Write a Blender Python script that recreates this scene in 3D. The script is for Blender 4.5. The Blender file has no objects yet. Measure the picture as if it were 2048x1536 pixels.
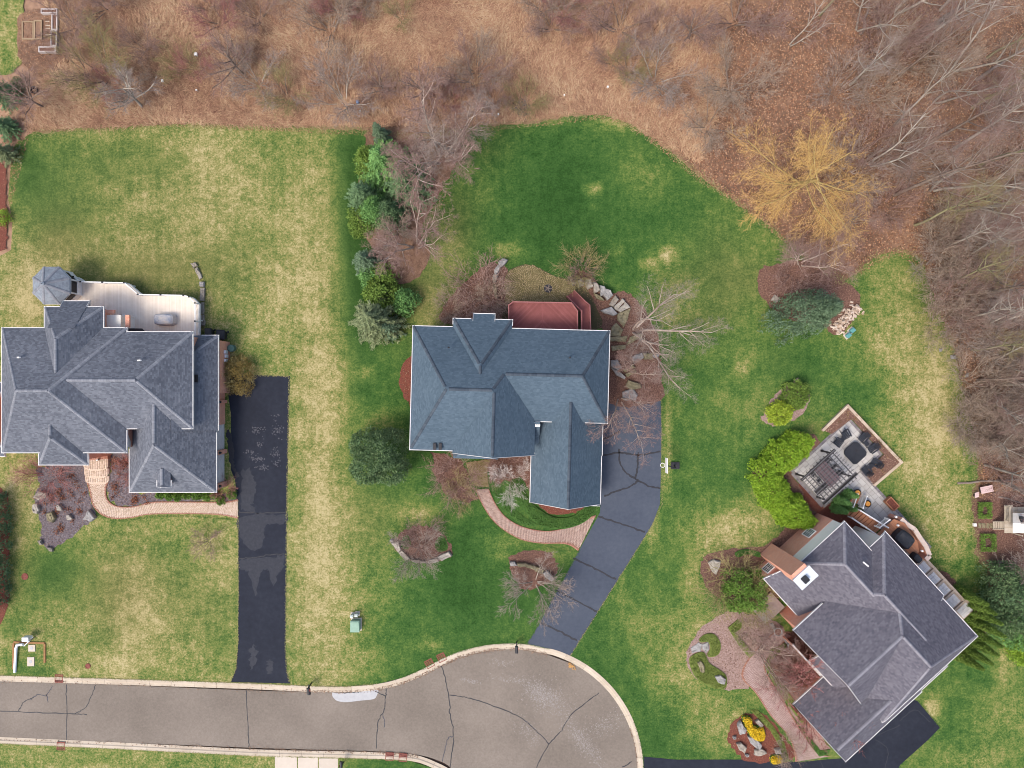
import bpy, bmesh, math, random
import numpy as np
from mathutils import Vector, Matrix
from mathutils.geometry import delaunay_2d_cdt

# ------------------------------------------------------------------ camera, sky, sun, exposure
scene = bpy.context.scene
C = scene.collection
S, H = 17.0, 83.0                      # photo pixels per metre on the ground, height of the drone
cam_data = bpy.data.cameras.new('camera')
cam = bpy.data.objects.new('camera', cam_data); C.objects.link(cam)
cam.location = (0, 0, H); cam.rotation_euler = (0, 0, 0)
cam_data.sensor_width = 36.0
cam_data.lens = 36.0 * H / (2048.0 / S)
cam_data.clip_start = 0.5; cam_data.clip_end = 3000
scene.camera = cam

SUN_EL, SUN_AZ = math.radians(56), math.radians(226)      # high in the south-south-west
world = bpy.data.worlds.new('World'); scene.world = world
world.use_nodes = True
wn = world.node_tree.nodes; wl = world.node_tree.links
bg = wn.get('Background') or wn.new('ShaderNodeBackground')
wout = wn.get('World Output') or wn.new('ShaderNodeOutputWorld')
sky = wn.new('ShaderNodeTexSky'); sky.sky_type = 'NISHITA'; sky.sun_disc = False
sky.sun_elevation = SUN_EL; sky.sun_rotation = SUN_AZ
sky.air_density = 1.0; sky.dust_density = 4.0; sky.ozone_density = 1.0
wl.new(sky.outputs[0], bg.inputs[0]); bg.inputs[1].default_value = 0.15
wl.new(bg.outputs[0], wout.inputs[0])
sun_data = bpy.data.lights.new('sun', 'SUN'); sun_data.energy = 1.25
sun_data.angle = math.radians(20); sun_data.color = (1.0, 0.93, 0.84)
sun = bpy.data.objects.new('sun', sun_data); C.objects.link(sun)
sd = Vector((math.sin(SUN_AZ) * math.cos(SUN_EL), math.cos(SUN_AZ) * math.cos(SUN_EL), math.sin(SUN_EL)))
sun.rotation_euler = sd.to_track_quat('Z', 'Y').to_euler(); sun.location = (0, -60, 120)
scene.view_settings.view_transform = 'Standard'
scene.view_settings.look = 'None'
scene.view_settings.gamma = 1.0
scene.view_settings.use_curve_mapping = False
scene.view_settings.exposure = 0.88
scene.render.film_transparent = False
scene.cycles.filter_width = 1.0
scene.cycles.use_adaptive_sampling = True

rng = np.random.default_rng(11)
random.seed(11)
PI = math.pi

# ------------------------------------------------------------------ helpers
def P(x, y, z=0.0):
    """a spot seen at photo pixel x, y that lies z metres above the lawn, in metres"""
    k = (H - z) / H / S
    return ((x - 1024) * k, (768 - y) * k)
def P3(x, y, z=0.0):
    a = P(x, y, z); return (a[0], a[1], z)
def PP(pts, z=0.0): return [P(x, y, z) for x, y in pts]

# --- materials
def new_mat(name):
    m = bpy.data.materials.new(name); m.use_nodes = True
    nt = m.node_tree; b = nt.nodes['Principled BSDF']
    return m, nt, b
def N(nt, t, **kw):
    n = nt.nodes.new(t)
    for k, v in kw.items(): setattr(n, k, v)
    return n
def ramp(nt, stops, interp='LINEAR'):
    r = N(nt, 'ShaderNodeValToRGB'); r.color_ramp.interpolation = interp
    e = r.color_ramp.elements
    while len(e) > 1: e.remove(e[-1])
    e[0].position = stops[0][0]; e[0].color = (*stops[0][1], 1)
    for p, c in stops[1:]:
        q = e.new(p); q.color = (*c, 1)
    return r
def noise(nt, scale, detail=4, rough=.6, dist=0.0, vec=None):
    n = N(nt, 'ShaderNodeTexNoise'); n.inputs['Scale'].default_value = scale
    n.inputs['Detail'].default_value = detail; n.inputs['Roughness'].default_value = rough
    n.inputs['Distortion'].default_value = dist
    if vec is not None: nt.links.new(vec, n.inputs['Vector'])
    return n
def math_n(nt, op, a, b=None, c=None, clamp=False):
    m = N(nt, 'ShaderNodeMath', operation=op); m.use_clamp = clamp
    for i, v in enumerate((a, b, c)):
        if v is None: continue
        if isinstance(v, (int, float)): m.inputs[i].default_value = v
        else: nt.links.new(v, m.inputs[i])
    return m.outputs[0]
def bump(nt, b, h, strength=.4, dist=.03):
    bm_ = N(nt, 'ShaderNodeBump'); bm_.inputs['Strength'].default_value = strength
    bm_.inputs['Distance'].default_value = dist
    nt.links.new(h, bm_.inputs['Height']); nt.links.new(bm_.outputs[0], b.inputs['Normal'])
MATS = {}
def M(name, cols, scale=3.0, rough=.85, island=0.0, bump_s=.3, detail=5, metal=0.0, spec=.3, coord='pos', big=0.0, dist=0.0, objrand=0.0):
    """noise between the given colours; island / objrand mix in a random value per loose piece / per object"""
    if name in MATS: return MATS[name]
    m, nt, b = new_mat(name); L = nt.links
    g = N(nt, 'ShaderNodeNewGeometry'); vec = g.outputs['Position']
    if coord == 'obj': vec = N(nt, 'ShaderNodeTexCoord').outputs['Object']
    n = noise(nt, scale, detail, .62, dist, vec)
    v = math_n(nt, 'MULTIPLY_ADD', n.outputs[0], 1.7, -.35)
    if big:
        n2 = noise(nt, big, 3, .5, 0, vec)
        v = math_n(nt, 'ADD', math_n(nt, 'MULTIPLY', v, .55), math_n(nt, 'MULTIPLY_ADD', n2.outputs[0], .9, -.22))
    if island:
        v = math_n(nt, 'ADD', math_n(nt, 'MULTIPLY', v, 1 - island), math_n(nt, 'MULTIPLY', g.outputs['Random Per Island'], island))
    if objrand:
        oi = N(nt, 'ShaderNodeObjectInfo')
        v = math_n(nt, 'ADD', math_n(nt, 'MULTIPLY', v, 1 - objrand), math_n(nt, 'MULTIPLY', oi.outputs['Random'], objrand))
    k = len(cols)
    r = ramp(nt, [(i / max(1, k - 1), c) for i, c in enumerate(cols)])
    L.new(v, r.inputs[0]); L.new(r.outputs[0], b.inputs['Base Color'])
    b.inputs['Roughness'].default_value = rough; b.inputs['Metallic'].default_value = metal
    b.inputs['Specular IOR Level'].default_value = spec
    if bump_s: bump(nt, b, n.outputs[0], bump_s)
    MATS[name] = m
    return m

# --- mesh collecting
class MB:
    def __init__(s): s.v = []; s.f = []
    def add(s, vs, fs):
        o = len(s.v); s.v += [tuple(p) for p in vs]; s.f += [tuple(i + o for i in f) for f in fs]
        return s
    def box(s, x0, y0, z0, x1, y1, z1, T=None):
        vs = [(x0,y0,z0),(x1,y0,z0),(x1,y1,z0),(x0,y1,z0),(x0,y0,z1),(x1,y0,z1),(x1,y1,z1),(x0,y1,z1)]
        if T: vs = [T(p) for p in vs]
        return s.add(vs, [(0,3,2,1),(4,5,6,7),(0,1,5,4),(1,2,6,5),(2,3,7,6),(3,0,4,7)])
    def bar(s, a, b, w, h=None, up=(0,0,1)):
        """square bar from a to b"""
        h = w if h is None else h
        a = Vector(a); b = Vector(b); d = (b - a).normalized(); u = Vector(up)
        if abs(d.dot(u)) > .98: u = Vector((1, 0, 0))
        sx = d.cross(u).normalized() * (w / 2); sz = sx.cross(d).normalized() * (h / 2)
        vs = [a-sx-sz, a+sx-sz, a+sx+sz, a-sx+sz, b-sx-sz, b+sx-sz, b+sx+sz, b-sx+sz]
        return s.add(vs, [(0,1,2,3),(7,6,5,4),(0,4,5,1),(1,5,6,2),(2,6,7,3),(3,7,4,0)])
    def tube(s, pts, r, k=6, cap=True):
        pts = [Vector(p) for p in pts]; n = len(pts)
        rr = r if isinstance(r, (list, tuple)) else [r] * n
        o = len(s.v)
        for i, p in enumerate(pts):
            d = (pts[min(i+1, n-1)] - pts[max(i-1, 0)]).normalized()
            u = Vector((0,0,1)) if abs(d.z) < .9 else Vector((1,0,0))
            a = d.cross(u).normalized(); b = a.cross(d)
            for j in range(k):
                t = 2*PI*j/k
                s.v.append(tuple(p + (a*math.cos(t) + b*math.sin(t)) * rr[i]))
        for i in range(n-1):
            for j in range(k):
                s.f.append((o+i*k+j, o+i*k+(j+1)%k, o+(i+1)*k+(j+1)%k, o+(i+1)*k+j))
        if cap:
            s.f.append(tuple(o+j for j in range(k))[::-1]); s.f.append(tuple(o+(n-1)*k+j for j in range(k)))
        return s
    def prism(s, poly, z0, z1):
        """extruded outline, poly counter-clockwise"""
        n = len(poly); o = len(s.v)
        s.v += [(p[0], p[1], z0) for p in poly] + [(p[0], p[1], z1) for p in poly]
        s.f.append(tuple(o+i for i in range(n))[::-1]); s.f.append(tuple(o+n+i for i in range(n)))
        for i in range(n):
            j = (i+1) % n; s.f.append((o+i, o+j, o+n+j, o+n+i))
        return s
    def lathe(s, prof, k=12, c=(0,0,0)):
        o = len(s.v)
        for r, z in prof:
            for j in range(k):
                t = 2*PI*j/k; s.v.append((c[0]+r*math.cos(t), c[1]+r*math.sin(t), c[2]+z))
        for i in range(len(prof)-1):
            for j in range(k):
                s.f.append((o+i*k+j, o+i*k+(j+1)%k, o+(i+1)*k+(j+1)%k, o+(i+1)*k+j))
        s.f.append(tuple(o+j for j in range(k))[::-1]); s.f.append(tuple(o+(len(prof)-1)*k+j for j in range(k)))
        return s
def wloc(o):
    p = Vector(o.location)
    while o.parent: o = o.parent; p += Vector(o.location)
    return p
def npmesh(name, v, f):
    """v (n,3), f (m,k) with k corners each"""
    me = bpy.data.meshes.new(name)
    v = np.asarray(v, dtype=np.float32); f = np.asarray(f, dtype=np.int32)
    m, k = f.shape
    me.vertices.add(len(v)); me.vertices.foreach_set('co', v.ravel())
    me.loops.add(m*k); me.loops.foreach_set('vertex_index', f.ravel())
    me.polygons.add(m); me.polygons.foreach_set('loop_start', np.arange(0, m*k, k, dtype=np.int32))
    me.update(calc_edges=True)
    return me
def tag(o, label=None, cat=None, group=None, kind=None):
    if label: o['label'] = label
    if cat: o['category'] = cat
    if group: o['group'] = group
    if kind: o['kind'] = kind
    return o
def thing(name, label, cat, loc=(0,0,0), group=None, rz=0.0):
    o = bpy.data.objects.new(name, None); C.objects.link(o); o.empty_display_size = .3
    o.location = loc; o.rotation_euler = (0, 0, rz)
    return tag(o, label, cat, group)
def obj(name, geo, mat, parent=None, local=False, kind=None, smooth=False, label=None):
    """links geo (an MB or (verts, faces) arrays or a mesh) as one object; coordinates are world unless local"""
    if isinstance(geo, MB): v = np.array(geo.v, dtype=np.float64); f = geo.f
    elif isinstance(geo, tuple): v, f = geo; v = np.asarray(v, dtype=np.float64)
    if isinstance(geo, bpy.types.Mesh):
        me = geo; loc = Vector((0,0,0))
    else:
        lo = v.min(0); hi = v.max(0)
        if local: loc = Vector((0,0,0)); off = np.zeros(3)
        else:
            org = np.array([(lo[0]+hi[0])/2, (lo[1]+hi[1])/2, lo[2]])
            off = org
            loc = Vector(org) - (wloc(parent) if parent else Vector((0,0,0)))
        v = v - off
        if isinstance(f, np.ndarray): me = npmesh(name, v, f)
        else:
            me = bpy.data.meshes.new(name); me.from_pydata(v.tolist(), [], f); me.update()
    if mat is not None and not me.materials: me.materials.append(mat)
    if smooth: me.polygons.foreach_set('use_smooth', np.ones(len(me.polygons), dtype=bool))
    o = bpy.data.objects.new(name, me); C.objects.link(o); o.location = loc
    if parent: o.parent = parent
    if kind: o['kind'] = kind
    if label: o['label'] = label
    return o
def dup(root, loc, rz=0.0, scale=1.0, label=None, group=None, cat=None):
    def cp(o, par):
        c = o.copy(); C.objects.link(c)
        if par: c.parent = par
        for ch in o.children: cp(ch, c)
        return c
    r = cp(root, None); r.location = loc; r.rotation_euler = (0,0,rz)
    r.scale = (scale,)*3 if isinstance(scale, (int, float)) else scale
    if label: r['label'] = label
    if group: r['group'] = group
    if cat: r['category'] = cat
    return r
class Maker:
    """hands out the first-built thing once, then copies of it"""
    def __init__(s, build): s.build = build; s.root = None
    def put(s, loc, rz=0.0, scale=1.0, label=None, group=None):
        if s.root is None:
            s.root = s.build(); r = s.root
            r.location = loc; r.rotation_euler = (0,0,rz)
            r.scale = (scale,)*3 if isinstance(scale, (int, float)) else scale
            if label: r['label'] = label
            if group: r['group'] = group
            return r
        return dup(s.root, loc, rz, scale, label, group)
def inside(poly, pts):
    """points (n,2) in polygon"""
    x = pts[:,0]; y = pts[:,1]; r = np.zeros(len(pts), dtype=bool); n = len(poly)
    for i in range(n):
        x0, y0 = poly[i]; x1, y1 = poly[(i+1) % n]
        if y0 == y1: continue
        c = ((y0 > y) != (y1 > y)) & (x < (x1-x0)*(y-y0)/(y1-y0) + x0)
        r ^= c
    return r
def area(poly):
    return sum(poly[i][0]*poly[(i+1)%len(poly)][1] - poly[(i+1)%len(poly)][0]*poly[i][1] for i in range(len(poly)))/2
def ccw(poly): return list(poly) if area(poly) > 0 else list(poly)[::-1]
def spline(pts, closed=True, per=6):
    """Catmull-Rom through 2-D or 3-D points"""
    p = [np.array(q, dtype=float) for q in pts]; n = len(p); out = []
    for i in range(n if closed else n-1):
        a, b, c, d = (p[(i-1)%n], p[i], p[(i+1)%n], p[(i+2)%n]) if closed else (p[max(i-1,0)], p[i], p[i+1], p[min(i+2,n-1)])
        for k in range(per):
            t = k/per
            out.append(tuple(.5*((2*b) + (-a+c)*t + (2*a-5*b+4*c-d)*t*t + (-a+3*b-3*c+d)*t**3)))
    if not closed: out.append(tuple(p[-1]))
    return out
def wobble(poly, amp, step=.5, freq=.7, closed=True):
    """resample an outline and roughen it"""
    out = []; n = len(poly)
    for i in range(n if closed else n-1):
        a = np.array(poly[i]); b = np.array(poly[(i+1)%n]); L = np.linalg.norm(b-a); k = max(1, int(L/step))
        for j in range(k): out.append(a + (b-a)*j/k)
    out = np.array(out); return [tuple(q) for q in out + rng.normal(0, amp, out.shape)]
def sheet_mesh(poly, z, step=None, jitter=0.0, zfun=None):
    poly = ccw(poly); n = len(poly)
    pts = [Vector(p) for p in poly]
    if step:
        a = np.array(poly); lo = a.min(0); hi = a.max(0)
        gx, gy = np.meshgrid(np.arange(lo[0], hi[0], step), np.arange(lo[1], hi[1], step))
        g = np.c_[gx.ravel(), gy.ravel()]; g += rng.uniform(-.3, .3, g.shape)*step
        g = g[inside(poly, g)]
        pts += [Vector(q) for q in g]
    r = delaunay_2d_cdt(pts, [(i, (i+1) % n) for i in range(n)], [], 1, 1e-4)
    v = np.array([(q.x, q.y, z) for q in r[0]]); f = [tuple(t) for t in r[2]]
    # make them face up
    ff = []
    for t in f:
        a, b, c = v[t[0]], v[t[1]], v[t[2]]
        ff.append(t if (b[0]-a[0])*(c[1]-a[1]) - (b[1]-a[1])*(c[0]-a[0]) > 0 else t[::-1])
    if zfun is not None: v[:,2] = z + zfun(v[:,:2])
    if jitter: v[n:,2] += rng.uniform(0, jitter, max(0, len(v)-n))
    return v, ff
def sheet(name, poly, z, mat, parent=None, kind=None, step=None, jitter=0.0, label=None, zfun=None):
    return obj(name, sheet_mesh(poly, z, step, jitter, zfun), mat, parent, kind=kind, label=label)
def ribbon(mb, pts, w, z, taper=False):
    pts = [np.array(p, dtype=float) for p in pts]; n = len(pts); o = len(mb.v)
    for i, p in enumerate(pts):
        d = pts[min(i+1, n-1)] - pts[max(i-1, 0)]; d /= (np.linalg.norm(d)+1e-9); s = np.array([-d[1], d[0]])
        ww = (w if not taper else w*(1 - .7*i/n))/2*random.uniform(.7, 1.3)
        a = p + s*ww; b = p - s*ww
        mb.v += [(a[0], a[1], z), (b[0], b[1], z)]
    for i in range(n-1): mb.f.append((o+2*i, o+2*i+1, o+2*i+3, o+2*i+2))
def unit(a): return a/(np.linalg.norm(a, axis=-1, keepdims=True)+1e-9)
def leaf_quads(c, d, s, L, W):
    """rhombic leaves: centre c, direction d, side s, length L, width W (arrays)"""
    n = len(c); L = np.broadcast_to(np.asarray(L, float).reshape(-1,1), (n,1)); W = np.broadcast_to(np.asarray(W, float).reshape(-1,1), (n,1))
    v = np.stack([c - d*L/2, c + s*W/2 - d*L*.08, c + d*L/2, c - s*W/2 - d*L*.08], 1).reshape(-1, 3)
    f = np.arange(4*n, dtype=np.int32).reshape(-1, 4)
    return v, f
def rand_leaves(c, L, W, flat=0.0):
    n = len(c); d = rng.normal(size=(n,3)); d[:,2] *= (1-flat); d = unit(d)
    t = rng.normal(size=(n,3)); t[:,2] *= (1-flat); s = unit(np.cross(d, np.cross(d, t)) ); 
    return leaf_quads(c, d, s, L*rng.uniform(.6, 1.35, n), W*rng.uniform(.6, 1.35, n))
def scatter(poly, density):
    a = np.array(poly); lo = a.min(0); hi = a.max(0); n = int((hi-lo).prod()*density)
    q = rng.uniform(lo, hi, (n,2)); return q[inside(poly, q)]
def litter(name, poly, density, mat, z, L=.13, W=.08, parent=None, zr=.06):
    q = scatter(poly, density); n = len(q)
    c = np.c_[q, z + rng.uniform(.01, zr, n)]
    return obj(name, rand_leaves(c, L, W, .65), mat, parent, kind='stuff')
def merge(parts):
    vs, fs, o = [], [], 0
    for v, f in parts: vs.append(v); fs.append(np.asarray(f)+o); o += len(v)
    return np.concatenate(vs), np.concatenate(fs)
ORD = ['first','second','third','fourth','fifth','sixth','seventh','eighth','ninth','tenth','eleventh','twelfth','thirteenth','fourteenth','fifteenth','sixteenth','seventeenth','eighteenth','nineteenth','twentieth'] + ['twenty-'+q for q in ('first','second','third','fourth','fifth','sixth','seventh','eighth','ninth')]
# ------------------------------------------------------------------ ground materials
def lawn_material():
    m, nt, b = new_mat('lawn_grass'); L = nt.links
    pos = N(nt, 'ShaderNodeNewGeometry').outputs['Position']
    at = N(nt, 'ShaderNodeAttribute', attribute_name='dry'); olive = N(nt, 'ShaderNodeAttribute', attribute_name='olive')
    n1 = noise(nt, .45, 5, .62, .3, pos); n2 = noise(nt, 1.5, 5, .7, 0, pos); n3 = noise(nt, 4.6, 5, .8, 0, pos); n4 = noise(nt, .12, 3, .5, 0, pos)
    amp = math_n(nt, 'MULTIPLY_ADD', at.outputs['Fac'], 1.3, .26, clamp=True)
    wv = N(nt, 'ShaderNodeTexWave'); wv.inputs['Scale'].default_value = .28; wv.inputs['Distortion'].default_value = 1.2; wv.inputs['Detail'].default_value = 2; nt.links.new(pos, wv.inputs['Vector'])
    v = math_n(nt, 'MULTIPLY_ADD', n1.outputs[0], .9, -.45)
    v = math_n(nt, 'ADD', v, math_n(nt, 'MULTIPLY_ADD', wv.outputs['Fac'], .05, -.025))
    v = math_n(nt, 'ADD', v, math_n(nt, 'MULTIPLY_ADD', n2.outputs[0], 1.1, -.55))
    v = math_n(nt, 'ADD', v, math_n(nt, 'MULTIPLY_ADD', n3.outputs[0], 1.95, -.975))
    v = math_n(nt, 'ADD', v, math_n(nt, 'MULTIPLY_ADD', n4.outputs[0], .55, -.275))
    v = math_n(nt, 'MULTIPLY_ADD', v, amp, at.outputs['Fac'], clamp=True)
    r = ramp(nt, [(0, (.018,.056,.011)), (.22, (.042,.1,.022)), (.4, (.088,.142,.032)), (.58, (.165,.185,.052)), (.78, (.28,.245,.1)), (1, (.42,.36,.19))])
    L.new(v, r.inputs[0])
    r2 = ramp(nt, [(0, (.06,.085,.022)), (.5, (.16,.15,.052)), (1, (.36,.3,.145))]); L.new(v, r2.inputs[0])
    mx = N(nt, 'ShaderNodeMix', data_type='RGBA'); L.new(olive.outputs['Fac'], mx.inputs[0])
    L.new(r.outputs[0], mx.inputs[6]); L.new(r2.outputs[0], mx.inputs[7])
    L.new(mx.outputs[2], b.inputs['Base Color'])
    b.inputs['Roughness'].default_value = .95; b.inputs['Specular IOR Level'].default_value = .1
    h = math_n(nt, 'ADD', n3.outputs[0], noise(nt, 30, 3, .8, 0, pos).outputs[0])
    bump(nt, b, h, .7, .06)
    return m
LAWN = lawn_material()
M_soil = M('leafy_soil', [(.04,.022,.016), (.12,.068,.045), (.215,.128,.083), (.3,.19,.125)], 1.6, .95, big=.25, bump_s=.7)
M_meadow = M('meadow_thatch', [(.08,.044,.03), (.2,.115,.075), (.32,.2,.13), (.43,.31,.2)], 1.1, .95, big=.14, bump_s=.7)
M_road = M('worn_asphalt', [(.11,.091,.073), (.172,.144,.118), (.243,.205,.17)], 5, .92, big=.15, bump_s=.3, detail=9)
M_drive = M('sealed_asphalt', [(.012,.014,.021), (.018,.021,.031), (.027,.031,.043)], 1.6, .85, big=.25, bump_s=.1, spec=.15)
M_drive2 = M('aged_sealed_asphalt', [(.042,.052,.072), (.06,.071,.095), (.08,.092,.115)], 2.2, .85, big=.2, bump_s=.12, spec=.15)
M_worn = M('worn_drive_patch', [(.035,.036,.048), (.06,.06,.072), (.095,.093,.104)], 6, .8, bump_s=.15)
M_tar = M('tar_seal', [(.012,.013,.018), (.03,.031,.038)], 8, .6, bump_s=.1)
M_curb = M('curb_concrete', [(.32,.255,.19), (.44,.37,.285), (.53,.46,.37)], 2.2, .9, big=.5, bump_s=.2, objrand=.3)
M_curbsoil = M('gutter_dirt', [(.18,.1,.06), (.34,.24,.16)], 3, .95)
M_conc = M('pale_concrete', [(.42,.36,.29), (.54,.475,.4)], 2, .88, big=.5, bump_s=.12, objrand=.3)
M_patch = M('new_concrete_patch', [(.33,.33,.335), (.42,.42,.42)], 3, .85, bump_s=.1)
M_mulch = M('brown_mulch', [(.045,.022,.018), (.1,.05,.038), (.17,.095,.07), (.23,.14,.1)], 6, .97, bump_s=.9)
M_mulchred = M('red_mulch', [(.07,.024,.018), (.14,.045,.03), (.2,.075,.05)], 7, .97, bump_s=.9)
M_mulchgrey = M('grey_gravel', [(.035,.026,.028), (.085,.068,.074), (.15,.126,.134), (.25,.22,.225)], 5, .95, bump_s=.9)
M_gravelpink = M('pink_gravel', [(.14,.088,.074), (.25,.17,.145), (.39,.29,.255)], 5, .95, bump_s=.7)
M_dead = M('dead_leaves', [(.06,.026,.015), (.2,.09,.05), (.34,.18,.1), (.5,.33,.21)], 2, .9, island=.8, bump_s=0)
M_deadbed = M('dead_bed_leaves', [(.05,.025,.018), (.13,.065,.045), (.22,.125,.085), (.33,.22,.15)], 2, .9, island=.8, bump_s=0)
M_straw = M('dead_meadow_grass', [(.08,.036,.024), (.22,.11,.07), (.36,.21,.128), (.47,.325,.195), (.58,.44,.28)], .7, .85, island=.4, big=.16, bump_s=0)

LAWN_N = [(22,330),(28,290),(60,268),(150,258),(300,250),(480,250),(600,255),(700,260),(760,262),(830,275),(900,262),(960,250),(1040,248),(1100,240),(1160,230),(1220,232),(1270,252),(1330,295),(1390,345),(1440,380),(1500,425),(1560,470),(1610,505),(1650,540),(1690,565),(1720,545),(1745,515),(1800,503),(1840,515),(1855,560),(1880,620),(1905,690),(1925,770),(1945,860),(1957,930),(1945,990),(1944,1020),(1953,1105),(1975,1150),(1984,1200),(2008,1260),(2048,1325),(2150,1400),(2500,1450),(2500,2000),(1420,2000)]
cds = [(1035+252*math.cos(t), 1540+252*math.sin(t)) for t in np.linspace(math.radians(65), math.radians(-58), 22)]
CURB_N = [(1098,1298),(1052,1288),(1000,1287.5),(957.5,1293),(919,1303),(887,1316),(845,1338),(803,1356),(754,1368),(690,1373),(620,1372),(480,1366),(240,1358),(0,1351),(-500,1334)]
LAWN_W = [(-500,520),(0,512),(22,500),(25,440),(16,400)]
lawn_poly = wobble(PP(LAWN_N), .09, .6) 
edge = PP(cds + CURB_N + LAWN_W)
# the outline: rough towards the woods and the meadow, clean along the curb
a = wobble(PP(LAWN_N), .12, .5, closed=False)
lawn_poly = a + [P(1420,2000)] + edge
DRY = [ # x, y, rx, ry, change in dryness
 (55,340,55,95,-.32),(170,330,120,50,-.22),(130,430,70,60,-.3),(300,400,120,60,.0),(420,310,90,40,.05),(500,400,180,80,.12),(640,640,60,200,.14),(650,900,40,220,.2),(640,1200,55,160,.1),
 (560,560,50,60,.12),(300,550,180,50,-.18),(60,600,50,80,.2),(706,420,36,160,-.28),(714,560,30,200,-.26),(690,300,40,30,-.1),(480,480,60,40,-.1),(560,330,60,60,-.12),(330,330,60,35,-.15),
 (120,1130,60,50,-.35),(200,1180,100,40,-.12),(300,1100,140,50,-.1),(420,1080,60,60,.1),(280,1200,40,90,.12),(100,1290,70,40,.15),(230,1330,60,25,.2),(400,1200,60,60,-.1),(440,1300,25,60,-.12),(60,1180,50,60,-.15),(30,1260,35,35,-.2),(60,1330,40,30,-.3),
 (20,950,40,60,.15),(640,1000,30,100,.08),
 (1120,400,140,130,-.14),(1290,350,60,45,.22),(1335,510,18,16,.7),(1300,530,12,9,.5),(1185,380,14,9,.8),(1190,412,8,6,.6),(1230,500,20,10,.2),(1010,500,40,15,.35),(1100,240,60,16,.25),(1230,245,50,20,.35),(1360,580,60,70,.18),(1330,620,50,50,.2),
 (850,600,60,60,.3),(900,500,40,70,.3),(960,360,60,80,.14),(1010,300,50,50,.05),
 (760,840,40,30,.25),(730,745,16,10,.45),(760,1040,90,90,.16),(840,1030,50,16,.35),(730,1180,70,110,.22),(720,1320,60,40,.25),(960,1200,120,80,-.1),(900,1120,40,60,-.1),(1040,1080,60,14,.25),(1000,1110,20,14,.3),(1110,1110,40,16,.25),(860,1290,20,12,.4),(1020,1250,60,30,.05),
 (1335,860,10,60,.5),(1330,960,10,40,.5),(1300,1060,14,50,.35),(1240,1180,14,40,.2),(1480,735,16,14,.4),(1450,800,12,10,.4),(1360,780,30,80,.1),(1400,650,50,60,.05),(1450,900,60,60,-.05),(1400,980,40,60,.0),
 (1590,720,80,60,-.16),(1820,700,90,90,.3),(1880,850,50,140,.42),(1800,860,50,60,.2),(1750,1010,30,40,-.1),(1820,960,40,60,.2),(1900,1050,50,80,.35),(1720,780,40,40,-.2),(1780,560,60,40,.15),(1860,1140,50,30,.12),
 (1440,1070,70,50,.32),(1500,1040,60,40,.2),(1380,1150,30,60,.2),(1320,1180,60,60,.05),(1300,1260,70,60,.25),(1400,1260,40,80,.25),(1340,1360,50,60,.3),(1440,1440,60,60,.32),(1380,1440,30,80,.1),(1320,1480,30,30,-.1),
 (1960,1350,60,60,-.15),(2000,1420,60,60,.15),(1900,1440,40,40,-.1),(1862,1418,14,20,.7),(1950,1520,60,20,.2),(2010,1330,20,40,.35),(1380,1060,60,40,.1),
 (1345,1135,9,26,-.13),(1366,1106,9,26,-.13),(1388,1077,9,26,-.13),(1409,1048,9,26,-.13),(1431,1019,9,26,-.13),(1452,990,9,26,-.13),(1474,961,9,26,-.13),(1495,933,9,26,-.13),(1517,904,9,26,-.13),(1538,875,9,26,-.13),(1560,846,9,26,-.13),(1581,817,9,26,-.13),(1603,788,9,26,-.13),(1625,760,9,26,-.13)]
OLIVE = [(320,420,330,230,.42),(300,1200,240,130,.4),(640,900,60,500,.35),(300,550,200,60,.6),(120,480,60,60,.5),(60,600,60,90,.5),(860,600,60,80,.7),(900,480,50,80,.4),(1440,560,60,100,.4),(250,1190,60,110,.45),(140,900,40,90,.3),(1840,640,50,130,.35),(1900,800,40,90,.4),(1530,560,60,40,.4),(740,1040,60,80,.3),(1700,980,60,60,.2),(1560,720,40,40,.1),(1600,1020,60,40,.3),(40,1020,30,140,.6)]
def field(xy, blobs):
    px = xy[:,0]*S + 1024; py = 768 - xy[:,1]*S; r = np.zeros(len(xy))
    for x, y, a, b, d in blobs: r += d*np.exp(-((px-x)/a)**2 - ((py-y)/b)**2)
    return r
def lawn_attrs(me_obj):
    me = me_obj.data; n = len(me.vertices); co = np.empty(n*3); me.vertices.foreach_get('co', co)
    co = co.reshape(-1,3)[:,:2] + np.array(me_obj.location[:2])
    px = co[:,0]*S + 1024
    base = np.where(px < 690, .63, np.where(px < 1380, .3, .35)) 
    t = np.clip((px-640)/100, 0, 1); base = .57*(1-t) + .22*t; t2 = np.clip((px-1350)/150, 0, 1); base = base*(1-t2) + .37*t2
    d = np.clip(base + field(co, DRY), .0, 1.1)
    for nm, val in (('dry', d), ('olive', np.clip(field(co, OLIVE), 0, 1))):
        at = me.attributes.new(nm, 'FLOAT', 'POINT'); at.data.foreach_set('value', val.astype(np.float32))
lawn = sheet('lawn', lawn_poly, 0.0, LAWN, kind='structure', step=.75); lawn_attrs(lawn)
BOT_OUT = [(-500,1470),(0,1487),(240,1498),(518,1512),(697,1516),(817,1521),(866,1536),(905,1556)]
verge = sheet('lawn', wobble(PP([(-500,2600),(1200,2600),(1200,1880),(1000,1790),(915,1690)]), .01, 4) + PP(BOT_OUT[::-1]), 0.0, LAWN, kind='structure', step=.8); lawn_attrs(verge)
nook = sheet('lawn', wobble(PP([(-300,-300),(40,-300),(48,0),(46,60),(44,130),(20,150),(-300,160)]), .08, .6), 0.0, LAWN, kind='structure', step=.8); lawn_attrs(nook)
ground = sheet('ground', [(-420,-420),(420,-420),(420,420),(-420,420)], -.35, M_soil, kind='structure')
forest_poly = PP([(1390,-300),(2600,-300),(2600,1500),(1990,1500),(1930,1180),(1900,700),(1700,470),(1600,560),(1420,420),(1380,330),(1330,260)])
sheet('woodland_floor', forest_poly, -.09, M_soil, kind='structure', step=2.0, jitter=.05)
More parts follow.
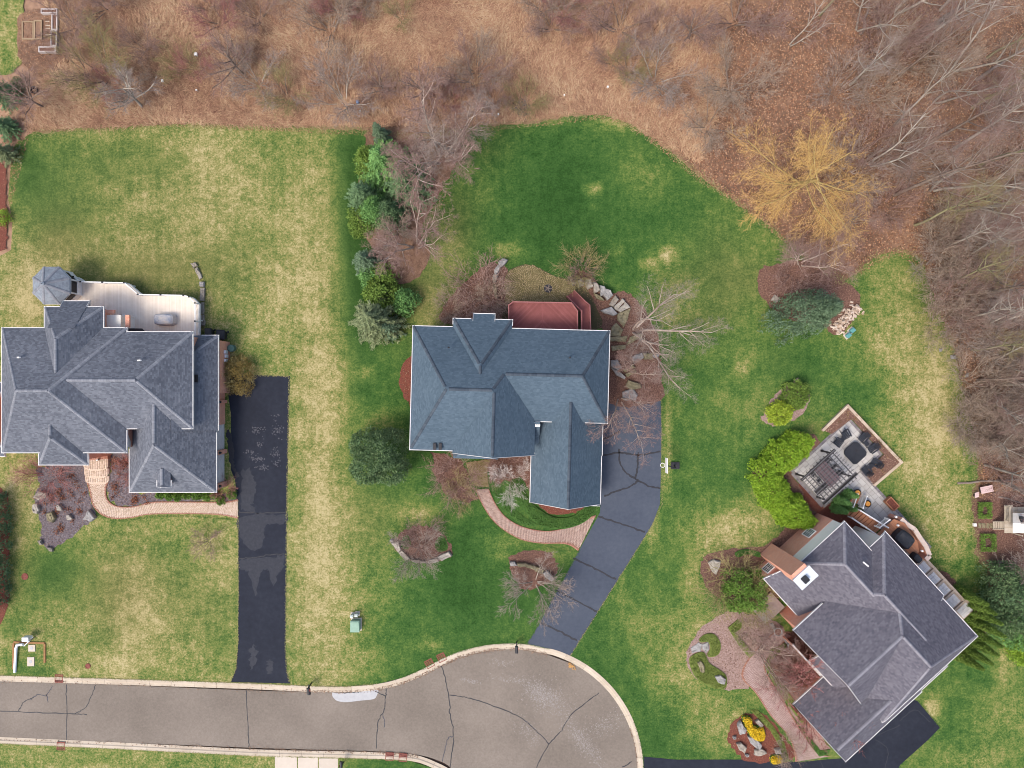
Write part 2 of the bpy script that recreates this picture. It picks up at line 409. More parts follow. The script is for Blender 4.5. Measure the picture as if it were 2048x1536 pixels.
meadow_poly = PP([(-400,-300),(1500,-300),(1450,420),(1250,330),(1000,330),(740,300),(0,560),(-400,560)])
sheet('meadow_ground', meadow_poly, -.12, M_meadow, kind='structure', step=2.0, jitter=.05)

# ------------------------------------------------------------------ road, curb, drains
def smooth(pts, per=4): return spline(pts, False, per)
IN_N = [(-500,1346),(0,1363),(240,1371),(491,1381),(620,1384.5),(690,1385),(757,1380),(808,1367),(850,1349),(892,1328),(924,1314),(960,1305),(1001,1299.5),(1051,1300),(1094,1309.5)]
RC = 240
arc_in = [(1035+RC*math.cos(t), 1540+RC*math.sin(t)) for t in np.linspace(math.radians(-60), math.radians(130), 30)]
IN_S = [(901,1536),(884,1525),(838,1511),(760,1504),(620,1500),(491,1496),(240,1486),(0,1480),(-500,1461)]
road_poly = PP(smooth(IN_N) + arc_in + [(890,1730),(905,1560)] + smooth(IN_S))
road = sheet('road', road_poly, -.1, M_road, kind='structure')
def strip_cells(outer, inner, seg):
    """paired points resampled to cells of about seg metres"""
    o = np.array(outer); i = np.array(inner); d = np.r_[0, np.cumsum(np.linalg.norm(np.diff(o, axis=0), axis=1))]
    k = max(1, int(d[-1]/seg)); t = np.linspace(0, d[-1], k*3+1)
    f = lambda a: np.c_[np.interp(t, d, a[:,0]), np.interp(t, d, a[:,1])]
    o, i = f(o), f(i)
    return [(o[j*3:j*3+4], i[j*3:j*3+4]) for j in range(k)]
curb = thing('curb', 'pale concrete curb edging the road and the turning circle', 'curb', (0, -33, -.1)); 
del curb['label'], curb['category']; curb['kind'] = 'structure'
def curb_run(outer, inner):
    n = max(len(outer), len(inner))
    o = np.array(outer); i_ = np.array(inner)
    for oo, ii in strip_cells(o, i_, 2.6):
        e = .012; mb = MB(); m = len(oo)
        d0 = unit(oo[1]-oo[0])*e; d1 = unit(oo[-1]-oo[-2])*e
        oo = oo.copy(); ii = ii.copy(); oo[0] += d0; ii[0] += d0; oo[-1] -= d1; ii[-1] -= d1
        mid = ii + (oo-ii)*.55
        vs = []
        for k in range(m):
            vs += [(*oo[k], -.12), (*oo[k], .035), (*mid[k], .025), (*(mid[k]+(ii[k]-mid[k])*.25), -.05), (*ii[k], -.085), (*ii[k], -.12)]
        fs = []
        for k in range(m-1):
            for q in range(5): fs.append((k*6+q, k*6+6+q, k*6+7+q, k*6+1+q))
        fs += [tuple(range(6))[::-1], tuple((m-1)*6+q for q in range(6))]
        obj('curb_slab', mb.add(vs, fs), M_curb, curb)
def pair(outer_px, w, side):
    o = np.array(PP(outer_px)); t = np.gradient(o, axis=0); t = unit(t); nrm = np.c_[-t[:,1], t[:,0]]*side
    return o, o + nrm*w
N_out = smooth([(-60,1349)] + CURB_N[::-1][1:], 4)[:-1] + [(1035+252*math.cos(t), 1540+252*math.sin(t)) for t in np.linspace(math.radians(-75), math.radians(35), 26)]
curb_run(*pair(N_out, .72, -1))
curb_run(*pair(smooth([(-60,1485)] + BOT_OUT[1:-1] + [(905,1556)], 4), .72, 1))
M_rust = M('rusty_iron', [(.09,.025,.02), (.2,.06,.045), (.28,.1,.07)], 9, .8, bump_s=.4)
def make_drain():
    t = thing('storm_drain', '', 'drain grate', (0,0,0))
    f = MB(); w = .45
    for a, b in (((-w,-w),(w,-w)), ((w,-w),(w,w)), ((w,w),(-w,w)), ((-w,w),(-w,-w))): f.bar((a[0],a[1],.03), (b[0],b[1],.03), .08, .06)
    obj('frame', f, M_rust, t, local=True)
    g = MB()
    for k in range(6): g.box(-w, -w+.1+k*.14, 0, w, -w+.17+k*.14, .05)
    obj('grate_bar', g, M_rust, t, local=True, kind='stuff')
    p = MB(); p.box(-w, -w, -.04, w, w, -.01); obj('pit', p, M_tar, t, local=True)
    return t
drain = Maker(make_drain)
for (x, y, a), lb in zip([(118,1357,-2),(122,1492,-2),(859,1327,28),(883,1315,25),(779,1513,-3),(806,1515,-4)],
    ['rusty drain grate in the north curb near the left edge of the photo','rusty drain grate in the south curb near the left edge of the photo','left one of two rusty drain grates where the north curb bends into the circle','right one of two rusty drain grates where the north curb bends into the circle','left one of two dark red drain grates in the south curb','right one of two dark red drain grates in the south curb']):
    drain.put((*P(x,y), -.02), math.radians(a), 1, lb, 'drain grates set in the curb')
def cracks(lines, w, z, parent, name='tar_line', mat=None):
    for l in lines:
        pts = [np.array(q) for q in smooth(PP(l), 8)]
        pts = [q + rng.normal(0, .035, 2) for q in pts]
        mb = MB(); ribbon(mb, pts, w, z); obj(name, mb, mat or M_tar, parent)
cracks([[(132,1370),(133,1430),(132,1482)],[(491,1382),(495,1440),(497,1495)],[(-40,1422),(35,1424),(130,1428),(172,1430)],[(148,1429),(170,1415),(183,1390),(190,1371)],[(35,1422),(48,1404),(66,1396)],
 [(795,1362),(775,1373),(771,1393),(768,1420),(756,1445),(752,1498)],[(750,1383),(771,1393)],[(880,1330),(886,1340),(897,1391),(900,1430),(907,1470),(902,1520),(900,1535)],[(898,1391),(930,1395),(980,1410),(1040,1435),(1075,1465),(1098,1489)],[(1198,1386),(1145,1428),(1120,1465),(1098,1489),(1072,1536)],[(1245,1536),(1265,1525)],
 [(652,1385),(690,1386),(722,1384)]], .105, -.094, road)
cracks([[(60,1400),(75,1390),(92,1391),(103,1372)],[(92,1391),(95,1405)],[(884,1524),(896,1478),(906,1474)],[(765,1425),(769,1455)]], .09, -.0945, road, 'pale_crack', M_worn)
sheet('concrete_patch', spline(PP([(667,1384),(720,1383),(754,1380),(753,1392),(746,1399),(720,1402),(690,1405),(670,1400)]), True, 5), -.096, M_patch, road)
rub = M('scuffed_asphalt', [(.19,.168,.152), (.27,.243,.222), (.35,.32,.295)], 3.5, .95)
def specks(name, blobs, mat, z, parent, dens=60, sz=.06):
    cs = []
    for x, y, rx, ry, rot, n in blobs:
        q = rng.normal(size=(n,2))*.5; ca, sa = math.cos(rot), math.sin(rot)
        px = x + q[:,0]*rx*ca - q[:,1]*ry*sa; py = y + q[:,0]*rx*sa + q[:,1]*ry*ca
        cs.append(np.c_[(px-1024)/S, (768-py)/S, np.full(n, z)])
    c = np.concatenate(cs); n = len(c); t = rng.uniform(0, 2*PI, n)
    d = np.c_[np.cos(t), np.sin(t), np.zeros(n)]; s = np.c_[-np.sin(t), np.cos(t), np.zeros(n)]
    c[:,2] += np.arange(n)*(.003/n)
    return obj(name, leaf_quads(c, d, s, sz*rng.uniform(.5,2.6,n), sz*rng.uniform(.4,1.6,n)), mat, parent, kind='stuff')
specks('scuff_mark', [(1075,1385,40,20,.6,900),(1100,1400,50,30,.5,900),(1020,1360,40,8,.1,150),(1060,1465,40,20,.7,350),(1160,1480,60,18,.9,700),(1210,1450,50,20,-.5,400),(940,1362,20,6,.2,120),(1180,1500,50,14,1.0,300),(1000,1326,30,8,0,100)], rub, -.0955, road)
specks('rust_stain', [(1143,1333,9,5,.6,60)], M('orange_rust', [(.35,.17,.05),(.5,.28,.1)], 5), -.02, road, sz=.1)

# ------------------------------------------------------------------ driveways
d1 = [(452,752),(505,750),(580,752),(578,830),(575,980),(573,1160),(572,1300),(574,1340),(581,1367),(462,1364),(472,1338),(476,1290),(477,1160),(475,1035),(473,985),(470,960),(462,940),(462,830),(458,800)]
drive_w = sheet('driveway', PP(d1), .012, M_drive, kind='structure')
cracks([[(477,1025),(520,1026),(573,1025)],[(477,1117),(510,1115),(545,1109),(573,1108)]], .1, .0165, drive_w)
def blotch(name, pts, z, mat, parent, r=.12):
    sheet(name, wobble(spline(PP(pts), True, 6), r, .4), z, mat, parent)
M_faded = M('faded_drive_patch', [(.014,.016,.024), (.021,.024,.034), (.03,.033,.044)], 3, .75, bump_s=.1)  # worn, faded asphalt, a little lighter than the sealed drive
blotch('faded_patch', [(486,944),(500,940),(510,960),(513,985),(505,1010),(512,1022),(486,1020),(482,990)], .0165, M_faded, drive_w)
blotch('faded_patch', [(480,1032),(570,1030),(568,1045),(540,1048),(528,1060),(525,1090),(505,1100),(484,1080)], .0165, M_faded, drive_w)
blotch('faded_patch', [(480,1120),(545,1115),(570,1110),(566,1135),(555,1150),(545,1175),(538,1140),(520,1150),(510,1190),(500,1150),(486,1140)], .0165, M_faded, drive_w)
blotch('worn_patch', [(503,1292),(510,1290),(512,1310),(508,1335),(502,1338),(500,1310)], .0165, M_faded, drive_w)
blotch('worn_patch', [(536,1322),(543,1322),(544,1340),(538,1348),(535,1335)], .0165, M_faded, drive_w)
blotch('damp_patch', [(455,860),(462,870),(470,905),(466,930),(478,945),(474,955),(462,930),(456,890)], .0168, M_tar, drive_w, .08)
specks('worn_speck', [(512,860,16,10,0,40),(556,860,12,14,0,40),(516,918,14,6,0,40),(552,905,8,10,0,30),(500,905,16,4,0,24),(520,890,8,12,0,14),(550,840,6,20,0,14),(525,935,16,6,0,30),(553,925,8,6,0,20)], M_worn, .017, drive_w, sz=.13)
d2 = [(1180,800),(1321,800),(1323,860),(1322,930),(1320,1008),(1305,1048),(1140,1313),(1098,1299),(1053,1288),(1070,1262),(1120,1170),(1200,1025),(1203,960),(1205,880),(1180,860)]
drive_c = sheet('driveway', PP(d2), .013, M_drive2, kind='structure')
cracks([[(1204,911),(1240,905),(1278,910),(1322,902)],[(1238,897),(1240,925),(1252,945),(1275,960),(1300,973),(1322,976)],[(1276,905),(1275,935),(1270,957)],[(1276,962),(1262,972),(1240,980),(1207,992)],
 [(1197,1033),(1240,1047),(1290,1064)],[(1148,1117),(1190,1137),(1232,1159)],[(1112,1180),(1150,1200),(1194,1223)],[(1082,1246),(1120,1263),(1154,1281)],[(1204,880),(1225,870),(1240,862)]], .2, .0175, drive_c)
d3 = [(1287,1513),(1350,1519),(1500,1519),(1600,1524),(1640,1520),(1700,1515),(1815,1395),(1835,1402),(1880,1455),(1858,1478),(1800,1530),(1770,1600),(1287,1600)]
drive_e = sheet('driveway', PP(d3), .014, M_drive, kind='structure')
cracks([[(1690,1528),(1740,1480),(1800,1450)],[(1750,1478),(1775,1500),(1770,1536)],[(1640,1521),(1660,1560)],[(1800,1440),(1830,1420),(1860,1445)]], .08, .0185, drive_e)
apron = thing('concrete_driveway', 'pale concrete driveway below the road at the bottom of the photo', 'driveway', (*P(608,1530), 0))
del apron['label'], apron['category']; apron['kind'] = 'structure'
for x0, x1 in ((550,594),(596,636),(638,676)):
    for y0, y1 in ((1513,1556),(1558,1620)): obj('concrete_slab', MB().prism(ccw(PP([(x0+ (0 if y0<1550 else 0),y0+ (x0-550)*.04),(x1,y0+(x0-550)*.04),(x1,y1),(x0,y1)])), -.05, .035), M_conc, apron)
# ------------------------------------------------------------------ houses
def shingle_mat(name, cols): return M(name, cols, 1.3, .92, island=.45, big=.16, bump_s=0, spec=.2)
SH_W = shingle_mat('grey_shingles', [(.055,.061,.077), (.088,.097,.118), (.13,.141,.166), (.19,.2,.225)])
SH_C = shingle_mat('blue_grey_shingles', [(.045,.07,.094), (.06,.09,.119), (.076,.11,.142), (.096,.135,.169)])
SH_E = shingle_mat('plum_grey_shingles', [(.06,.057,.074), (.09,.086,.106), (.124,.119,.14), (.168,.16,.182)])
def brick_mat():
    m, nt, b = new_mat('red_brick'); L = nt.links
    tc = N(nt, 'ShaderNodeUVMap'); br = N(nt, 'ShaderNodeTexBrick')
    L.new(tc.outputs[0], br.inputs['Vector'])
    br.inputs['Scale'].default_value = 1; br.inputs['Brick Width'].default_value = .22; br.inputs['Row Height'].default_value = .075
    br.inputs['Mortar Size'].default_value = .008
    br.inputs['Color1'].default_value = (.62,.22,.13,1); br.inputs['Color2'].default_value = (.72,.32,.2,1); br.inputs['Mortar'].default_value = (.55,.42,.35,1)
    n = noise(nt, 2.0, 4); n.inputs['Scale'].default_value = 1.3
    L.new(N(nt, 'ShaderNodeNewGeometry').outputs['Position'], n.inputs['Vector'])
    mx = N(nt, 'ShaderNodeMix', data_type='RGBA', blend_type='MULTIPLY'); mx.inputs[0].default_value = .25
    r = ramp(nt, [(.25, (.55,.5,.5)), (.7, (1,1,1))]); L.new(n.outputs[0], r.inputs[0])
    L.new(br.outputs[0], mx.inputs[6]); L.new(r.outputs[0], mx.inputs[7]); L.new(mx.outputs[2], b.inputs['Base Color'])
    b.inputs['Roughness'].default_value = .9; bump(nt, b, br.outputs['Fac'], -.3, .01)
    return m
BRICK = brick_mat()
M_white = M('white_paint', [(.68,.67,.65), (.8,.79,.77)], 2, .55, bump_s=.03)
M_trim = M('gutter_white', [(.52,.51,.5), (.68,.67,.66)], 1.5, .5, bump_s=0)
M_cream = M('cream_siding', [(.72,.69,.62), (.8,.77,.71)], 1, .7, bump_s=.03)
M_glass = M('window_glass', [(.04,.06,.065), (.09,.12,.125)], .6, .08, bump_s=0, spec=.6)
M_black = M('black_metal', [(.012,.012,.015), (.03,.03,.035)], 5, .5, bump_s=.05)
M_door = M('garage_door_paint', [(.5,.47,.45), (.6,.58,.56)], 1, .6, bump_s=.05)
M_metalcap = M('galvanised_cap', [(.5,.54,.58), (.68,.72,.76)], 2, .45, metal=.15, bump_s=.05)

def clip_poly(poly, a, b, c):
    """keep a*x+b*y <= c"""
    out = []; n = len(poly)
    for i in range(n):
        p, q = poly[i], poly[(i+1)%n]; dp = a*p[0]+b*p[1]-c; dq = a*q[0]+b*q[1]-c
        if dp <= 1e-9: out.append(p)
        if (dp < -1e-9 and dq > 1e-9) or (dp > 1e-9 and dq < -1e-9):
            t = dp/(dp-dq); out.append((p[0]+(q[0]-p[0])*t, p[1]+(q[1]-p[1])*t))
    return out
class Block:
    """one roofed block; edges: eave height and pitch per side (pitch None: a gable end)"""
    def __init__(s, poly, edges, wall=True, over=.45, base=-.1, fascia=True, wmat=None):
        if area(poly) < 0:
            n = len(poly); poly = list(poly)[::-1]; edges = [edges[(n-2-i) % n] for i in range(n)]
        s.poly = [tuple(map(float, p)) for p in poly]; s.edges = edges; s.wall = wall; s.over = over; s.base = base; s.fascia = fascia; s.wmat = wmat
        s.planes = []
        for i, (z, k) in enumerate(edges):
            if k is None: continue
            p = s.poly[i]; q = s.poly[(i+1)%len(s.poly)]; d = unit(np.array(q)-np.array(p)); nx, ny = -d[1], d[0]
            # z + k*((x-px)*nx+(y-py)*ny)
            s.planes.append((k*nx, k*ny, z - k*(p[0]*nx+p[1]*ny), i))
        s.regions = []
        for pi, (a, b, c, i) in enumerate(s.planes):
            r = list(s.poly)
            for pj, (a2, b2, c2, j) in enumerate(s.planes):
                if pj != pi and len(r) > 2: r = clip_poly(r, a-a2, b-b2, c2-c)
            s.regions.append(r if len(r) > 2 else [])
    def h(s, x, y):
        return np.min([a*x+b*y+c for a, b, c, i in s.planes], axis=0)
    def hin(s, xy):
        """height where inside the outline, else -inf"""
        r = s.h(xy[:,0], xy[:,1]); return np.where(inside(s.poly, xy), r, -1e9)
def edge_dist(poly, i, xy):
    p = np.array(poly[i]); q = np.array(poly[(i+1)%len(poly)]); d = unit(q-p); return (xy[:,0]-p[0])*-d[1] + (xy[:,1]-p[1])*d[0]
def brick_uv(o):
    me = o.data; uv = me.uv_layers.new(name='UVMap'); off = wloc(o)
    for p in me.polygons:
        n = p.normal; t = Vector((-n.y, n.x, 0)); t = t.normalized() if t.length > .3 else Vector((1,0,0))
        u2 = Vector((0,0,1)) if abs(n.z) < .7 else n.cross(t)
        for li in p.loop_indices:
            w = Vector(me.vertices[me.loops[li].vertex_index].co) + off; uv.data[li].uv = (w.dot(t), w.dot(u2))
def build_house(root, blocks, shingle, wallmat, cap_light=True, e=.17, w=.3, capmat=None, vent_blocks=()):
    for bi, B in enumerate(blocks):
        others = [o for o in blocks if o is not B]
        mb = MB()
        for (a, b, c, i), r in zip(B.planes, B.regions):
            if r: mb.add([(x, y, a*x+b*y+c) for x, y in r], [tuple(range(len(r)))])
        roof = obj('roof', mb, shingle, root)
        # shingle tabs
        allv, allf, o = [], [], 0
        for (a, b, c, i), r in zip(B.planes, B.regions):
            if not r: continue
            n = np.array([-a, -b, 1.0]); n /= np.linalg.norm(n); up2 = unit(np.array([a, b])); cosv = n[2]
            al = np.array([up2[1], -up2[0]]); R = np.array(r); ua = R@al; ub = R@up2
            ga, gb = np.meshgrid(np.arange(ua.min()-w, ua.max()+w, w), np.arange(ub.min(), ub.max(), e*cosv))
            row = (np.arange(gb.shape[0])[:,None]*.37) % 1.0
            ga = ga + row*w + rng.uniform(-.03, .03, ga.shape)
            q = np.c_[ga.ravel(), gb.ravel()]; xy = q[:,:1]*al + q[:,1:]*up2
            k = len(r); keep = np.ones(len(xy), dtype=bool); rr = ccw(r)
            for j in range(k): keep &= edge_dist(rr, j, xy) > .06
            xy = xy[keep]; 
            if not len(xy): continue
            z = a*xy[:,0]+b*xy[:,1]+c
            for ob in others: 
                hh = ob.hin(xy); keep = hh < z - .0; xy = xy[keep]; z = z[keep]
            if not len(xy): continue
            cen = np.c_[xy, z]; A = np.array([al[0], al[1], 0]); U = np.array([up2[0]*cosv, up2[1]*cosv, math.sqrt(1-cosv**2)])
            m = len(cen); ln = rng.uniform(.9, 1.12, (m,1)); low = rng.uniform(.014, .03, (m,1))
            v = np.stack([cen - A*w*.48 - U*e*.5*ln + n*low, cen + A*w*.48 - U*e*.5*ln + n*low, cen + A*w*.48 + U*e*.62 + n*.006, cen - A*w*.48 + U*e*.62 + n*.006], 1).reshape(-1,3)
            # the butt edge below each tab
            v2 = np.stack([cen - A*w*.48 - U*e*.5*ln + n*low, cen - A*w*.48 - U*e*.5*ln, cen + A*w*.48 - U*e*.5*ln, cen + A*w*.48 - U*e*.5*ln + n*low], 1).reshape(-1,3)
            allv += [v]; allf.append(np.arange(4*m).reshape(-1,4)+o); o += 4*m
        if allv: obj('shingle', (np.concatenate(allv), np.concatenate(allf)), shingle, roof, kind='stuff')
        # hip and ridge caps
        capv, capf, o = [], [], 0; seen = set()
        for (a, b, c, i), r in zip(B.planes, B.regions):
            for j in range(len(r)):
                p = np.array(r[j]); q = np.array(r[(j+1)%len(r)]); L2 = np.linalg.norm(q-p)
                if L2 < .3: continue
                mid = (p+q)/2
                if min(abs(edge_dist(B.poly, m, mid[None])[0]) for m in range(len(B.poly))) < .03: continue
                key = (round(mid[0],2), round(mid[1],2))
                if key in seen: continue
                seen.add(key)
                P0 = np.array([*p, B.h(*p)]); P1 = np.array([*q, B.h(*q)]); d = P1-P0; L3 = np.linalg.norm(d); d /= L3
                sdir = unit(np.cross(d, [0,0,1.])); nup = np.cross(sdir, d); flat = abs(d[2]) < .02
                step = .3; k = int(L3/step)
                cw = .17
                for t in range(k):
                    c0 = P0 + d*step*t; c1 = P0 + d*(step*(t+1)-.015); cm = (c0+c1)/2
                    if any(ob.hin(cm[None,:2])[0] > cm[2]-.02 for ob in others): continue
                    hgt = .075 if flat else .045
                    drop = .5*cw
                    # cross section follows the two slopes
                    lft = cm[:2]-sdir[:2]*cw; rgt = cm[:2]+sdir[:2]*cw
                    dl = B.h(*(c0[:2]-sdir[:2]*cw)) ; 
                    vv = []
                    for cc in (c0, c1):
                        zl = B.h(*(cc[:2]-sdir[:2]*cw)); zr = B.h(*(cc[:2]+sdir[:2]*cw))
                        vv += [(cc[0]-sdir[0]*cw, cc[1]-sdir[1]*cw, zl+.01), (cc[0]-sdir[0]*cw*.95, cc[1]-sdir[1]*cw*.95, zl+hgt), (cc[0], cc[1], cc[2]+hgt), (cc[0]+sdir[0]*cw*.95, cc[1]+sdir[1]*cw*.95, zr+hgt), (cc[0]+sdir[0]*cw, cc[1]+sdir[1]*cw, zr+.01)]
                    capv += vv; capf += [(o+x, o+x+1, o+x+6, o+x+5) for x in range(4)]; o += 10
        if capv: obj('ridge_cap', (np.array(capv), np.array(capf, dtype=np.int32)), capmat or shingle, roof, kind='stuff')
        # fascia, gutters, soffit
        sm = MB(); n = len(B.poly)
        for i in range(n):
            fm = MB()
            p = np.array(B.poly[i]); q = np.array(B.poly[(i+1)%n]); L2 = np.linalg.norm(q-p); d = (q-p)/L2; nin = np.array([-d[1], d[0]])
            ts = set([0., 1.])
            for r in B.regions:
                for x in r:
                    xx = np.array(x); 
                    if abs((xx-p)@nin) < .02 and 0 < (xx-p)@d < L2: ts.add(float((xx-p)@d/L2))
            ts = sorted(ts); fine = []
            for t0, t1 in zip(ts, ts[1:]): fine += list(np.linspace(t0, t1, max(2, int((t1-t0)*L2/.6)+1)))[:-1]
            fine.append(1.)
            for t0, t1 in zip(fine, fine[1:]):
                a0 = p+(q-p)*t0; a1 = p+(q-p)*t1
                h0 = float(B.h(*(a0+nin*.01))); h1 = float(B.h(*(a1+nin*.01))); am = ((a0+a1)/2 + nin*.05)[None]
                hm = (h0+h1)/2; drop = False
                for ob in others:
                    hh = ob.hin(am)[0]
                    if hh > hm+.02 or (hh > hm-.4 and (blocks.index(ob) < bi or min(edge_dist(ob.poly, m_, am)[0] for m_ in range(len(ob.poly))) > .4)): drop = True
                if drop:
                    if fm.v: obj('gutter', fm, M_trim, roof); fm = MB()
                    continue
                if B.fascia:
                    g = .075 if B.edges[i][1] is not None else .045
                    zt = .05 if B.edges[i][1] is None else .0
                    o0 = a0 - nin*g; o1 = a1 - nin*g
                    if t0 == 0: o0 = o0 - d*.1
                    if t1 == 1: o1 = o1 + d*.1
                    fm.add([(*a0, h0-.24), (*a1, h1-.24), (*a1, h1+zt), (*a0, h0+zt), (*o0, h0-.22), (*o1, h1-.22), (*o1, h1+zt), (*o0, h0+zt)],
                           [(0,1,2,3), (5,4,7,6), (3,2,6,7), (1,0,4,5), (0,3,7,4), (2,1,5,6)])
                i0 = a0+nin*(B.over+.1); i1 = a1+nin*(B.over+.1)
                sm.add([(*a0, h0-.2), (*a1, h1-.2), (*i1, h1-.2), (*i0, h0-.2)], [(0,1,2,3)])
            if fm.v: obj('gutter', fm, M_trim, roof)
        if sm.v: obj('soffit', sm, M_cream, roof)
        # walls
        if B.wall:
            ins = B.over + .008*bi; wm = MB(); poly = B.poly
            inner = []
            for i in range(n):
                p0 = np.array(poly[i-1]); p = np.array(poly[i]); q = np.array(poly[(i+1)%n])
                d0 = unit(p-p0); d1 = unit(q-p); n0 = np.array([-d0[1], d0[0]]); n1 = np.array([-d1[1], d1[0]])
                A = np.array([n0, n1]); bvec = np.array([n0@p+ins, n1@p+ins]); inner.append(np.linalg.solve(A, bvec))
            for i in range(n):
                p = inner[i]; q = inner[(i+1)%n]; L2 = np.linalg.norm(q-p); k = max(1, int(L2/.7))
                pts = [p+(q-p)*t/k for t in range(k+1)]; o = len(wm.v)
                for x in pts: wm.v += [(*x, B.base), (*x, float(B.h(*x))-.12)]
                for t in range(k): wm.f.append((o+2*t, o+2*t+2, o+2*t+3, o+2*t+1))
            B.inner = inner; wo = obj('wall', wm, B.wmat or wallmat, root)
            if (B.wmat or wallmat) is BRICK: brick_uv(wo)
def rect(x0, y0, x1, y1): return [(x0,y0),(x1,y0),(x1,y1),(x0,y1)]   # edges: south, east, north, west
def window_at(root, c, t, up, w, h, depth=.1, cols=2, rows=3, frame=M_white):
    """window on a wall: centre c, along t, up; normal = t x up"""
    c = Vector(c); t = Vector(t).normalized(); up = Vector(up).normalized(); nn = t.cross(up)
    T = lambda p: c + t*p[0] + up*p[1] + nn*p[2]
    f = MB(); b = .08
    f.box(-w/2-b, -h/2-b, 0, -w/2, h/2+b, depth, T); f.box(w/2, -h/2-b, 0, w/2+b, h/2+b, depth, T)
    f.box(-w/2, h/2, 0, w/2, h/2+b, depth, T); f.box(-w/2, -h/2-b, 0, w/2, -h/2, depth, T)
    for k in range(1, cols): f.box(-w/2+w*k/cols-.02, -h/2, 0, -w/2+w*k/cols+.02, h/2, depth*.75, T)
    for k in range(1, rows): f.box(-w/2, -h/2+h*k/rows-.02, 0, w/2, -h/2+h*k/rows+.02, depth*.7, T)
    o = obj('window', f, frame, root)
    g = MB(); g.box(-w/2, -h/2, .01, w/2, h/2, depth*.4, T); obj('pane', g, M_glass, o)
    return o

def wall_opening(root, B, i, t, z, w, h, door=False, **k):
    p, q = B.inner[i], B.inner[(i+1)%len(B.inner)]; d = unit(q-p); c = p+(q-p)*t + np.array([d[1], -d[0]])*.01
    if not door: return window_at(root, (*c, z), (*d, 0), (0,0,1), w, h, **k)
    mb = MB(); T_ = lambda s_: (c[0]+d[0]*s_[0]+d[1]*s_[1], c[1]+d[1]*s_[0]-d[0]*s_[1], s_[2])
    mb.box(-w/2, 0, 0, w/2, .06, h, T_)
    for r in range(4): mb.box(-w/2+.08, .06, .06+r*h/4, w/2-.08, .1, (r+1)*h/4-.06, T_)
    return obj('garage_door', mb, M_door, root)
# --- the middle house (local frame in photo pixels, turned 1.5 degrees)
tc = math.radians(1.5)
hc = thing('house', 'middle house with a large blue-grey hipped roof and a red deck behind it', 'house', (*P(1020,790), 0))
def qc(x0, y0, x1, y1, z):
    """pixel box around the house centre, turned with the house"""
    out = []
    for x, y in ((x0,y1),(x1,y1),(x1,y0),(x0,y0)):
        dx, dy = x-1020, y-782
        out.append(P(1020 + dx*math.cos(tc) - dy*math.sin(tc), 782 + dx*math.sin(tc) + dy*math.cos(tc), z))
    return out
p, ps = .62, 1.0; Z = 5.8
bc = [
 Block(qc(823,657,1072,904,Z), [(Z,p),(Z-.012,.9),(Z,p),(Z,ps)]),                      # south, east, north, west
 Block(qc(950,657,1216,841,Z), [(Z-.02,p),(Z-.02,ps),(Z-.02,p),(Z,None)]),
 Block(qc(908,785,1072,909,Z), [(Z,None),(Z+.004,.9),(Z,None),(Z,.9)]),
 Block(qc(903,640,1021,790,Z), [(Z,None),(Z-.01,ps),(Z+.02,p),(Z-.01,ps)]),
 Block(qc(943,629,986,660,Z-.3), [(Z,None),(Z-.32,None),(Z-.37,p),(Z-.32,None)]),
 Block(qc(1066,800,1206,1003,3.3), [(3.3,None),(3.3,1.02),(3.3,None),(3.3,1.0)]),
 Block(qc(1190,845,1207,905,3.3), [(3.3,None),(3.3,1.02),(3.3,None),(3.3,None)], wall=False),
 Block(qc(1055,840,1080,893,3.4), [(3.6,.8),(6.4,None),(6.4,None),(6.4,None)], wall=False, fascia=False),
 Block(qc(910,880,999,919,4.2), [(4.3,.62),(4.3,.9),(4.3,None),(4.3,.9)], fascia=False),
 Block(qc(1102,985,1204,1006,2.9), [(3.05,.75),(3.05,.9),(3.0,None),(3.05,.9)]),
]
build_house(hc, bc, SH_C, BRICK, capmat=shingle_mat('dark_ridge_cap', [(.03,.042,.058),(.055,.07,.09),(.09,.11,.13)]))
for b_, e_, t_, z_ in ((0,0,.12,1.6),(0,0,.12,4.4),(0,0,.26,1.6),(0,0,.26,4.4),(2,0,.25,4.5),(2,0,.72,4.5),(2,0,.72,1.6),(0,3,.3,1.6),(0,3,.3,4.4),(0,3,.7,4.4),(1,1,.5,4.4),(1,1,.25,4.4),(5,0,.3,1.6),(5,0,.7,1.6)): wall_opening(hc, bc[b_], e_, t_, z_, 1.1, 1.5)
for t_ in (.22,.5): wall_opening(hc, bc[5], 1, t_, 0, 2.7, 2.3, True)
for x, y, z in ((897,695,8.3),(1140,715,8.4)):
    q = P3(x,y,z); obj('vent_pipe', MB().lathe([(.09,-.5),(.09,.28),(.055,.3)], 8, q), M_black, hc)
q = P3(875,893,6.4); 
for k in (-.3, .3): obj('roof_vent', MB().box(q[0]+k-.16, q[1]-.35, q[2]-.15, q[0]+k+.16, q[1]+.35, q[2]+.16), M_black, hc)

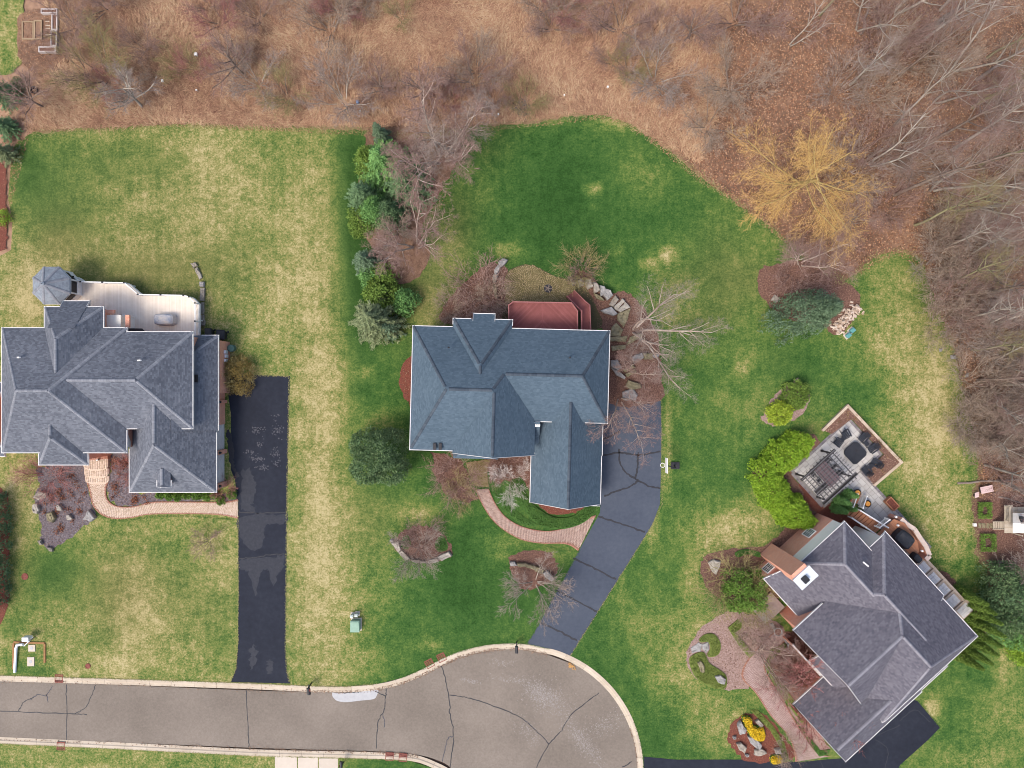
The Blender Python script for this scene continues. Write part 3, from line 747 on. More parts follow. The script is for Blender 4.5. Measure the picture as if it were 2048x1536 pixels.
# --- the left house
hw = thing('house', 'left house with a slate grey roof, cream deck and octagonal gazebo', 'house', (*P(240,800), 0))
def q0(x0, y0, x1, y1, z): return PP([(x0,y1),(x1,y1),(x1,y0),(x0,y0)], z)
Z = 5.8
bw = [
 Block(q0(4,656,253,905,Z), [(Z,.62),(Z,.72),(Z,.62),(Z,.95)]),
 Block(q0(120,664,385,857,Z), [(Z-.02,.62),(Z-.02,.72),(Z-.02,.62),(Z,None)]),
 Block(q0(89,614,206,760,Z), [(Z,None),(Z-.01,1.0),(Z+.02,.86),(Z-.01,1.0)]),
 Block(q0(126,602,178,660,Z-.4), [(Z,None),(Z-.4,None),(Z-.5,.86),(Z-.4,None)]),
 Block(q0(259,800,432,984,3.2), [(3.2,.76),(3.2,.88),(3.2,None),(3.2,.88)]),
 Block(q0(370,671,436,860,3.2), [(3.2,None),(3.22,.88),(3.2,.9),(3.2,None)]),
 Block(q0(74,840,172,930,Z), [(Z-.3,.73),(Z-.3,.86),(Z,None),(Z-.3,.86)]),
 Block(q0(-60,765,10,912,3.4), [(3.4,.6),(3.4,None),(3.4,.6),(3.4,.6)]),
 Block(q0(318,935,345,972,4.6), [(5.0,None),(5.0,.75),(5.0,None),(5.0,.75)], over=.15),
]
build_house(hw, bw, SH_W, BRICK, capmat=shingle_mat('pale_ridge_cap', [(.13,.14,.16),(.19,.2,.225),(.26,.27,.295)]))
for x, y, z in ((38,713,8.0),(279,719,8.2)):
    q = P3(x,y,z); obj('vent_pipe', MB().bar((q[0]-.22,q[1]-.1,q[2]-.1), (q[0]+.3,q[1]-.1,q[2]+.3), .14), M_white, hw)
q = P3(391,757,4.6); obj('roof_vent', MB().box(q[0]-.32,q[1]-.42,q[2]-.2,q[0]+.32,q[1]+.42,q[2]+.4), M_black, hw)
for b_, e_, t_, z_ in ((0,0,.2,4.3),(0,0,.2,1.6),(6,0,.5,1.6),(6,0,.5,4.2),(4,0,.3,1.5),(4,0,.7,1.5)): wall_opening(hw, bw[b_], e_, t_, z_, 1.1, 1.4)
# garage doors and brick piers on the east wall
def wx(px, z): return P(px, 768, z)[0]
gx = P(432,768,3.2)[0] - .45
for y0, y1 in ((787,800),(806,898),(906,962)):
    ya, yb = P(0,y1)[1], P(0,y0)[1]
    d = MB(); d.box(gx, ya, 0, gx+.09, yb, 2.5)
    for k in range(4): d.box(gx+.09, ya+.08, .08+k*.6, gx+.13, yb-.08, .58+k*.6)
    obj('garage_door', d, M_door, hw)
for y0, y1 in ((800,806),(898,906),(962,972)):
    d = MB(); d.box(gx, P(0,y1)[1], 0, gx+.42, P(0,y0)[1], 2.7); o = obj('pier', d, BRICK, hw); brick_uv(o)
    l = P(0,(y0+y1)/2)[1]; obj('wall_lamp', MB().lathe([(.05,2.0),(.13,2.05),(.15,2.35),(.03,2.5)], 8, (gx+.5, l, 0)), M_black, hw)
wx0 = P(436,768,3.2)[0]-.45
d = MB(); d.box(wx0, P(0,786)[1], 0, wx0+.5, P(0,684)[1], 2.85); o = obj('brick_bay', d, BRICK, hw); brick_uv(o)
for y, z in ((705,1.4),(713,1.2),(722,1.3)): 
    a = P(0,y)[1]; obj('meter_box', MB().box(wx0+.5, a-.18, z-.3, wx0+.7, a+.18, z+.3), M_metalcap, hw)
obj('air_conditioner', MB().lathe([(.4,0),(.42,.05),(.42,.75),(.3,.82)], 14, (*P(466,697), 0)), M('green_enamel', [(.06,.12,.1),(.1,.18,.15)], 3, .5), hw)
# bay with windows towards the deck
bx0, by0 = P(206,632,3.0); bx1, by1 = P(254,660,3.0)
d = MB(); d.box(bx0-1.5, by1, 0, bx1, by0, 4.3); obj('bay_wall', d, M_cream, hw)
for x, wd in ((216,.7),(235,1.6),(250,.5)): window_at(hw, (P(x,632,3)[0], by0, 2.6), (-1,0,0), (0,0,1), wd, 1.9, cols=1 if wd < 1 else 2)
for a, b in (((206,620),(230,627)), ((252,630),(260,655))):
    q0_, q1_ = P(*a, 4.3), P(*b, 4.3); d = MB(); d.box(q0_[0], q1_[1], 4.2, q1_[0], q0_[1], 4.45); o = obj('brick_ledge', d, BRICK, hw); brick_uv(o)
obj('awning', MB().prism(ccw(PP([(236,664),(243,656),(284,657),(291,664)], 3.4)), 3.3, 3.42), M_black, hw)
# gable cheek on the front
cp = [P(253,858,5.6), P(266,893,4.2), P(253,894,4.6)]
obj('gable_cheek', MB().add([(*P(252,857,5.5),5.5), (*P(265,893,3.6),3.6), (*P(253,895,3.6),3.6), (*P(252,895,5.4),5.4)], [(0,1,2,3)]), M_cream, hw)

# --- the right house, in its own frame turned 47.5 degrees
th = math.radians(47.5); U = np.array([math.cos(th), -math.sin(th)]); V = np.array([math.sin(th), math.cos(th)]); O = np.array(P(1740,1260))
def E2(u, v): q = O + U*u + V*v; return (q[0], q[1])
def E3(u, v, z): q = E2(u, v); return (q[0], q[1], z)
def re(u0, v0, u1, v1): return [E2(u0,v0), E2(u1,v0), E2(u1,v1), E2(u0,v1)]   # edges: SW, SE, NE, NW
he = thing('house', 'right house set at an angle with a plum grey roof and brick chimney', 'house', (*E2(-2,-1), 0))
be = [
 Block(re(-14.4,-5.4,-7.7,5.0), [(3.5,.8),(6.5,None),(6.5,.72),(6.5,1.15)]),
 Block(re(-10.35,-5.38,-1,7.65), [(3.48,.8),(6.2,None),(5.97,.67),(6.2,1.14)]),
 Block(re(-3.6,-6.6,4.75,7.3), [(5.95,.65),(6.1,1.12),(6.13,.67),(6.1,None)]),
 Block(re(-9.2,-7.0,1.5,7.28), [(6.0,None),(6.25,.86),(6.1,.67),(6.0,.82)]),
 Block(re(-1.6,-12.5,7.1,-.9), [(3.3,None),(3.3,.95),(3.3,None),(3.3,.95)]),
 Block(re(3,-.6,7.0,3.2), [(3.2,None),(3.2,.9),(3.2,.9),(3.2,None)]),
 Block(re(-4.6,-7.9,1.6,-6.8), [(4.3,.5),(4.3,None),(6,None),(4.3,None)], wall=False),
]
build_house(he, be, SH_E, BRICK, capmat=shingle_mat('pale_plum_ridge_cap', [(.15,.145,.17),(.2,.195,.22),(.26,.255,.28)]))
for b_, e_, t_, z_ in ((3,0,.3,4.4),(3,0,.7,4.4),(3,0,.3,1.7),(4,0,.5,1.6),(2,1,.3,4.4),(2,1,.6,4.4),(2,2,.5,4.2)): wall_opening(he, be[b_], e_, t_, z_, 1.2, 1.5)
for t_ in (.18,.45,.72): wall_opening(he, be[4], 1, t_, 0, 2.7, 2.3, True)
# white frieze under the north-west eave
d = MB(); T = lambda q: E3(q[0], q[1], q[2])
d.box(-14.32,-1.5,4.0,-13.9,4.7,6.3,T); obj('frieze', d, M_cream, he)
d = MB(); d.box(-14.36,-5.1,-.1,-13.9,4.72,3.4,T); d.box(-14.36,-3.2,3.4,-13.9,4.72,4.0,T); o = obj('brick_facade', d, BRICK, he); brick_uv(o)
for v_, z_ in ((1.4,2.6),(-4.1,2.2)): window_at(he, E3(-14.4, v_+.6 if v_ > -1 else v_, z_), tuple(-V)+(0,), (0,0,1), 1.0, 1.8, cols=2, rows=4)
# chimney
ct = np.array(P(1612,1156,9.6)); cu = (ct-O)@U; cv = (ct-O)@V
d = MB(); d.box(-15.35, cv-.95, -.1, cu+.5, cv+.95, 9.3, T); o = obj('chimney', d, BRICK, he); brick_uv(o)
d = MB(); d.box(cu-.72, cv-1.15, 9.3, cu+.72, cv+1.15, 9.55, T); obj('chimney_cap', d, M_metalcap, o)
d = MB(); d.box(cu-.3, cv-.5, 9.55, cu+.3, cv+.15, 9.95, T); obj('flue', d, M_black, o)
q = P3(1732,1128,8.3); obj('vent_pipe', MB().bar((q[0]-.2,q[1]+.15,q[2]-.2), (q[0]+.15,q[1]-.2,q[2]+.25), .14), M_white, he)
q = P3(1905,1314,5.4); obj('vent_pipe', MB().lathe([(.08,-.3),(.08,.35)], 8, q), M_black, he)
# cream wall between the wings, brick wing walls at the front
d = MB(); d.box(-10.25,4.7,0,-9.0,7.0,6.0,T); obj('cream_wall', d, M_cream, he)
d = MB(); d.box(-9.6,7.0,4.6,-9.2,7.04,5.6,T); obj('window', d, M_glass, he)
def ewall(u0, v0, u1, v1, z1, mat=None, cap=True):
    d = MB(); d.box(u0, v0, -.1, u1, v1, z1, T); o = obj('brick_wing', d, mat or BRICK, he)
    if (mat or BRICK) is BRICK: brick_uv(o)
    if cap: d = MB(); d.box(u0-.02, v0-.02, z1, u1+.02, v1+.02, z1+.06, T); obj('coping', d, M_trim, o)
ewall(-6.4,-8.1,-1.6,-7.95,2.8); 
ewall(.2,-12.95,2.2,-12.7,2.0,M('brick_brown_top',[(.2,.085,.055),(.33,.16,.11)],6,.9),False)
# ------------------------------------------------------------------ vegetation
def bark(name, cols, sc=2.0): return M(name, cols, sc, .9, coord='obj', bump_s=.2)
B_birch = bark('birch_bark', [(.2,.13,.1),(.42,.33,.27),(.62,.55,.48)], 1.2)
B_brown = bark('brown_bark', [(.1,.07,.055),(.2,.15,.12),(.3,.24,.2)])
B_grey = bark('grey_bark', [(.17,.145,.12),(.33,.29,.24),(.5,.46,.39)], 1.0)
T_mauve = M('mauve_twigs', [(.125,.07,.058),(.225,.14,.115),(.34,.24,.205)], 1, .9, island=.7, bump_s=0)
T_tan = M('tan_twigs', [(.16,.115,.08),(.27,.2,.15),(.4,.33,.26)], 1, .9, island=.7, bump_s=0)
T_grey = M('grey_twigs', [(.15,.11,.088),(.25,.195,.163),(.38,.315,.27)], 1, .9, island=.7, bump_s=0)
T_white = M('whitish_twigs', [(.34,.3,.27),(.5,.46,.42),(.65,.6,.57)], 1, .9, island=.7, bump_s=0)
T_red = M('red_twigs', [(.17,.055,.05),(.27,.11,.1),(.36,.2,.18)], 1, .9, island=.7, bump_s=0)
T_yellow = M('yellow_willow_twigs', [(.36,.19,.05),(.5,.31,.1),(.6,.43,.19)], 1, .9, island=.7, bump_s=0)
T_olive = M('olive_twigs', [(.14,.11,.05),(.23,.19,.08),(.33,.28,.13)], 1, .9, island=.7, bump_s=0)

def grow(cfg, seed):
    """branching skeleton: returns lists of limb segments and twig segments (p0, p1, r0, r1)"""
    R = random.Random(seed); limbs, twigs = [], []
    def branch(p, d, L, r, lev):
        n = cfg['steps'][min(lev, len(cfg['steps'])-1)]; sl = L/n; q = p; maxlev = cfg['levels']
        dest = twigs if lev >= cfg['twig_level'] else limbs
        bend = cfg['bend']; trop = cfg['trop'][min(lev, len(cfg['trop'])-1)]
        pts = [(q, r, d)]
        for k in range(n):
            d = Vector((d.x + R.gauss(0, bend), d.y + R.gauss(0, bend), d.z + R.gauss(0, bend*.7) + trop)).normalized()
            q2 = q + d*sl; r2 = r*(1 - (k+1)/n*(1-cfg['taper'])) if lev < maxlev else r*.6
            dest.append((q, q2, pts[-1][1], r2)); q = q2; pts.append((q, r2, d))
            if q.z < .15: break
        if lev < maxlev:
            nc = cfg['kids'][min(lev, len(cfg['kids'])-1)]; f0 = cfg['from'][min(lev, len(cfg['from'])-1)]
            for c in range(nc):
                t = f0 + (1-f0)*(c+R.random()*.9)/nc; ix = min(len(pts)-1, max(1 if len(pts) > 1 else 0, int(t*(len(pts)-1)+.5)))
                bp, br, bd = pts[ix]
                az = c*2.4 + R.random()*1.5; a = bd.orthogonal().normalized(); b = bd.cross(a)
                ang = math.radians(R.gauss(cfg['angle'][min(lev, len(cfg['angle'])-1)], 9))
                nd = bd*math.cos(ang) + (a*math.cos(az) + b*math.sin(az))*math.sin(ang)
                nL = L*cfg['ratio'][min(lev, len(cfg['ratio'])-1)]*R.uniform(.65, 1.15)*(1.15 - .45*t)
                branch(bp, nd.normalized(), nL, max(cfg['rmin'], br*cfg.get('rk', .62)), lev+1)
    st = cfg['stems']
    for s in range(st):
        az = 2*PI*s/st + R.random()*1.2; tilt = math.radians(R.gauss(cfg['tilt'], 5)) if st > 1 or cfg['tilt'] else 0
        d = Vector((math.cos(az)*math.sin(tilt), math.sin(az)*math.sin(tilt), math.cos(tilt)))
        branch(Vector((math.cos(az)*cfg.get('base', .15)*(st > 1), math.sin(az)*cfg.get('base', .15)*(st > 1), -.1)), d, cfg['height']*R.uniform(.85, 1.1), cfg['r0'], 0)
    return limbs, twigs
def tubes_np(segs, k):
    a = np.array([s[0] for s in segs]); b = np.array([s[1] for s in segs]); r0 = np.array([s[2] for s in segs])[:,None]; r1 = np.array([s[3] for s in segs])[:,None]
    d = unit(b-a); u = np.where(np.abs(d[:,2:3]) < .9, np.array([[0,0,1.]]), np.array([[1.,0,0]])); x = unit(np.cross(d, u)); y = np.cross(x, d); n = len(segs)
    ring = []
    for c, r in ((a - d*r0*.3, r0), (b + d*r1*.3, r1)):
        for j in range(k):
            t = 2*PI*j/k; ring.append(c + (x*math.cos(t)+y*math.sin(t))*r)
    v = np.stack(ring, 1).reshape(-1,3)
    base = np.arange(n)[:,None]*2*k; f = [np.c_[base+j, base+(j+1)%k, base+k+(j+1)%k, base+k+j] for j in range(k)]
    return v, np.concatenate(f).astype(np.int32)
def ribbons_np(segs, rmul=1.0):
    a = np.array([s[0] for s in segs]); b = np.array([s[1] for s in segs]); r0 = np.array([s[2] for s in segs])[:,None]*rmul; r1 = np.array([s[3] for s in segs])[:,None]*rmul
    d = unit(b-a); x = unit(np.cross(d, rng.normal(size=d.shape)*np.array([.6,.6,1]) + np.array([0,0,1.2]))); n = len(segs)
    v = np.stack([a-x*r0, a+x*r0, b+x*r1, b-x*r1], 1).reshape(-1,3)
    return v, np.arange(4*n, dtype=np.int32).reshape(-1,4)
CFG = {
 'birch': dict(stems=5, tilt=24, height=8.5, r0=.13, base=.35, steps=[7,5,4,3], levels=4, twig_level=2, bend=.07, trop=[.02,.05,.0,-.05,-.1], taper=.35, kids=[8,7,6,5], **{'from': [.4,.25,.2,.15]}, angle=[38,42,40,40], ratio=[.42,.55,.55,.6], rmin=.011),
 'birchslim': dict(stems=3, tilt=17, height=9.5, r0=.12, base=.3, steps=[7,5,4,3], levels=4, twig_level=2, bend=.06, trop=[.02,.04,.0,-.06,-.1], taper=.3, kids=[10,7,6,5], **{'from': [.4,.25,.2,.15]}, angle=[42,42,40,40], ratio=[.38,.55,.55,.6], rmin=.011),
 'forest': dict(stems=1, tilt=4, height=15, r0=.24, base=0, steps=[8,6,4,3], levels=4, twig_level=2, bend=.06, trop=[.03,.06,.03,.0], taper=.3, kids=[12,8,6,5], **{'from': [.42,.3,.2,.15]}, angle=[42,40,40,38], ratio=[.4,.5,.5,.55], rmin=.012),
 'forestfork': dict(stems=2, tilt=11, height=14, r0=.2, base=.2, steps=[8,6,4,3], levels=4, twig_level=2, bend=.07, trop=[.02,.05,.02,.0], taper=.3, kids=[9,7,6,5], **{'from': [.4,.3,.2,.15]}, angle=[40,42,40,38], ratio=[.42,.52,.5,.55], rmin=.012),
 'spread': dict(stems=1, tilt=3, height=4.5, r0=.16, base=0, steps=[4,6,5,3], levels=4, twig_level=2, bend=.09, trop=[.0,.04,.02,.0], taper=.6, kids=[11,8,7,5], **{'from': [.35,.25,.2,.15]}, angle=[55,42,40,40], ratio=[1.0,.5,.5,.5], rmin=.0105),
 'star': dict(stems=9, tilt=42, height=3.6, r0=.04, base=.15, steps=[5,4,3], levels=3, twig_level=1, bend=.09, trop=[.02,.02,.0], taper=.35, kids=[9,7,6], **{'from': [.25,.2,.15]}, angle=[32,34,34], ratio=[.5,.5,.5], rmin=.0105),
 'bush': dict(stems=22, tilt=34, height=2.3, r0=.022, base=.4, steps=[5,4,3], levels=2, twig_level=0, bend=.12, trop=[.01,.0,.0], taper=.4, kids=[9,6], **{'from': [.2,.2]}, angle=[34,34], ratio=[.5,.5], rmin=.0095),
 'willow': dict(stems=1, tilt=3, height=5.0, r0=.2, base=0, steps=[4,7,6,6], levels=4, twig_level=2, bend=.09, trop=[.0,.02,-.02,-.09,-.14], taper=.6, rk=.42, kids=[15,11,9,7], **{'from': [.3,.2,.15,.1]}, angle=[58,42,42,36], ratio=[1.35,.5,.45,.6], rmin=.012),
}
TREE_MESH = {}
def tree_mesh(kind, seed, tw=1.0):
    key = (kind, seed, tw)
    if key not in TREE_MESH:
        l, t = grow(CFG[kind], seed)
        lm = npmesh(kind+'_trunk', *tubes_np(l, 5)) if l else None
        tm = npmesh(kind+'_twigs', *ribbons_np(t, tw))
        TREE_MESH[key] = (lm, tm)
    return TREE_MESH[key]
def link_mesh(name, me, mat, parent):
    """object sharing mesh data, material on the object"""
    o = bpy.data.objects.new(name, me); C.objects.link(o); o.parent = parent
    if not me.materials: me.materials.append(mat)
    if me.materials[0] is not mat: o.material_slots[0].link = 'OBJECT'; o.material_slots[0].material = mat
    return o
def tree(name, kind, seed, x, y, scale, label, cat='tree', group=None, bk=B_brown, tw=T_mauve, rz=None, crown=None, thick=1.0, z=0.0):
    """x, y: photo pixel of the trunk foot; crown: photo pixel of the crown and its height instead"""
    if crown: k = (H - crown)/H; X, Y = (x-1024)/S*k, (768-y)/S*k
    else: X, Y = P(x, y)
    t = thing(name, label, cat, (X, Y, z), group, rz if rz is not None else random.uniform(0, 6.28))
    t.scale = (scale,)*3 if isinstance(scale, (int, float)) else scale
    lm, tm = tree_mesh(kind, seed, thick)
    if lm: link_mesh('trunk', lm, bk, t)
    link_mesh('twigs', tm, tw, t)
    return t

# --- evergreen foliage
def leafmat(name, cols): return M(name, cols, 1.9, .75, island=.34, bump_s=0, spec=.25, coord='obj')
F_blue = leafmat('blue_spruce_needles', [(.05,.085,.045),(.105,.165,.09),(.19,.265,.165)])
F_green = leafmat('green_needles', [(0.057,0.137,0.041),(0.132,0.274,0.0775),(0.251,0.433,0.125)])
F_mid = leafmat('mid_green_foliage', [(.06,.12,.02),(.13,.21,.035),(.24,.32,.07)])
F_pine = leafmat('grey_green_pine', [(.02,.05,.018),(.088,.152,.062),(.28,.36,.175)])
F_dark = leafmat('dark_needles', [(0.0467,0.102,0.0467),(0.106,0.181,0.0808),(0.191,0.288,0.128)])
F_lime = leafmat('lime_foliage', [(0.0875,0.166,0.0175),(0.201,0.324,0.0315),(0.385,0.507,0.0613)])
F_yel = leafmat('yellow_green_foliage', [(0.112,0.192,0.0192),(0.272,0.368,0.0352),(0.528,0.576,0.072)])
F_olive = leafmat('olive_needles', [(.07,.1,.045),(.15,.185,.085),(.27,.3,.16)])
F_box = leafmat('boxwood_leaves', [(0.0525,0.112,0.018),(0.112,0.203,0.03),(0.18,0.285,0.0525)])
F_ground = leafmat('groundcover_leaves', [(0.022,0.0605,0.011),(0.044,0.11,0.0176),(0.0825,0.165,0.0308)])
F_moss = leafmat('moss_green_groundcover', [(0.0625,0.0875,0.0175),(0.119,0.156,0.03),(0.188,0.219,0.0562)])
F_gold = leafmat('golden_blossom', [(0.42,0.27,0.01),(0.62,0.42,0.015),(0.74,0.56,0.05)])
def spruce_mesh(h, r, seed, lay=.34, dens=1.0, droop=.25, leaf=.3, wid=.1, power=.85, pern=4):
    R = np.random.default_rng(seed); parts = []; z = .35; C_ = []; D_ = []; S_ = []; Ls = []
    while z < h*.985:
        rad = r*(1 - z/h)**power + .12; nb = max(4, int((5 + 7*rad/r)*dens)); ph = R.uniform(0, 6.3)
        for b in range(nb):
            az = ph + 2*PI*b/nb + R.normal(0, .12); L = rad*R.uniform(.72, 1.1); n = max(3, int(L/.14))
            t = (np.arange(n)+.5)/n
            dirv = np.array([math.cos(az), math.sin(az), 0]); side = np.array([-math.sin(az), math.cos(az), 0])
            base = np.array([0,0,z]) + dirv*L*t[:,None] + np.array([0,0,1.])*(-droop*L*t[:,None]**1.5 + .12*L*t[:,None]**3)
            for q in range(pern):
                sgn = R.choice([-1, 1], n)[:,None]; spread = (.10 + .26*(1-t[:,None]))*rad*.55
                off = side*sgn*R.uniform(0, 1, (n,1))*spread + np.array([0,0,1.])*R.normal(0, .06, (n,1))
                d = unit(dirv*R.uniform(.5,1,(n,1)) + side*sgn*R.uniform(.1,1.1,(n,1)) + np.array([0,0,1.])*R.normal(0, .35, (n,1)))
                s = unit(np.cross(d, np.array([0,0,1.]) + R.normal(0, .5, (n,3))))
                C_.append(base+off); D_.append(d); S_.append(s); Ls.append(leaf*R.uniform(.6, 1.3, n))
        z += lay*R.uniform(.8, 1.15)
    c, d, s, L = np.concatenate(C_), np.concatenate(D_), np.concatenate(S_), np.concatenate(Ls)
    return leaf_quads(c, d, s, L, L*wid/leaf)
def clump_leaves(centers, rad, n, leaf, wid, seed, up=.35, shell=.6):
    R = np.random.default_rng(seed); m = len(centers)
    rad = np.broadcast_to(np.asarray(rad, float), (m,))
    d = unit(R.normal(size=(m, n, 3)) + np.array([0,0,up])); rr = (shell + (1-shell)*R.random((m,n,1)))*rad[:,None,None]
    c = (np.asarray(centers)[:,None,:] + d*rr).reshape(-1,3); d = unit(d.reshape(-1,3) + R.normal(0,.45,(m*n,3)))
    s = unit(np.cross(d, R.normal(size=d.shape)))
    return leaf_quads(c, d, s, leaf*R.uniform(.6,1.35,len(c)), wid*R.uniform(.6,1.35,len(c)))
def dome_centers(rx, ry, h, n, seed, z0=.2, fill=.82):
    R = np.random.default_rng(seed); d = unit(R.normal(size=(n,3))); d[:,2] = np.abs(d[:,2]); r = fill + (1-fill)*R.random((n,1))
    r = np.where(R.random((n,1)) < .3, r*R.uniform(.5,.95,(n,1)), r)
    lump = 1 + .09*np.sin(d[:,:1]*5+seed) + .09*np.cos(d[:,1:2]*6+seed*2)
    return np.c_[d[:,0]*rx, d[:,1]*ry, d[:,2]*(h-z0)]*r*lump + np.array([0,0,z0])
def cone_centers(r, h, n, seed, power=.8):
    R = np.random.default_rng(seed); t = R.random(n)**1.1; a = R.uniform(0, 6.283, n); rr = r*(1-t)**power*np.sqrt(R.uniform(.12,1,n)); return np.c_[np.cos(a)*rr, np.sin(a)*rr, .1+t*(h-.1)]
def trunk_mesh(h, r, k=7):
    mb = MB(); mb.tube([(0,0,-.1),(0,0,h*.5),(0,0,h)], [r, r*.6, r*.1], k); return mb
def evergreen(name, label, cat, x, y, h, geo, mat, crownz=None, tr=.14, rz=None, scale=1.0, group=None, trunkmat=B_brown):
    if crownz: k = (H-crownz)/H; X, Y = (x-1024)/S*k, (768-y)/S*k
    else: X, Y = P(x, y)
    t = thing(name, label, cat, (X, Y, 0), group, rz or 0); t.scale = (scale,)*3 if isinstance(scale, (int,float)) else scale
    obj('trunk', trunk_mesh(h*.94, tr), trunkmat, t, local=True)
    obj('foliage', geo, mat, t, local=True)
    return t
evergreen('spruce_tree','small narrow blue-green spruce at the north end of the evergreen row','tree',757,262,5.5, spruce_mesh(5.5,1.25,1,leaf=.26), F_blue, 3)
evergreen('evergreen_tree','bright green evergreen below the small spruce, tallest of the evergreen row','tree',764,325,7, spruce_mesh(8,3.8,2,leaf=.36,wid=.13,dens=1.1,droop=.1), F_green, 4)
evergreen('spruce_tree','bluish spruce on the west edge of the evergreen row beside the dry lawn','tree',722,388,6.5, spruce_mesh(7,2.6,3,leaf=.3), F_dark, 3.5)
evergreen('pine_tree','dark green pine touching the bare birch, east side of the evergreen row','tree',806,365,6, spruce_mesh(6.5,3.7,4,leaf=.42,wid=.1,droop=.05), F_dark, 3)
evergreen('evergreen_shrub','small lime green shrub under the bluish spruce','shrub',722,440,3, clump_leaves(dome_centers(1.5,1.9,3,110,5),.5,30,.26,.1,5), F_mid, 1.5)
evergreen('spruce_tree','blue-green spruce standing alone between the two bare birch clumps and lawn','tree',728,520,6, spruce_mesh(6,2.0,6,leaf=.28), F_blue, 3)
evergreen('evergreen_shrub','large lime green juniper leaning toward the brown path of leaves','shrub',765,582,4.2, clump_leaves(dome_centers(2.0,2.9,4.2,190,7),.55,32,.32,.12,7), F_mid, 2)
evergreen('evergreen_shrub','mid green rounded juniper beside the large lime juniper','shrub',808,603,3.2, clump_leaves(dome_centers(1.6,1.5,3.2,100,8),.5,28,.3,.12,8), F_green, 1.6)
evergreen('evergreen_tree','mid green evergreen wedged between the bright green one and the bluish spruce','tree',748,420,5.5, clump_leaves(cone_centers(2.4,5.5,170,95,.7),.55,40,.32,.09,95,.6), F_green, 3)
evergreen('evergreen_tree','yellow-tipped evergreen just south of the small narrow spruce','tree',738,322,5.5, clump_leaves(cone_centers(2.2,6,170,96,.7),.55,40,.32,.09,96,.6), F_mid, 3)
evergreen('evergreen_shrub','low green shrub between the lone spruce and the lime juniper','shrub',742,550,2.5, clump_leaves(dome_centers(1.5,1.7,2.5,100,97),.45,34,.28,.09,97), F_green, 1.2)
evergreen('evergreen_tree','dark green evergreen half hidden under the bare birch twigs','tree',775,425,4.5, clump_leaves(cone_centers(2.5,4.8,170,98,.7),.55,40,.32,.09,98,.6), F_dark, 2.5)
evergreen('spruce_tree','broad olive and green spruce northwest of the middle house','tree',746,638,8, spruce_mesh(8,3.6,9,leaf=.42,wid=.13,lay=.38), F_olive, 4)
evergreen('spruce_tree','dense blue-green spruce tucked behind the broad olive spruce','tree',775,655,4.5, spruce_mesh(4.5,2.0,10,leaf=.3), F_blue, 2)
pc = dome_centers(3.1,3.3,7.2,190,11,z0=1.0,fill=.9)
evergreen('pine_tree','rounded dense green pine on the lawn west of the middle house','tree',757,914,6.4, clump_leaves(pc,.6,80,.3,.1,11,1.0,.75), F_pine, 3.4, .18)
bp = clump_leaves(cone_centers(3.6,11,230,12,.75),.62,46,.36,.1,12,.5,.7)
evergreen('blue_spruce','big silvery blue spruce beside the pile of split logs','tree',1624,625,11, bp, F_blue, 5, .2, .42, (1.3,.8,.95))
for i, (x, y, r, lb, mt) in enumerate([(1597,790,1.95,'upper of two round yellow-green shrubs in the crescent bed',F_mid),(1563,825,1.65,'lower of two round yellow-green shrubs in the crescent bed',F_yel)]):
    evergreen('round_shrub', lb, 'shrub', x, y, 2.4, clump_leaves(dome_centers(r*.88,r*.88,1.9,140,20+i),.3,52,.19,.1,20+i), mt, 1.2, .08, group='round shrubs in the crescent bed')
# L-shaped hedge
def hedge_along(pts, width, h, n, seed):
    R = np.random.default_rng(seed); p = np.array(pts); d = np.r_[0, np.cumsum(np.linalg.norm(np.diff(p,axis=0),axis=1))]; t = R.uniform(0, d[-1], n)
    c = np.c_[np.interp(t, d, p[:,0]), np.interp(t, d, p[:,1])]; tt = np.c_[np.interp(t+.1, d, p[:,0]), np.interp(t+.1, d, p[:,1])]-c; tt = unit(tt); nn = np.c_[-tt[:,1], tt[:,0]]
    a = R.uniform(0, PI, n); endf = np.clip(np.minimum(t, d[-1]-t)/1.2, .45, 1); q = R.uniform(.75,1,n)
    z = np.sin(a)*h*q; off = np.cos(a)*width/2*q*endf*(1+.15*np.sin(t*2.3))
    return np.c_[c + nn*off[:,None], np.maximum(.15, z*(1+.08*np.sin(t*3.1)))]
hp = [(1616,878),(1575,905),(1543,936),(1533,960),(1560,1000),(1592,1028),(1620,1046)]
c = hedge_along(spline(PP(hp, 1.3), False, 5), 3.6, 2.7, 1350, 31); t = thing('hedge', 'bright yellow-green L-shaped arborvitae hedge round the stone patio', 'hedge', (*P(1545,962), 0))
obj('foliage', clump_leaves(c, .34, 34, .24, .1, 31, .6), leafmat('bright_hedge_foliage', [(.08,.165,.014),(.2,.34,.024),(.4,.5,.06)]), t)
b = MB()
for q in hp: b.tube([(*P(*q),-.1), (*P(*q),.7)], [.12,.05], 6)
obj('trunk', b, B_brown, t, kind='stuff')
def cone_tree(x, y, r, h, lb, sd, mat=F_green, group=None, name='arborvitae', foot=True):
    return evergreen(name, lb, 'shrub', x, y, h, clump_leaves(cone_centers(r,h,int(60+60*h*r),sd),.2,30,.18,.07,sd,.9), mat, None, .07, group=group)
for i, (x, y, h, lb) in enumerate([(1672,997,3.4,'cone arborvitae by the pergola, topmost of four'),(1690,985,3.0,'cone arborvitae next to the pumpkin planter'),(1668,1015,3.2,'cone arborvitae behind the foot of the white stairs'),(1690,1012,2.6,'small cone arborvitae nearest the white stair rail')]):
    cone_tree(x, y, .62, h, lb, 40+i, F_green, 'arborvitae between pergola and stairs')
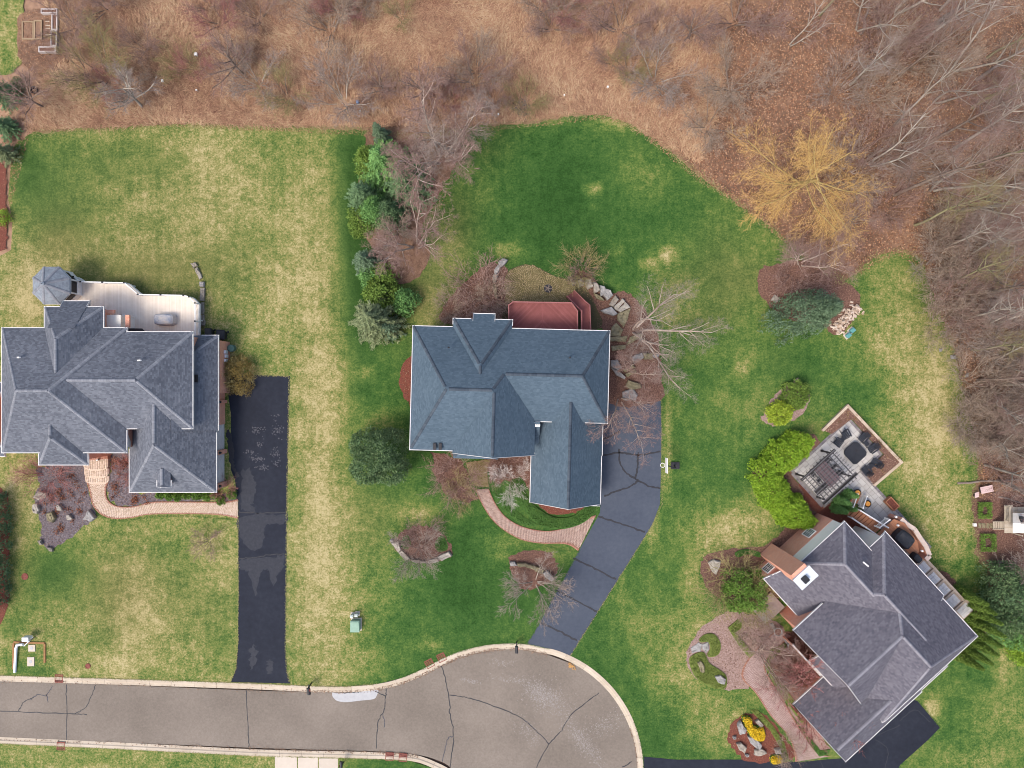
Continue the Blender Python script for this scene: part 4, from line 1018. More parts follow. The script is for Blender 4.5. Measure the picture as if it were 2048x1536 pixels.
for i, (x, y, h) in enumerate([(1902,1182,4.6),(1912,1197,4.9),(1919,1214,5.2),(1921,1235,5.5),(1918,1255,5.4),(1913,1272,5.2),(1905,1290,5.0),(1897,1305,4.4)]):
    cone_tree(x+10, y-2, .8, h*1.2, '%s cone from the top in the arborvitae row behind the right house' % ORD[i], 50+i, F_mid, 'row of arborvitae behind the right house')
def ball(x, y, r, h, lb, sd, mat, name='round_shrub', cat='shrub', group=None, leaf=.14, n=60, per=26):
    return evergreen(name, lb, cat, x, y, h, clump_leaves(dome_centers(r,r,h,n,sd,z0=.1),r*.26+.06,per,leaf,leaf*.5,sd), mat, h*.5, .04, group=group)
evergreen('globe_tree','globe-shaped green evergreen by the west corner of the right house','tree',1492,1183,4.2, clump_leaves(dome_centers(2.6,2.6,4.4,200,61),.45,36,.26,.1,61), F_box, 2.2, .12)
for i, x in enumerate([320,337,355,374,392,413,427]):
    ball(x, 990+(i%3), .52, .8, '%s clipped green shrub from the left along the left garage wall' % ORD[i], 70+i, F_box, group='clipped shrubs along the garage')
ball(441,1001,.5,.7,'small clipped green shrub standing just off the path end of the garage row',78,F_box); ball(463,989,.55,.8,'small clipped green shrub in the corner beside the left driveway',79,F_box)
for i, (x, y, r, h, mt, lb) in enumerate([(2012,1165,2.2,4,F_pine,'uppermost blue-green pine in the shrub bed at the right edge'),(2030,1200,2.6,5,F_dark,'dark pine in the middle of the shrub bed at the right edge'),(2015,1240,2.3,4.5,F_pine,'lower blue-green pine in the shrub bed at the right edge'),(2038,1265,2.2,4,F_green,'mid green evergreen low in the shrub bed at the right edge'),(2046,1300,1.6,2.2,F_lime,'lime shrub at the lower tip of the right edge shrub bed')]):
    evergreen('evergreen_tree', lb, 'tree', x, y, h, clump_leaves(dome_centers(r,r,h,130,80+i,z0=.4),.5,34,.34,.09,80+i), mt, h*.6, .12)
c = hedge_along(PP([(2,985),(4,1040),(3,1100),(2,1160),(0,1225)]), 2.4, 3.0, 420, 33)
t = thing('hedge', 'dark green clipped hedge along the left edge of the photo', 'hedge', (*P(2,1100), 0))
obj('foliage', clump_leaves(c, .4, 34, .26, .1, 33), F_dark, t)
b = MB()
for y in (1000,1050,1100,1150,1200): b.tube([(*P(2,y),-.1), (*P(2,y),2)], [.1,.04], 6)
obj('trunk', b, B_brown, t, kind='stuff')
evergreen('evergreen_tree','dark green tree clipped by the left edge above the lawn','tree',-8,245,4, spruce_mesh(4,1.6,91), F_dark, 2.5)
evergreen('evergreen_tree','grey-green spruce at the left edge beside the red mulch','tree',-4,300,3.6, spruce_mesh(3.6,1.5,92), F_olive, 2.2)
evergreen('evergreen_tree','upper left edge dark spruce beside the small corner lawn','tree',-14,175,5, spruce_mesh(5,1.9,93), F_dark, 3)
ball(3,435,.9,1.3,'light green shrub in the red mulch strip at the left edge',94,F_lime)
ball(35,168,.8,1.1,'pale grey-green round bush between the corner lawn and the raised beds',95,F_olive)
# --- brushwood and flowering shrubs
gs = evergreen('dormant_shrub','golden brown dormant shrub at the north end of the left driveway','shrub',478,748,1.6, clump_leaves(dome_centers(1.75,2.4,2.1,170,62),.36,44,.2,.05,62), leafmat('golden_brown_leaves', [(.1,.07,.02),(.19,.135,.04),(.3,.22,.075)]), .9)
link_mesh('twigs', tree_mesh('bush', 3)[1], T_olive, gs)
# --- bare trees one can tell apart
tree('birch_tree','birch',1,884,318,1.3,'multi-stemmed bare birch north of the evergreen row, reaching into the meadow',bk=B_birch,tw=T_mauve,rz=.4)
tree('birch_tree','birchslim',2,905,300,1.0,'slim bare birch leaning over the green back lawn beside the north birch clump',bk=B_birch,tw=T_grey,rz=2.0)
tree('birch_tree','birch',3,832,492,.95,'bare birch clump on the leafy strip between evergreens and back lawn',bk=B_birch,tw=T_mauve,rz=1.0)
tree('bare_tree','spread',1,795,470,.7,'dark twiggy bare tree crowded against the small spruce in the evergreen strip',bk=B_brown,tw=T_tan)
bt = tree('birch_tree','birch',4,1272,662,1.15,'large white-barked birch beside the stone steps east of the middle house',bk=B_birch,tw=T_grey,rz=-.2,z=0,thick=.62); bt.rotation_euler = (.0,.42,-.2)
tree('birch_tree','birchslim',5,1258,742,.62,'bare birch rising between the boulders near the north end of the middle driveway',bk=B_birch,tw=T_mauve)
bt = tree('birch_tree','birchslim',6,1240,800,.8,'bare birch overhanging the top of the middle driveway and the roof edge',bk=B_birch,tw=T_mauve,rz=1.2); bt.rotation_euler = (.4,.1,0)
tree('bare_shrub','bush',1,1160,535,(1.5,1.4,1.2),'grey-green twiggy bare shrub at the edge of the round patio','shrub',tw=T_olive)
tree('bare_shrub','bush',2,1163,548,.9,'small mauve twiggy shrub below the round patio shrub','shrub',tw=T_mauve)
tree('small_tree','star',1,1070,1165,1.35,'star-shaped bare ornamental tree south of the curved stone wall by the middle driveway',tw=T_grey,bk=B_grey,rz=.3)
tree('small_tree','star',2,838,1098,1.05,'bare ornamental tree on the south side of the oval island bed',tw=T_grey,bk=B_brown)
tree('bare_shrub','bush',3,843,1070,(1.35,1.1,.8),'low mauve bare shrub filling the oval island bed on the front lawn','shrub',tw=T_mauve)
tree('bare_shrub','bush',1,908,948,(1.6,1.8,1.1),'brown bare shrub left of the middle front walk','shrub',tw=T_mauve)
tree('bare_shrub','bush',4,922,985,(1.4,1.0,.8),'olive bare shrub spilling over the lawn left of the middle front walk','shrub',tw=T_olive)
tree('small_tree','star',3,1021,958,.85,'whitish bare ornamental tree between the middle front walk and garage','tree',tw=T_white,bk=B_grey)
tree('bare_shrub','bush',2,1010,925,1.3,'brown bare shrub against the front wall right of the middle entry','shrub',tw=T_mauve)
tree('bare_shrub','bush',3,955,585,(1.8,2.2,1.1),'brown bare shrub in the bed west of the round patio','shrub',tw=T_mauve)
tree('bare_shrub','bush',4,985,600,(1.2,1.2,.9),'tan bare shrub between the west bed and the red deck','shrub',tw=T_tan)
tree('bare_shrub','bush',1,900,618,(1.2,1,.8),'low tan bare shrub northwest of the middle house','shrub',tw=T_tan)
tree('small_tree','star',2,418,1082,.62,'faint small bare tree on the left front lawn near the driveway','tree',tw=T_mauve,bk=B_brown)
tree('bare_shrub','bush',2,100,950,(1.5,1.6,1.0),'reddish bare shrub below the left house porch','shrub',tw=T_red)
tree('bare_shrub','bush',3,265,935,(.9,.9,.7),'small reddish bare shrub beside the left entry steps','shrub',tw=T_red)
tree('bare_shrub','bush',4,450,975,(.8,.8,.6),'dark red bare shrub at the corner of the left garage','shrub',tw=T_red)
tree('willow_tree','willow',1,1588,372,1.38,'large golden yellow weeping willow at the edge of the back lawn',bk=bark('willow_bark',[(.2,.14,.05),(.35,.26,.1),(.5,.4,.2)]),tw=T_yellow,rz=.5,thick=.7)
tree('birch_tree','birchslim',1,1600,528,.85,'white birch leaning right above the leaf-covered island bed',bk=B_birch,tw=T_mauve,rz=.6)
tree('bare_shrub','bush',2,1595,545,(1.9,1.9,1.2),'brown bare shrub in the island bed beside the big blue spruce','shrub',tw=T_mauve)
tree('birch_tree','birch',3,1520,1302,.72,'white birch with bare red twigs over the pink front walk of the right house',bk=B_birch,tw=T_mauve,rz=2.2,thick=1.15)
tree('small_tree','star',1,1606,1362,1.7,'red-twigged bare maple against the garage roof of the right house',tw=T_red,bk=B_brown,thick=1.6)
tree('bare_shrub','bush',1,1475,1170,(2.3,2.3,1.4),'brown bare shrub ringing the globe evergreen','shrub',tw=T_olive)
tree('bare_shrub','bush',3,1592,1330,(1.6,1.6,.9),'wide brown bare shrub between the pink walk and the right house','shrub',tw=T_mauve)
tree('bare_shrub','bush',4,1507,1265,(1.3,1.3,.8),'twiggy shrub inside the clipped corner hedge by the right front walk','shrub',tw=T_tan)
tree('bare_shrub','bush',2,1575,1490,(.0+1.1,1.1,.7),'straw-coloured twiggy shrub in the red mulch island of the right house','shrub',tw=T_tan)
tree('bare_shrub','bush',1,2040,1140,(2,2,1.6),'grey bare shrub above the pines at the right edge','shrub',tw=T_grey)
tree('bare_shrub','bush',4,2044,1218,(1.6,1.6,1.3),'pale grey bare shrub between the pines at the right edge','shrub',tw=T_grey)
# meadow trees and shrubs
for kind, sd, x, y, sc, tw, lb in [
 ('spread',2,285,215,.95,T_grey,'spreading bare tree at the meadow edge north of the dry lawn, upper left'),
 ('spread',3,88,215,.75,T_mauve,'bare tree with mauve twigs near the left edge below the raised beds'),
 ('star',1,215,155,1.4,T_olive,'olive-twigged shrubby tree right of the raised beds'),
 ('spread',4,490,150,.85,T_mauve,'hazy mauve bare tree in the middle of the left meadow'),
 ('star',2,520,170,1.1,T_grey,'grey bare shrub just below the hazy mauve meadow tree'),
 ('star',3,662,62,1.3,T_tan,'tan twiggy shrub in the meadow right of the left meadow tree'),
 ('star',1,690,205,1.3,T_grey,'pale grey shrub leaning at the meadow edge near the blue barrel'),
 ('spread',1,845,205,.85,T_mauve,'purple-twigged bare tree in the meadow above the north birch'),
 ('spread',2,775,190,.7,T_mauve,'mauve bare tree at the meadow edge left of the purple tree'),
 ('star',2,950,165,1.2,T_mauve,'mauve shrub in the meadow right of the purple tree'),
 ('star',3,1240,60,1.3,T_mauve,'dark mauve shrub near the top edge right of the meadow middle'),
 ('spread',3,1375,80,.7,T_mauve,'purple bare tree at the top where meadow meets woodland'),
 ('star',1,1310,165,1.35,T_grey,'pale grey bare shrub above the curved corner of the back lawn'),
 ('star',2,1460,180,1.35,T_tan,'tan shrub between the grey shrub and the willow'),
 ('star',3,1470,45,1.5,T_mauve,'mauve shrub at the top edge above the willow'),
 ('star',1,1415,255,1.2,T_tan,'twiggy shrub beside the lawn edge left of the willow'),
 ('star',2,150,55,1.1,T_mauve,'mauve shrub just right of the raised timber beds'),
 ('star',3,215,15,1.2,T_mauve,'dark mauve shrub at the top edge right of the raised beds'),
 ('star',1,400,140,.7,T_red,'small red-brown shrub beside the ditch in the left meadow'),
 ('star',2,1085,20,.9,T_tan,'straw-coloured shrub at the top edge in the middle of the meadow')]:
    tree('bare_tree' if kind == 'spread' else 'bare_shrub', kind, sd, x, y, sc*1.12, lb, 'tree' if kind == 'spread' else 'shrub', bk=B_grey if tw is T_grey else B_brown, tw=tw)
# woodland trees: feet in metres, crowns lean outward by perspective only
wood = [(1715,60),(1790,25),(1835,88),(1880,20),(1935,60),(1800,150),(1700,170),(1905,140),(1975,115),(1870,205),(1790,250),(1945,215),(1740,330),(1850,290),(1905,300),(1960,330),(1790,390),(1865,380),(1915,420),(1975,400),(1830,450),(1880,500),(1940,510),(1985,470),(1905,560),(1950,590),(1990,560),(1925,640),(1965,655),(1945,700),(1990,725),(1955,760),(1975,810),(1995,770),(1980,870),(2005,900),(1970,930),(1640,30),(1580,90),(2010,840),(1660,470),(2000,960)]
wood.sort(key=lambda q: q[1])
wk = [('forest',1),('forestfork',2),('forest',3),('forestfork',4),('forest',5)]
ordn = ['first','second','third','fourth','fifth','sixth','seventh','eighth','ninth','tenth']
for i, (x, y) in enumerate(wood):
    k, sd = wk[i % 5]; sc = random.uniform(.62, .98) * (.8 if x < 1760 else 1)
    row = 'upper' if y < 260 else 'middle' if y < 600 else 'lower'
    nr = sum(1 for a in wood[:i] if (a[1] < 260) == (y < 260) and (a[1] < 600) == (y < 600)) + 1
    look = ['tall grey bare tree','forked pale bare tree','tall bare tree with olive bark','forked grey bare tree','slender bare tree'][i % 5]
    tree('woodland_tree', k, sd, x, y, sc, '%s, %s trunk counting down in the %s right-hand wood' % (look, ORD[nr-1], row), 'tree', 'bare trees of the right-hand wood', bk=[B_grey,B_grey,bark('olive_bark',[(.13,.12,.06),(.24,.22,.12),(.36,.33,.2)]),B_grey,B_brown][i%5], tw=[T_grey,T_mauve,T_olive,T_tan,T_mauve][i%5], thick=.72)
for i, (x, y) in enumerate([(1725,300),(1830,330),(1880,450),(1900,610),(1930,670),(1950,850),(1990,920),(1850,540),(1985,700),(1760,90),(1990,240),(1880,120)]):
    tree('bare_shrub','bush',1+i%4,x,y,random.uniform(1.5,2.3),'%s bare understorey shrub from the top in the right-hand wood' % ORD[sorted([300,330,450,610,670,850,920,540,700,90,240,120]).index(y)],'shrub','understorey shrubs of the right-hand wood',tw=[T_mauve,T_grey,T_tan][i%3])
R_ = random.Random(5); ms = []
for k in range(26):
    x = 170 + k*46 + R_.uniform(-18,18); y = R_.uniform(-10, 215) if x > 330 else R_.uniform(20, 190)
    ms.append((x, y))
for k, (x, y) in enumerate(ms):
    kd = ['star','bush','star'][k%3]; tw_ = [T_mauve,T_red,T_tan,T_mauve,T_olive][k%5]; sc = R_.uniform(.65,1.1)*(1 if kd == 'star' else 1.3)
    tree('meadow_shrub', kd, 1+k%3, x, y, sc, '%s small bare shrub from the left scattered through the dead meadow grass' % ORD[k], 'shrub', 'small bare shrubs in the meadow', tw=tw_)
us = [(R_.uniform(1870,1990), R_.uniform(430,880)) for k in range(20)] + [(R_.uniform(1640,1980), R_.uniform(0,420)) for k in range(9)]
us = sorted([(x if y < 700 else x+50, y) for x, y in us], key=lambda q: q[1])
for k, (x, y) in enumerate(us):
    tree('thicket_shrub', 'bush', 1+k%4, x, y, R_.uniform(1.3,2.2), '%s low thicket shrub counting down through the right-hand wood' % ORD[k], 'shrub', 'thicket shrubs of the right-hand wood', tw=[T_mauve,T_tan,T_grey,T_tan][k%4])
M_log = bark('fallen_log_bark', [(.1,.075,.06),(.19,.15,.125),(.28,.24,.2)])
for (a, b, r, lb) in [((1825,75),(1915,20),.42,'thick fallen log in the upper right wood'),((1850,60),(1935,28),.25,'thinner fallen log lying beside the thick one in the upper right wood'),((1722,70),(1738,8),.2,'short fallen trunk near the top of the wood'),((1985,690),(2030,560),.16,'long pale brown fallen branch in the middle of the wood'),((1950,160),(2050,95),.22,'mossy fallen log at the upper right edge'),((1915,965),(2060,958),.14,'grey fallen branch at the lower end of the wood'),((1995,992),(2060,1008),.12,'weathered branch lying above the playset')]:
    p0, p1 = np.array(P(*a)), np.array(P(*b)); mb = MB(); n = 6
    mb.tube([(*(p0+(p1-p0)*t/n + rng.normal(0,.08,2)), r*.7+rng.normal(0,.02)) for t in range(n+1)], [r*(1-.5*t/n) for t in range(n+1)], 8)
    d = (p1-p0)
    for t in (.4,.65,.8):
        q = p0+d*t; w = np.array([-d[1], d[0]])/np.linalg.norm(d)*random.choice([-1,1])*1.4
        mb.tube([(*q, r), (*(q+d*.08+w*.5), r+.3), (*(q+d*.14+w), r+.35)], [r*.3,r*.2,.02], 5)
    tag(obj('fallen_log', mb, M_log), lb, 'log')

# --- grass of the meadow, leaf litter
def blades(poly, dens, seed, L=(.5,1.1)):
    R = np.random.default_rng(seed); q = scatter(poly, dens); n = len(q)
    a = 1.2 + 1.1*np.sin(q[:,0]*.21+np.cos(q[:,1]*.33)*1.5) + .9*np.cos(q[:,1]*.4+q[:,0]*.12) + R.normal(0,.75,n)
    d = np.c_[np.cos(a), np.sin(a), np.zeros(n)]; s = np.c_[-np.sin(a), np.cos(a), np.zeros(n)]; Ln = R.uniform(*L, n)[:,None]; W = R.uniform(.025,.08,n)[:,None]/2
    c = np.c_[q, np.full(n,-.03)]; up = np.array([0,0,1.]); hh = R.uniform(.08,.5,n)[:,None]
    b0 = c; b1 = c + d*Ln*.45 + up*hh; b2 = c + d*Ln + up*hh*R.uniform(.2,1.0,(n,1)) + s*R.normal(0,.12,(n,1))
    v = np.stack([b0-s*W, b0+s*W, b1-s*W, b1+s*W, b2-s*W*.3, b2+s*W*.3], 1).reshape(-1,3); o = np.arange(n)[:,None]*6
    return v, np.concatenate([np.c_[o,o+1,o+3,o+2], np.c_[o+2,o+3,o+5,o+4]]).astype(np.int32)
mead = PP([(60,-60),(1480,-60),(1440,200),(1400,330),(1330,292),(1265,250),(1215,231),(1160,229),(1100,239),(1040,247),(960,249),(900,256),(740,256),(600,254),(480,249),(330,250),(180,256),(60,264),(30,240),(60,200),(140,110)])
tag(obj('meadow_grass', blades(mead, 75, 5, (.4,1.1)), M_straw), 'matted dead tan and reddish meadow grass along the top of the photo', 'grass', kind='stuff')
tag(obj('leaf_litter', merge([rand_leaves(np.c_[(q:=scatter(PP([(1380,-80),(2120,-80),(2120,1000),(1960,1000),(1950,860),(1900,690),(1850,540),(1790,510),(1700,560),(1600,510),(1480,415),(1380,340)]), 42)), -.04+rng.uniform(.01,.1,len(q))], .2, .12, .7),
   rand_leaves(np.c_[(q:=scatter(PP([(20,150),(320,235),(740,262),(1100,245),(1240,225),(1300,262),(1390,345),(1480,400),(1500,425),(1390,360),(1290,275),(1220,238),(1100,250),(900,270),(740,272),(320,252),(60,268),(0,500),(-30,300)]), 34)), .0+rng.uniform(.01,.05,len(q))], .15, .09, .7)]), M_dead), 'brown fallen leaves covering the woodland floor and lawn edge', 'leaves', kind='stuff')
# ditch through the left meadow: dark leafy furrow
sheet('ditch', wobble(PP([(325,190),(335,165),(352,130),(380,105),(415,80),(420,84),(388,112),(360,135),(344,168),(334,195)]), .12, .4), .02, M_mulch, kind='structure')
sheet('ditch', wobble(PP([(1262,130),(1290,85),(1330,20),(1334,22),(1296,88),(1270,130)]), .12, .4), .02, M_mulch, kind='structure')
# ------------------------------------------------------------------ beds, paths, patios
bz = [.022]
def bed(pts, mat, leaves=True, smoothed=True, dens=26, lm=None, name='garden_bed', step=None):
    bz[0] += .0007
    poly = PP(pts); poly = spline(poly, True, 5) if smoothed else poly
    o = sheet(name, wobble(poly, .11, .35), bz[0], mat, kind='structure')
    if leaves: litter('leaf_litter', poly, dens, lm or M_deadbed, bz[0], parent=o)
    return o
bed([(75,938),(78,965),(70,1000),(78,1030),(82,1060),(84,1085),(104,1098),(128,1086),(160,1058),(190,1030),(182,1000),(174,965),(172,930),(120,925)], M_mulchgrey, dens=14, lm=M_deadbed)
bed([(222,908),(262,905),(262,985),(430,990),(474,985),(474,1000),(400,1003),(310,1003),(275,1010),(235,1012),(218,995),(212,970),(222,945)], M_mulchgrey, dens=14, smoothed=False)
bed([(800,740),(812,722),(830,718),(830,812),(812,800),(800,775)], M_mulchred)
litter('leaf_litter', spline(PP([(830,250),(930,250),(1010,262),(930,330),(900,400),(880,440),(850,400)]), True, 4), 9, M_dead, .0, parent=lawn)
bed([(880,625),(905,590),(935,560),(965,533),(990,528),(1012,535),(1020,560),(1015,600),(1018,640),(900,650)], M_mulch, dens=30)
bed([(855,905),(900,912),(925,925),(938,960),(945,985),(955,1000),(930,1005),(895,990),(875,960),(860,930)], M_mulch, dens=30)
bed([(975,912),(1065,905),(1070,1000),(1058,985),(1045,955),(1015,960),(985,968),(978,945)], M_mulch, dens=30)
bed([(1060,985),(1105,1000),(1170,1010),(1150,1024),(1120,1030),(1090,1022),(1070,1003)], M_mulchred, dens=30)
bed([(783,1082),(795,1072),(808,1060),(830,1052),(860,1054),(885,1068),(900,1090),(903,1110),(880,1122),(850,1126),(820,1120),(800,1108)], M_mulch)
bed([(1018,1118),(1035,1106),(1065,1100),(1095,1104),(1112,1120),(1114,1140),(1105,1158),(1080,1172),(1050,1180),(1035,1168),(1022,1140)], M_mulch)
bed([(1155,540),(1180,550),(1215,585),(1250,582),(1280,605),(1300,640),(1318,680),(1320,740),(1321,800),(1215,803),(1212,670),(1195,655),(1190,610),(1150,570)], M_mulch, dens=30)
bed([(1515,560),(1525,535),(1560,528),(1600,520),(1650,530),(1690,560),(1720,590),(1715,625),(1690,660),(1665,668),(1640,650),(1580,640),(1530,605)], M_mulch, dens=24)
bed([(1595,758),(1580,768),(1555,785),(1535,810),(1524,838),(1535,848),(1560,850),(1600,830),(1620,790)], M_gravelpink, dens=4)
bed([(1505,955),(1530,925),(1560,890),(1590,865),(1625,870),(1640,900),(1600,935),(1590,960),(1640,1005),(1660,1045),(1640,1060),(1600,1050),(1560,1020)], M_mulch, dens=12)
bed([(1590,945),(1640,998),(1680,1015),(1720,1040),(1740,1070),(1700,1060),(1650,1050),(1610,1000)], M_mulchred, dens=16, smoothed=False)
bed([(1545,1080),(1580,1050),(1600,1060),(1540,1125),(1500,1140),(1490,1115)], M_mulch, dens=30)
bed([(1402,1125),(1410,1112),(1450,1100),(1490,1095),(1530,1100),(1545,1150),(1560,1190),(1540,1230),(1500,1220),(1450,1205),(1412,1175),(1401,1150)], M_mulch, dens=16)
bed([(1440,1230),(1470,1222),(1530,1235),(1570,1262),(1540,1300),(1490,1330),(1500,1370),(1460,1378),(1420,1370),(1385,1350),(1373,1320),(1378,1290),(1400,1260)], M_gravelpink, dens=26)
bed([(1530,1300),(1590,1262),(1660,1345),(1600,1410),(1570,1370),(1545,1340)], M_mulch, dens=34)
bed([(1568,1382),(1595,1408),(1650,1480),(1662,1500),(1640,1512),(1612,1468),(1580,1420)], M_gravelpink, dens=20, smoothed=False)
bed([(1456,1472),(1470,1440),(1500,1425),(1535,1432),(1565,1470),(1588,1500),(1580,1522),(1540,1526),(1490,1520),(1468,1500)], M_mulchred, dens=10)
bed([(1862,1175),(1880,1140),(1900,1150),(1945,1200),(1960,1240),(1975,1280),(1940,1270)], M_mulch, dens=24, smoothed=False)
bed([(1945,1000),(1985,985),(2100,985),(2100,1120),(1985,1110),(1958,1105),(1950,1060)], M_mulch, dens=26, smoothed=False)
bed([(1985,1130),(2010,1115),(2120,1110),(2120,1370),(2048,1320),(2020,1275),(1998,1230),(1988,1180)], M_mulch, dens=20)
bed([(-60,310),(0,318),(13,340),(14,420),(16,470),(13,500),(0,502),(-60,500)], M_mulchred, dens=4, smoothed=False)
bed([(-40,980),(10,980),(18,1010),(16,1120),(12,1230),(-40,1240)], M_mulchred, dens=8)
bed([(735,262),(760,240),(830,250),(900,255),(925,300),(905,340),(880,385),(850,440),(840,470),(860,500),(845,545),(800,570),(770,545),(745,500),(720,450),(710,400),(725,330)], M_soil, dens=40)
bed([(40,30),(100,15),(140,20),(160,80),(150,140),(100,160),(45,130),(35,80)], M_soil, dens=50, lm=M_dead)
# rust-brown dwarf shrubs dotted through the left front beds
RUST = M('rust_dwarf_foliage', [(.12,.04,.025),(.23,.085,.045),(.34,.15,.075)], 1, .9, island=.7, bump_s=0)
rq = []
for x0, y0, x1, y1, n_ in ((88,940,170,1075,34),(225,915,258,1000,20),(262,992,305,1006,7)):
    k = 0
    while k < n_:
        x, y = rng.uniform(x0,x1), rng.uniform(y0,y1); k += 1
        if x > 140 and y > 1045: continue
        rq.append(P(x,y))
rq = np.array(rq); cc = np.repeat(np.c_[rq, np.full(len(rq), .16)], 46, 0) + rng.normal(0, .19, (len(rq)*46, 3))*np.array([1,1,.35])
tag(obj('dwarf_shrubs', rand_leaves(cc, .16, .08), RUST), 'rust-brown dwarf shrubs dotted through the gravel beds of the left house', 'shrubs', kind='stuff')
# low clipped ground cover and box hedges
def low_hedge(pts, h, mat, label, name='low_hedge', cat='hedge', group=None, dens=120, smoothed=True, leaf=.17, parent=None):
    poly = PP(pts); poly = ccw(spline(poly, True, 5) if smoothed else poly)
    q = scatter(poly, dens); n = len(q); dmin = np.full(n, 9.)
    for i in range(len(poly)):
        a = np.array(poly[i]); b = np.array(poly[(i+1)%len(poly)]); ab = b-a; t = np.clip(((q-a)@ab)/(ab@ab+1e-9), 0, 1); dmin = np.minimum(dmin, np.linalg.norm(q-a-t[:,None]*ab, axis=1))
    z = h*np.clip(dmin/.22, .0, 1)**.5*rng.uniform(.8,1.06,n)
    core = MB(); ctr = np.mean(poly, axis=0)
    cv, cf = sheet_mesh(poly, h*.55)
    t = thing(name, label, cat, (*ctr, 0), group)
    core.prism(poly, .03, h*.5); obj('stems', core, F_moss if mat is F_moss else F_ground, t)
    obj('foliage', rand_leaves(np.c_[q, np.maximum(.06, z)], leaf, leaf*.6, .3), mat, t)
    return t
low_hedge([(1040,968),(1058,1000),(1090,1026),(1120,1036),(1150,1030),(1178,1008),(1200,1010),(1185,1030),(1160,1048),(1120,1058),(1080,1050),(1055,1028),(1035,995)], .4, F_ground, 'dark green curved ground cover band below the middle garage', 'ground_cover', 'plants')
low_hedge([(982,960),(990,962),(1005,985),(1025,1015),(1050,1035),(1075,1050),(1060,1052),(1030,1040),(1000,1010),(985,985)], .16, F_ground, 'green ground cover strip along the inner edge of the middle front walk', 'ground_cover', 'plants')
low_hedge([(838,905),(862,906),(868,935),(855,932),(842,920)], .3, F_ground, 'small green ground cover patch at the middle house front left corner', 'ground_cover', 'plants')
low_hedge([(870,1085),(885,1070),(895,1088),(893,1100),(875,1102)], .2, F_ground, 'green plants at the right end of the oval island bed', 'ground_cover', 'plants')
low_hedge([(803,1080),(815,1070),(822,1085),(815,1098),(803,1094)], .2, F_ground, 'green plants at the left end of the oval island bed', 'ground_cover', 'plants')
low_hedge([(1398,1278),(1410,1268),(1428,1268),(1440,1285),(1438,1305),(1425,1313),(1414,1310),(1420,1295),(1415,1283),(1402,1284)], .35, F_moss, 'hook-shaped moss green ground cover in the pink gravel bed', 'ground_cover', 'plants')
low_hedge([(1378,1318),(1392,1306),(1408,1305),(1418,1325),(1440,1340),(1452,1352),(1450,1375),(1425,1375),(1400,1362),(1385,1345)], .35, F_moss, 'long moss green ground cover with two boulders in the pink gravel bed', 'ground_cover', 'plants')
low_hedge([(1455,1255),(1475,1238),(1483,1244),(1482,1255),(1470,1264),(1503,1302),(1512,1305),(1498,1314),(1480,1295)], .4, F_moss, 'clipped green corner hedge beside the right front walk', smoothed=False)
low_hedge([(1540,1298),(1570,1286),(1572,1294),(1552,1310),(1538,1325),(1545,1345),(1572,1378),(1600,1420),(1612,1445),(1606,1450),(1580,1415),(1550,1372),(1530,1335)], .3, F_moss, 'narrow mossy hedge along the right side of the pink front walk', smoothed=False)
low_hedge([(1605,1462),(1612,1465),(1640,1500),(1660,1498),(1655,1508),(1638,1512),(1620,1490)], .3, F_ground, 'dark green edging plants where the pink walk meets the right driveway', smoothed=False)
low_hedge([(1500,1420),(1515,1420),(1545,1450),(1568,1485),(1578,1522),(1564,1524),(1560,1495),(1540,1460),(1520,1440)], .25, F_moss, 'mossy hedge curving along the right side of the red mulch island', smoothed=False)
low_hedge([(1470,1105),(1490,1098),(1518,1104),(1518,1114),(1495,1108),(1475,1114)], .35, F_ground, 'small curved box hedge in the bed by the brick chimney')
low_hedge([(1482,1432),(1500,1432),(1505,1448),(1525,1452),(1527,1475),(1510,1478),(1495,1465)], .8, F_gold, 'bright yellow flowering shrub in the red mulch island', 'forsythia', 'shrub', dens=420, leaf=.17)
low_hedge([(1541,1510),(1560,1508),(1564,1521),(1550,1526),(1540,1523)], .6, F_gold, 'small yellow flowering shrub at the south tip of the red mulch island', 'forsythia', 'shrub', dens=420, leaf=.17)
for y0, y1, x0, x1, lb in ((1003,1036,1951,1979,'upper square box hedge with bare plants inside, by the playset'),(1066,1102,1956,1987,'lower square box hedge with bare plants inside, by the playset')):
    t = thing('box_hedge', lb, 'hedge', (*P((x0+x1)/2,(y0+y1)/2), 0), 'square box hedges by the playset'); w = 9
    for a in ([(x0,y0),(x1,y0),(x1,y0+w),(x0,y0+w)],[(x0,y1-w),(x1,y1-w),(x1,y1),(x0,y1)],[(x0,y0+w),(x0+w,y0+w),(x0+w,y1-w),(x0,y1-w)],[(x1-w,y0+w),(x1,y0+w),(x1,y1-w),(x1-w,y1-w)]):
        q = scatter(PP(a), 520); obj('hedge_side', rand_leaves(np.c_[q, rng.uniform(.1,.45,len(q))**.6], .14, .08, .3), F_box, t, kind='stuff')
    c = P((x0+x1)/2,(y0+y1)/2); q = rng.normal(0,.28,(90,2)) + c
    a = rng.uniform(0,6.28,90); d = unit(np.c_[np.cos(a)*.6,np.sin(a)*.6,np.ones(90)]); s = unit(np.cross(d,[0,0,1.]))
    obj('bare_stems', leaf_quads(np.c_[q, np.full(90,.25)], d, s, .5, .03), T_mauve, t, kind='stuff')

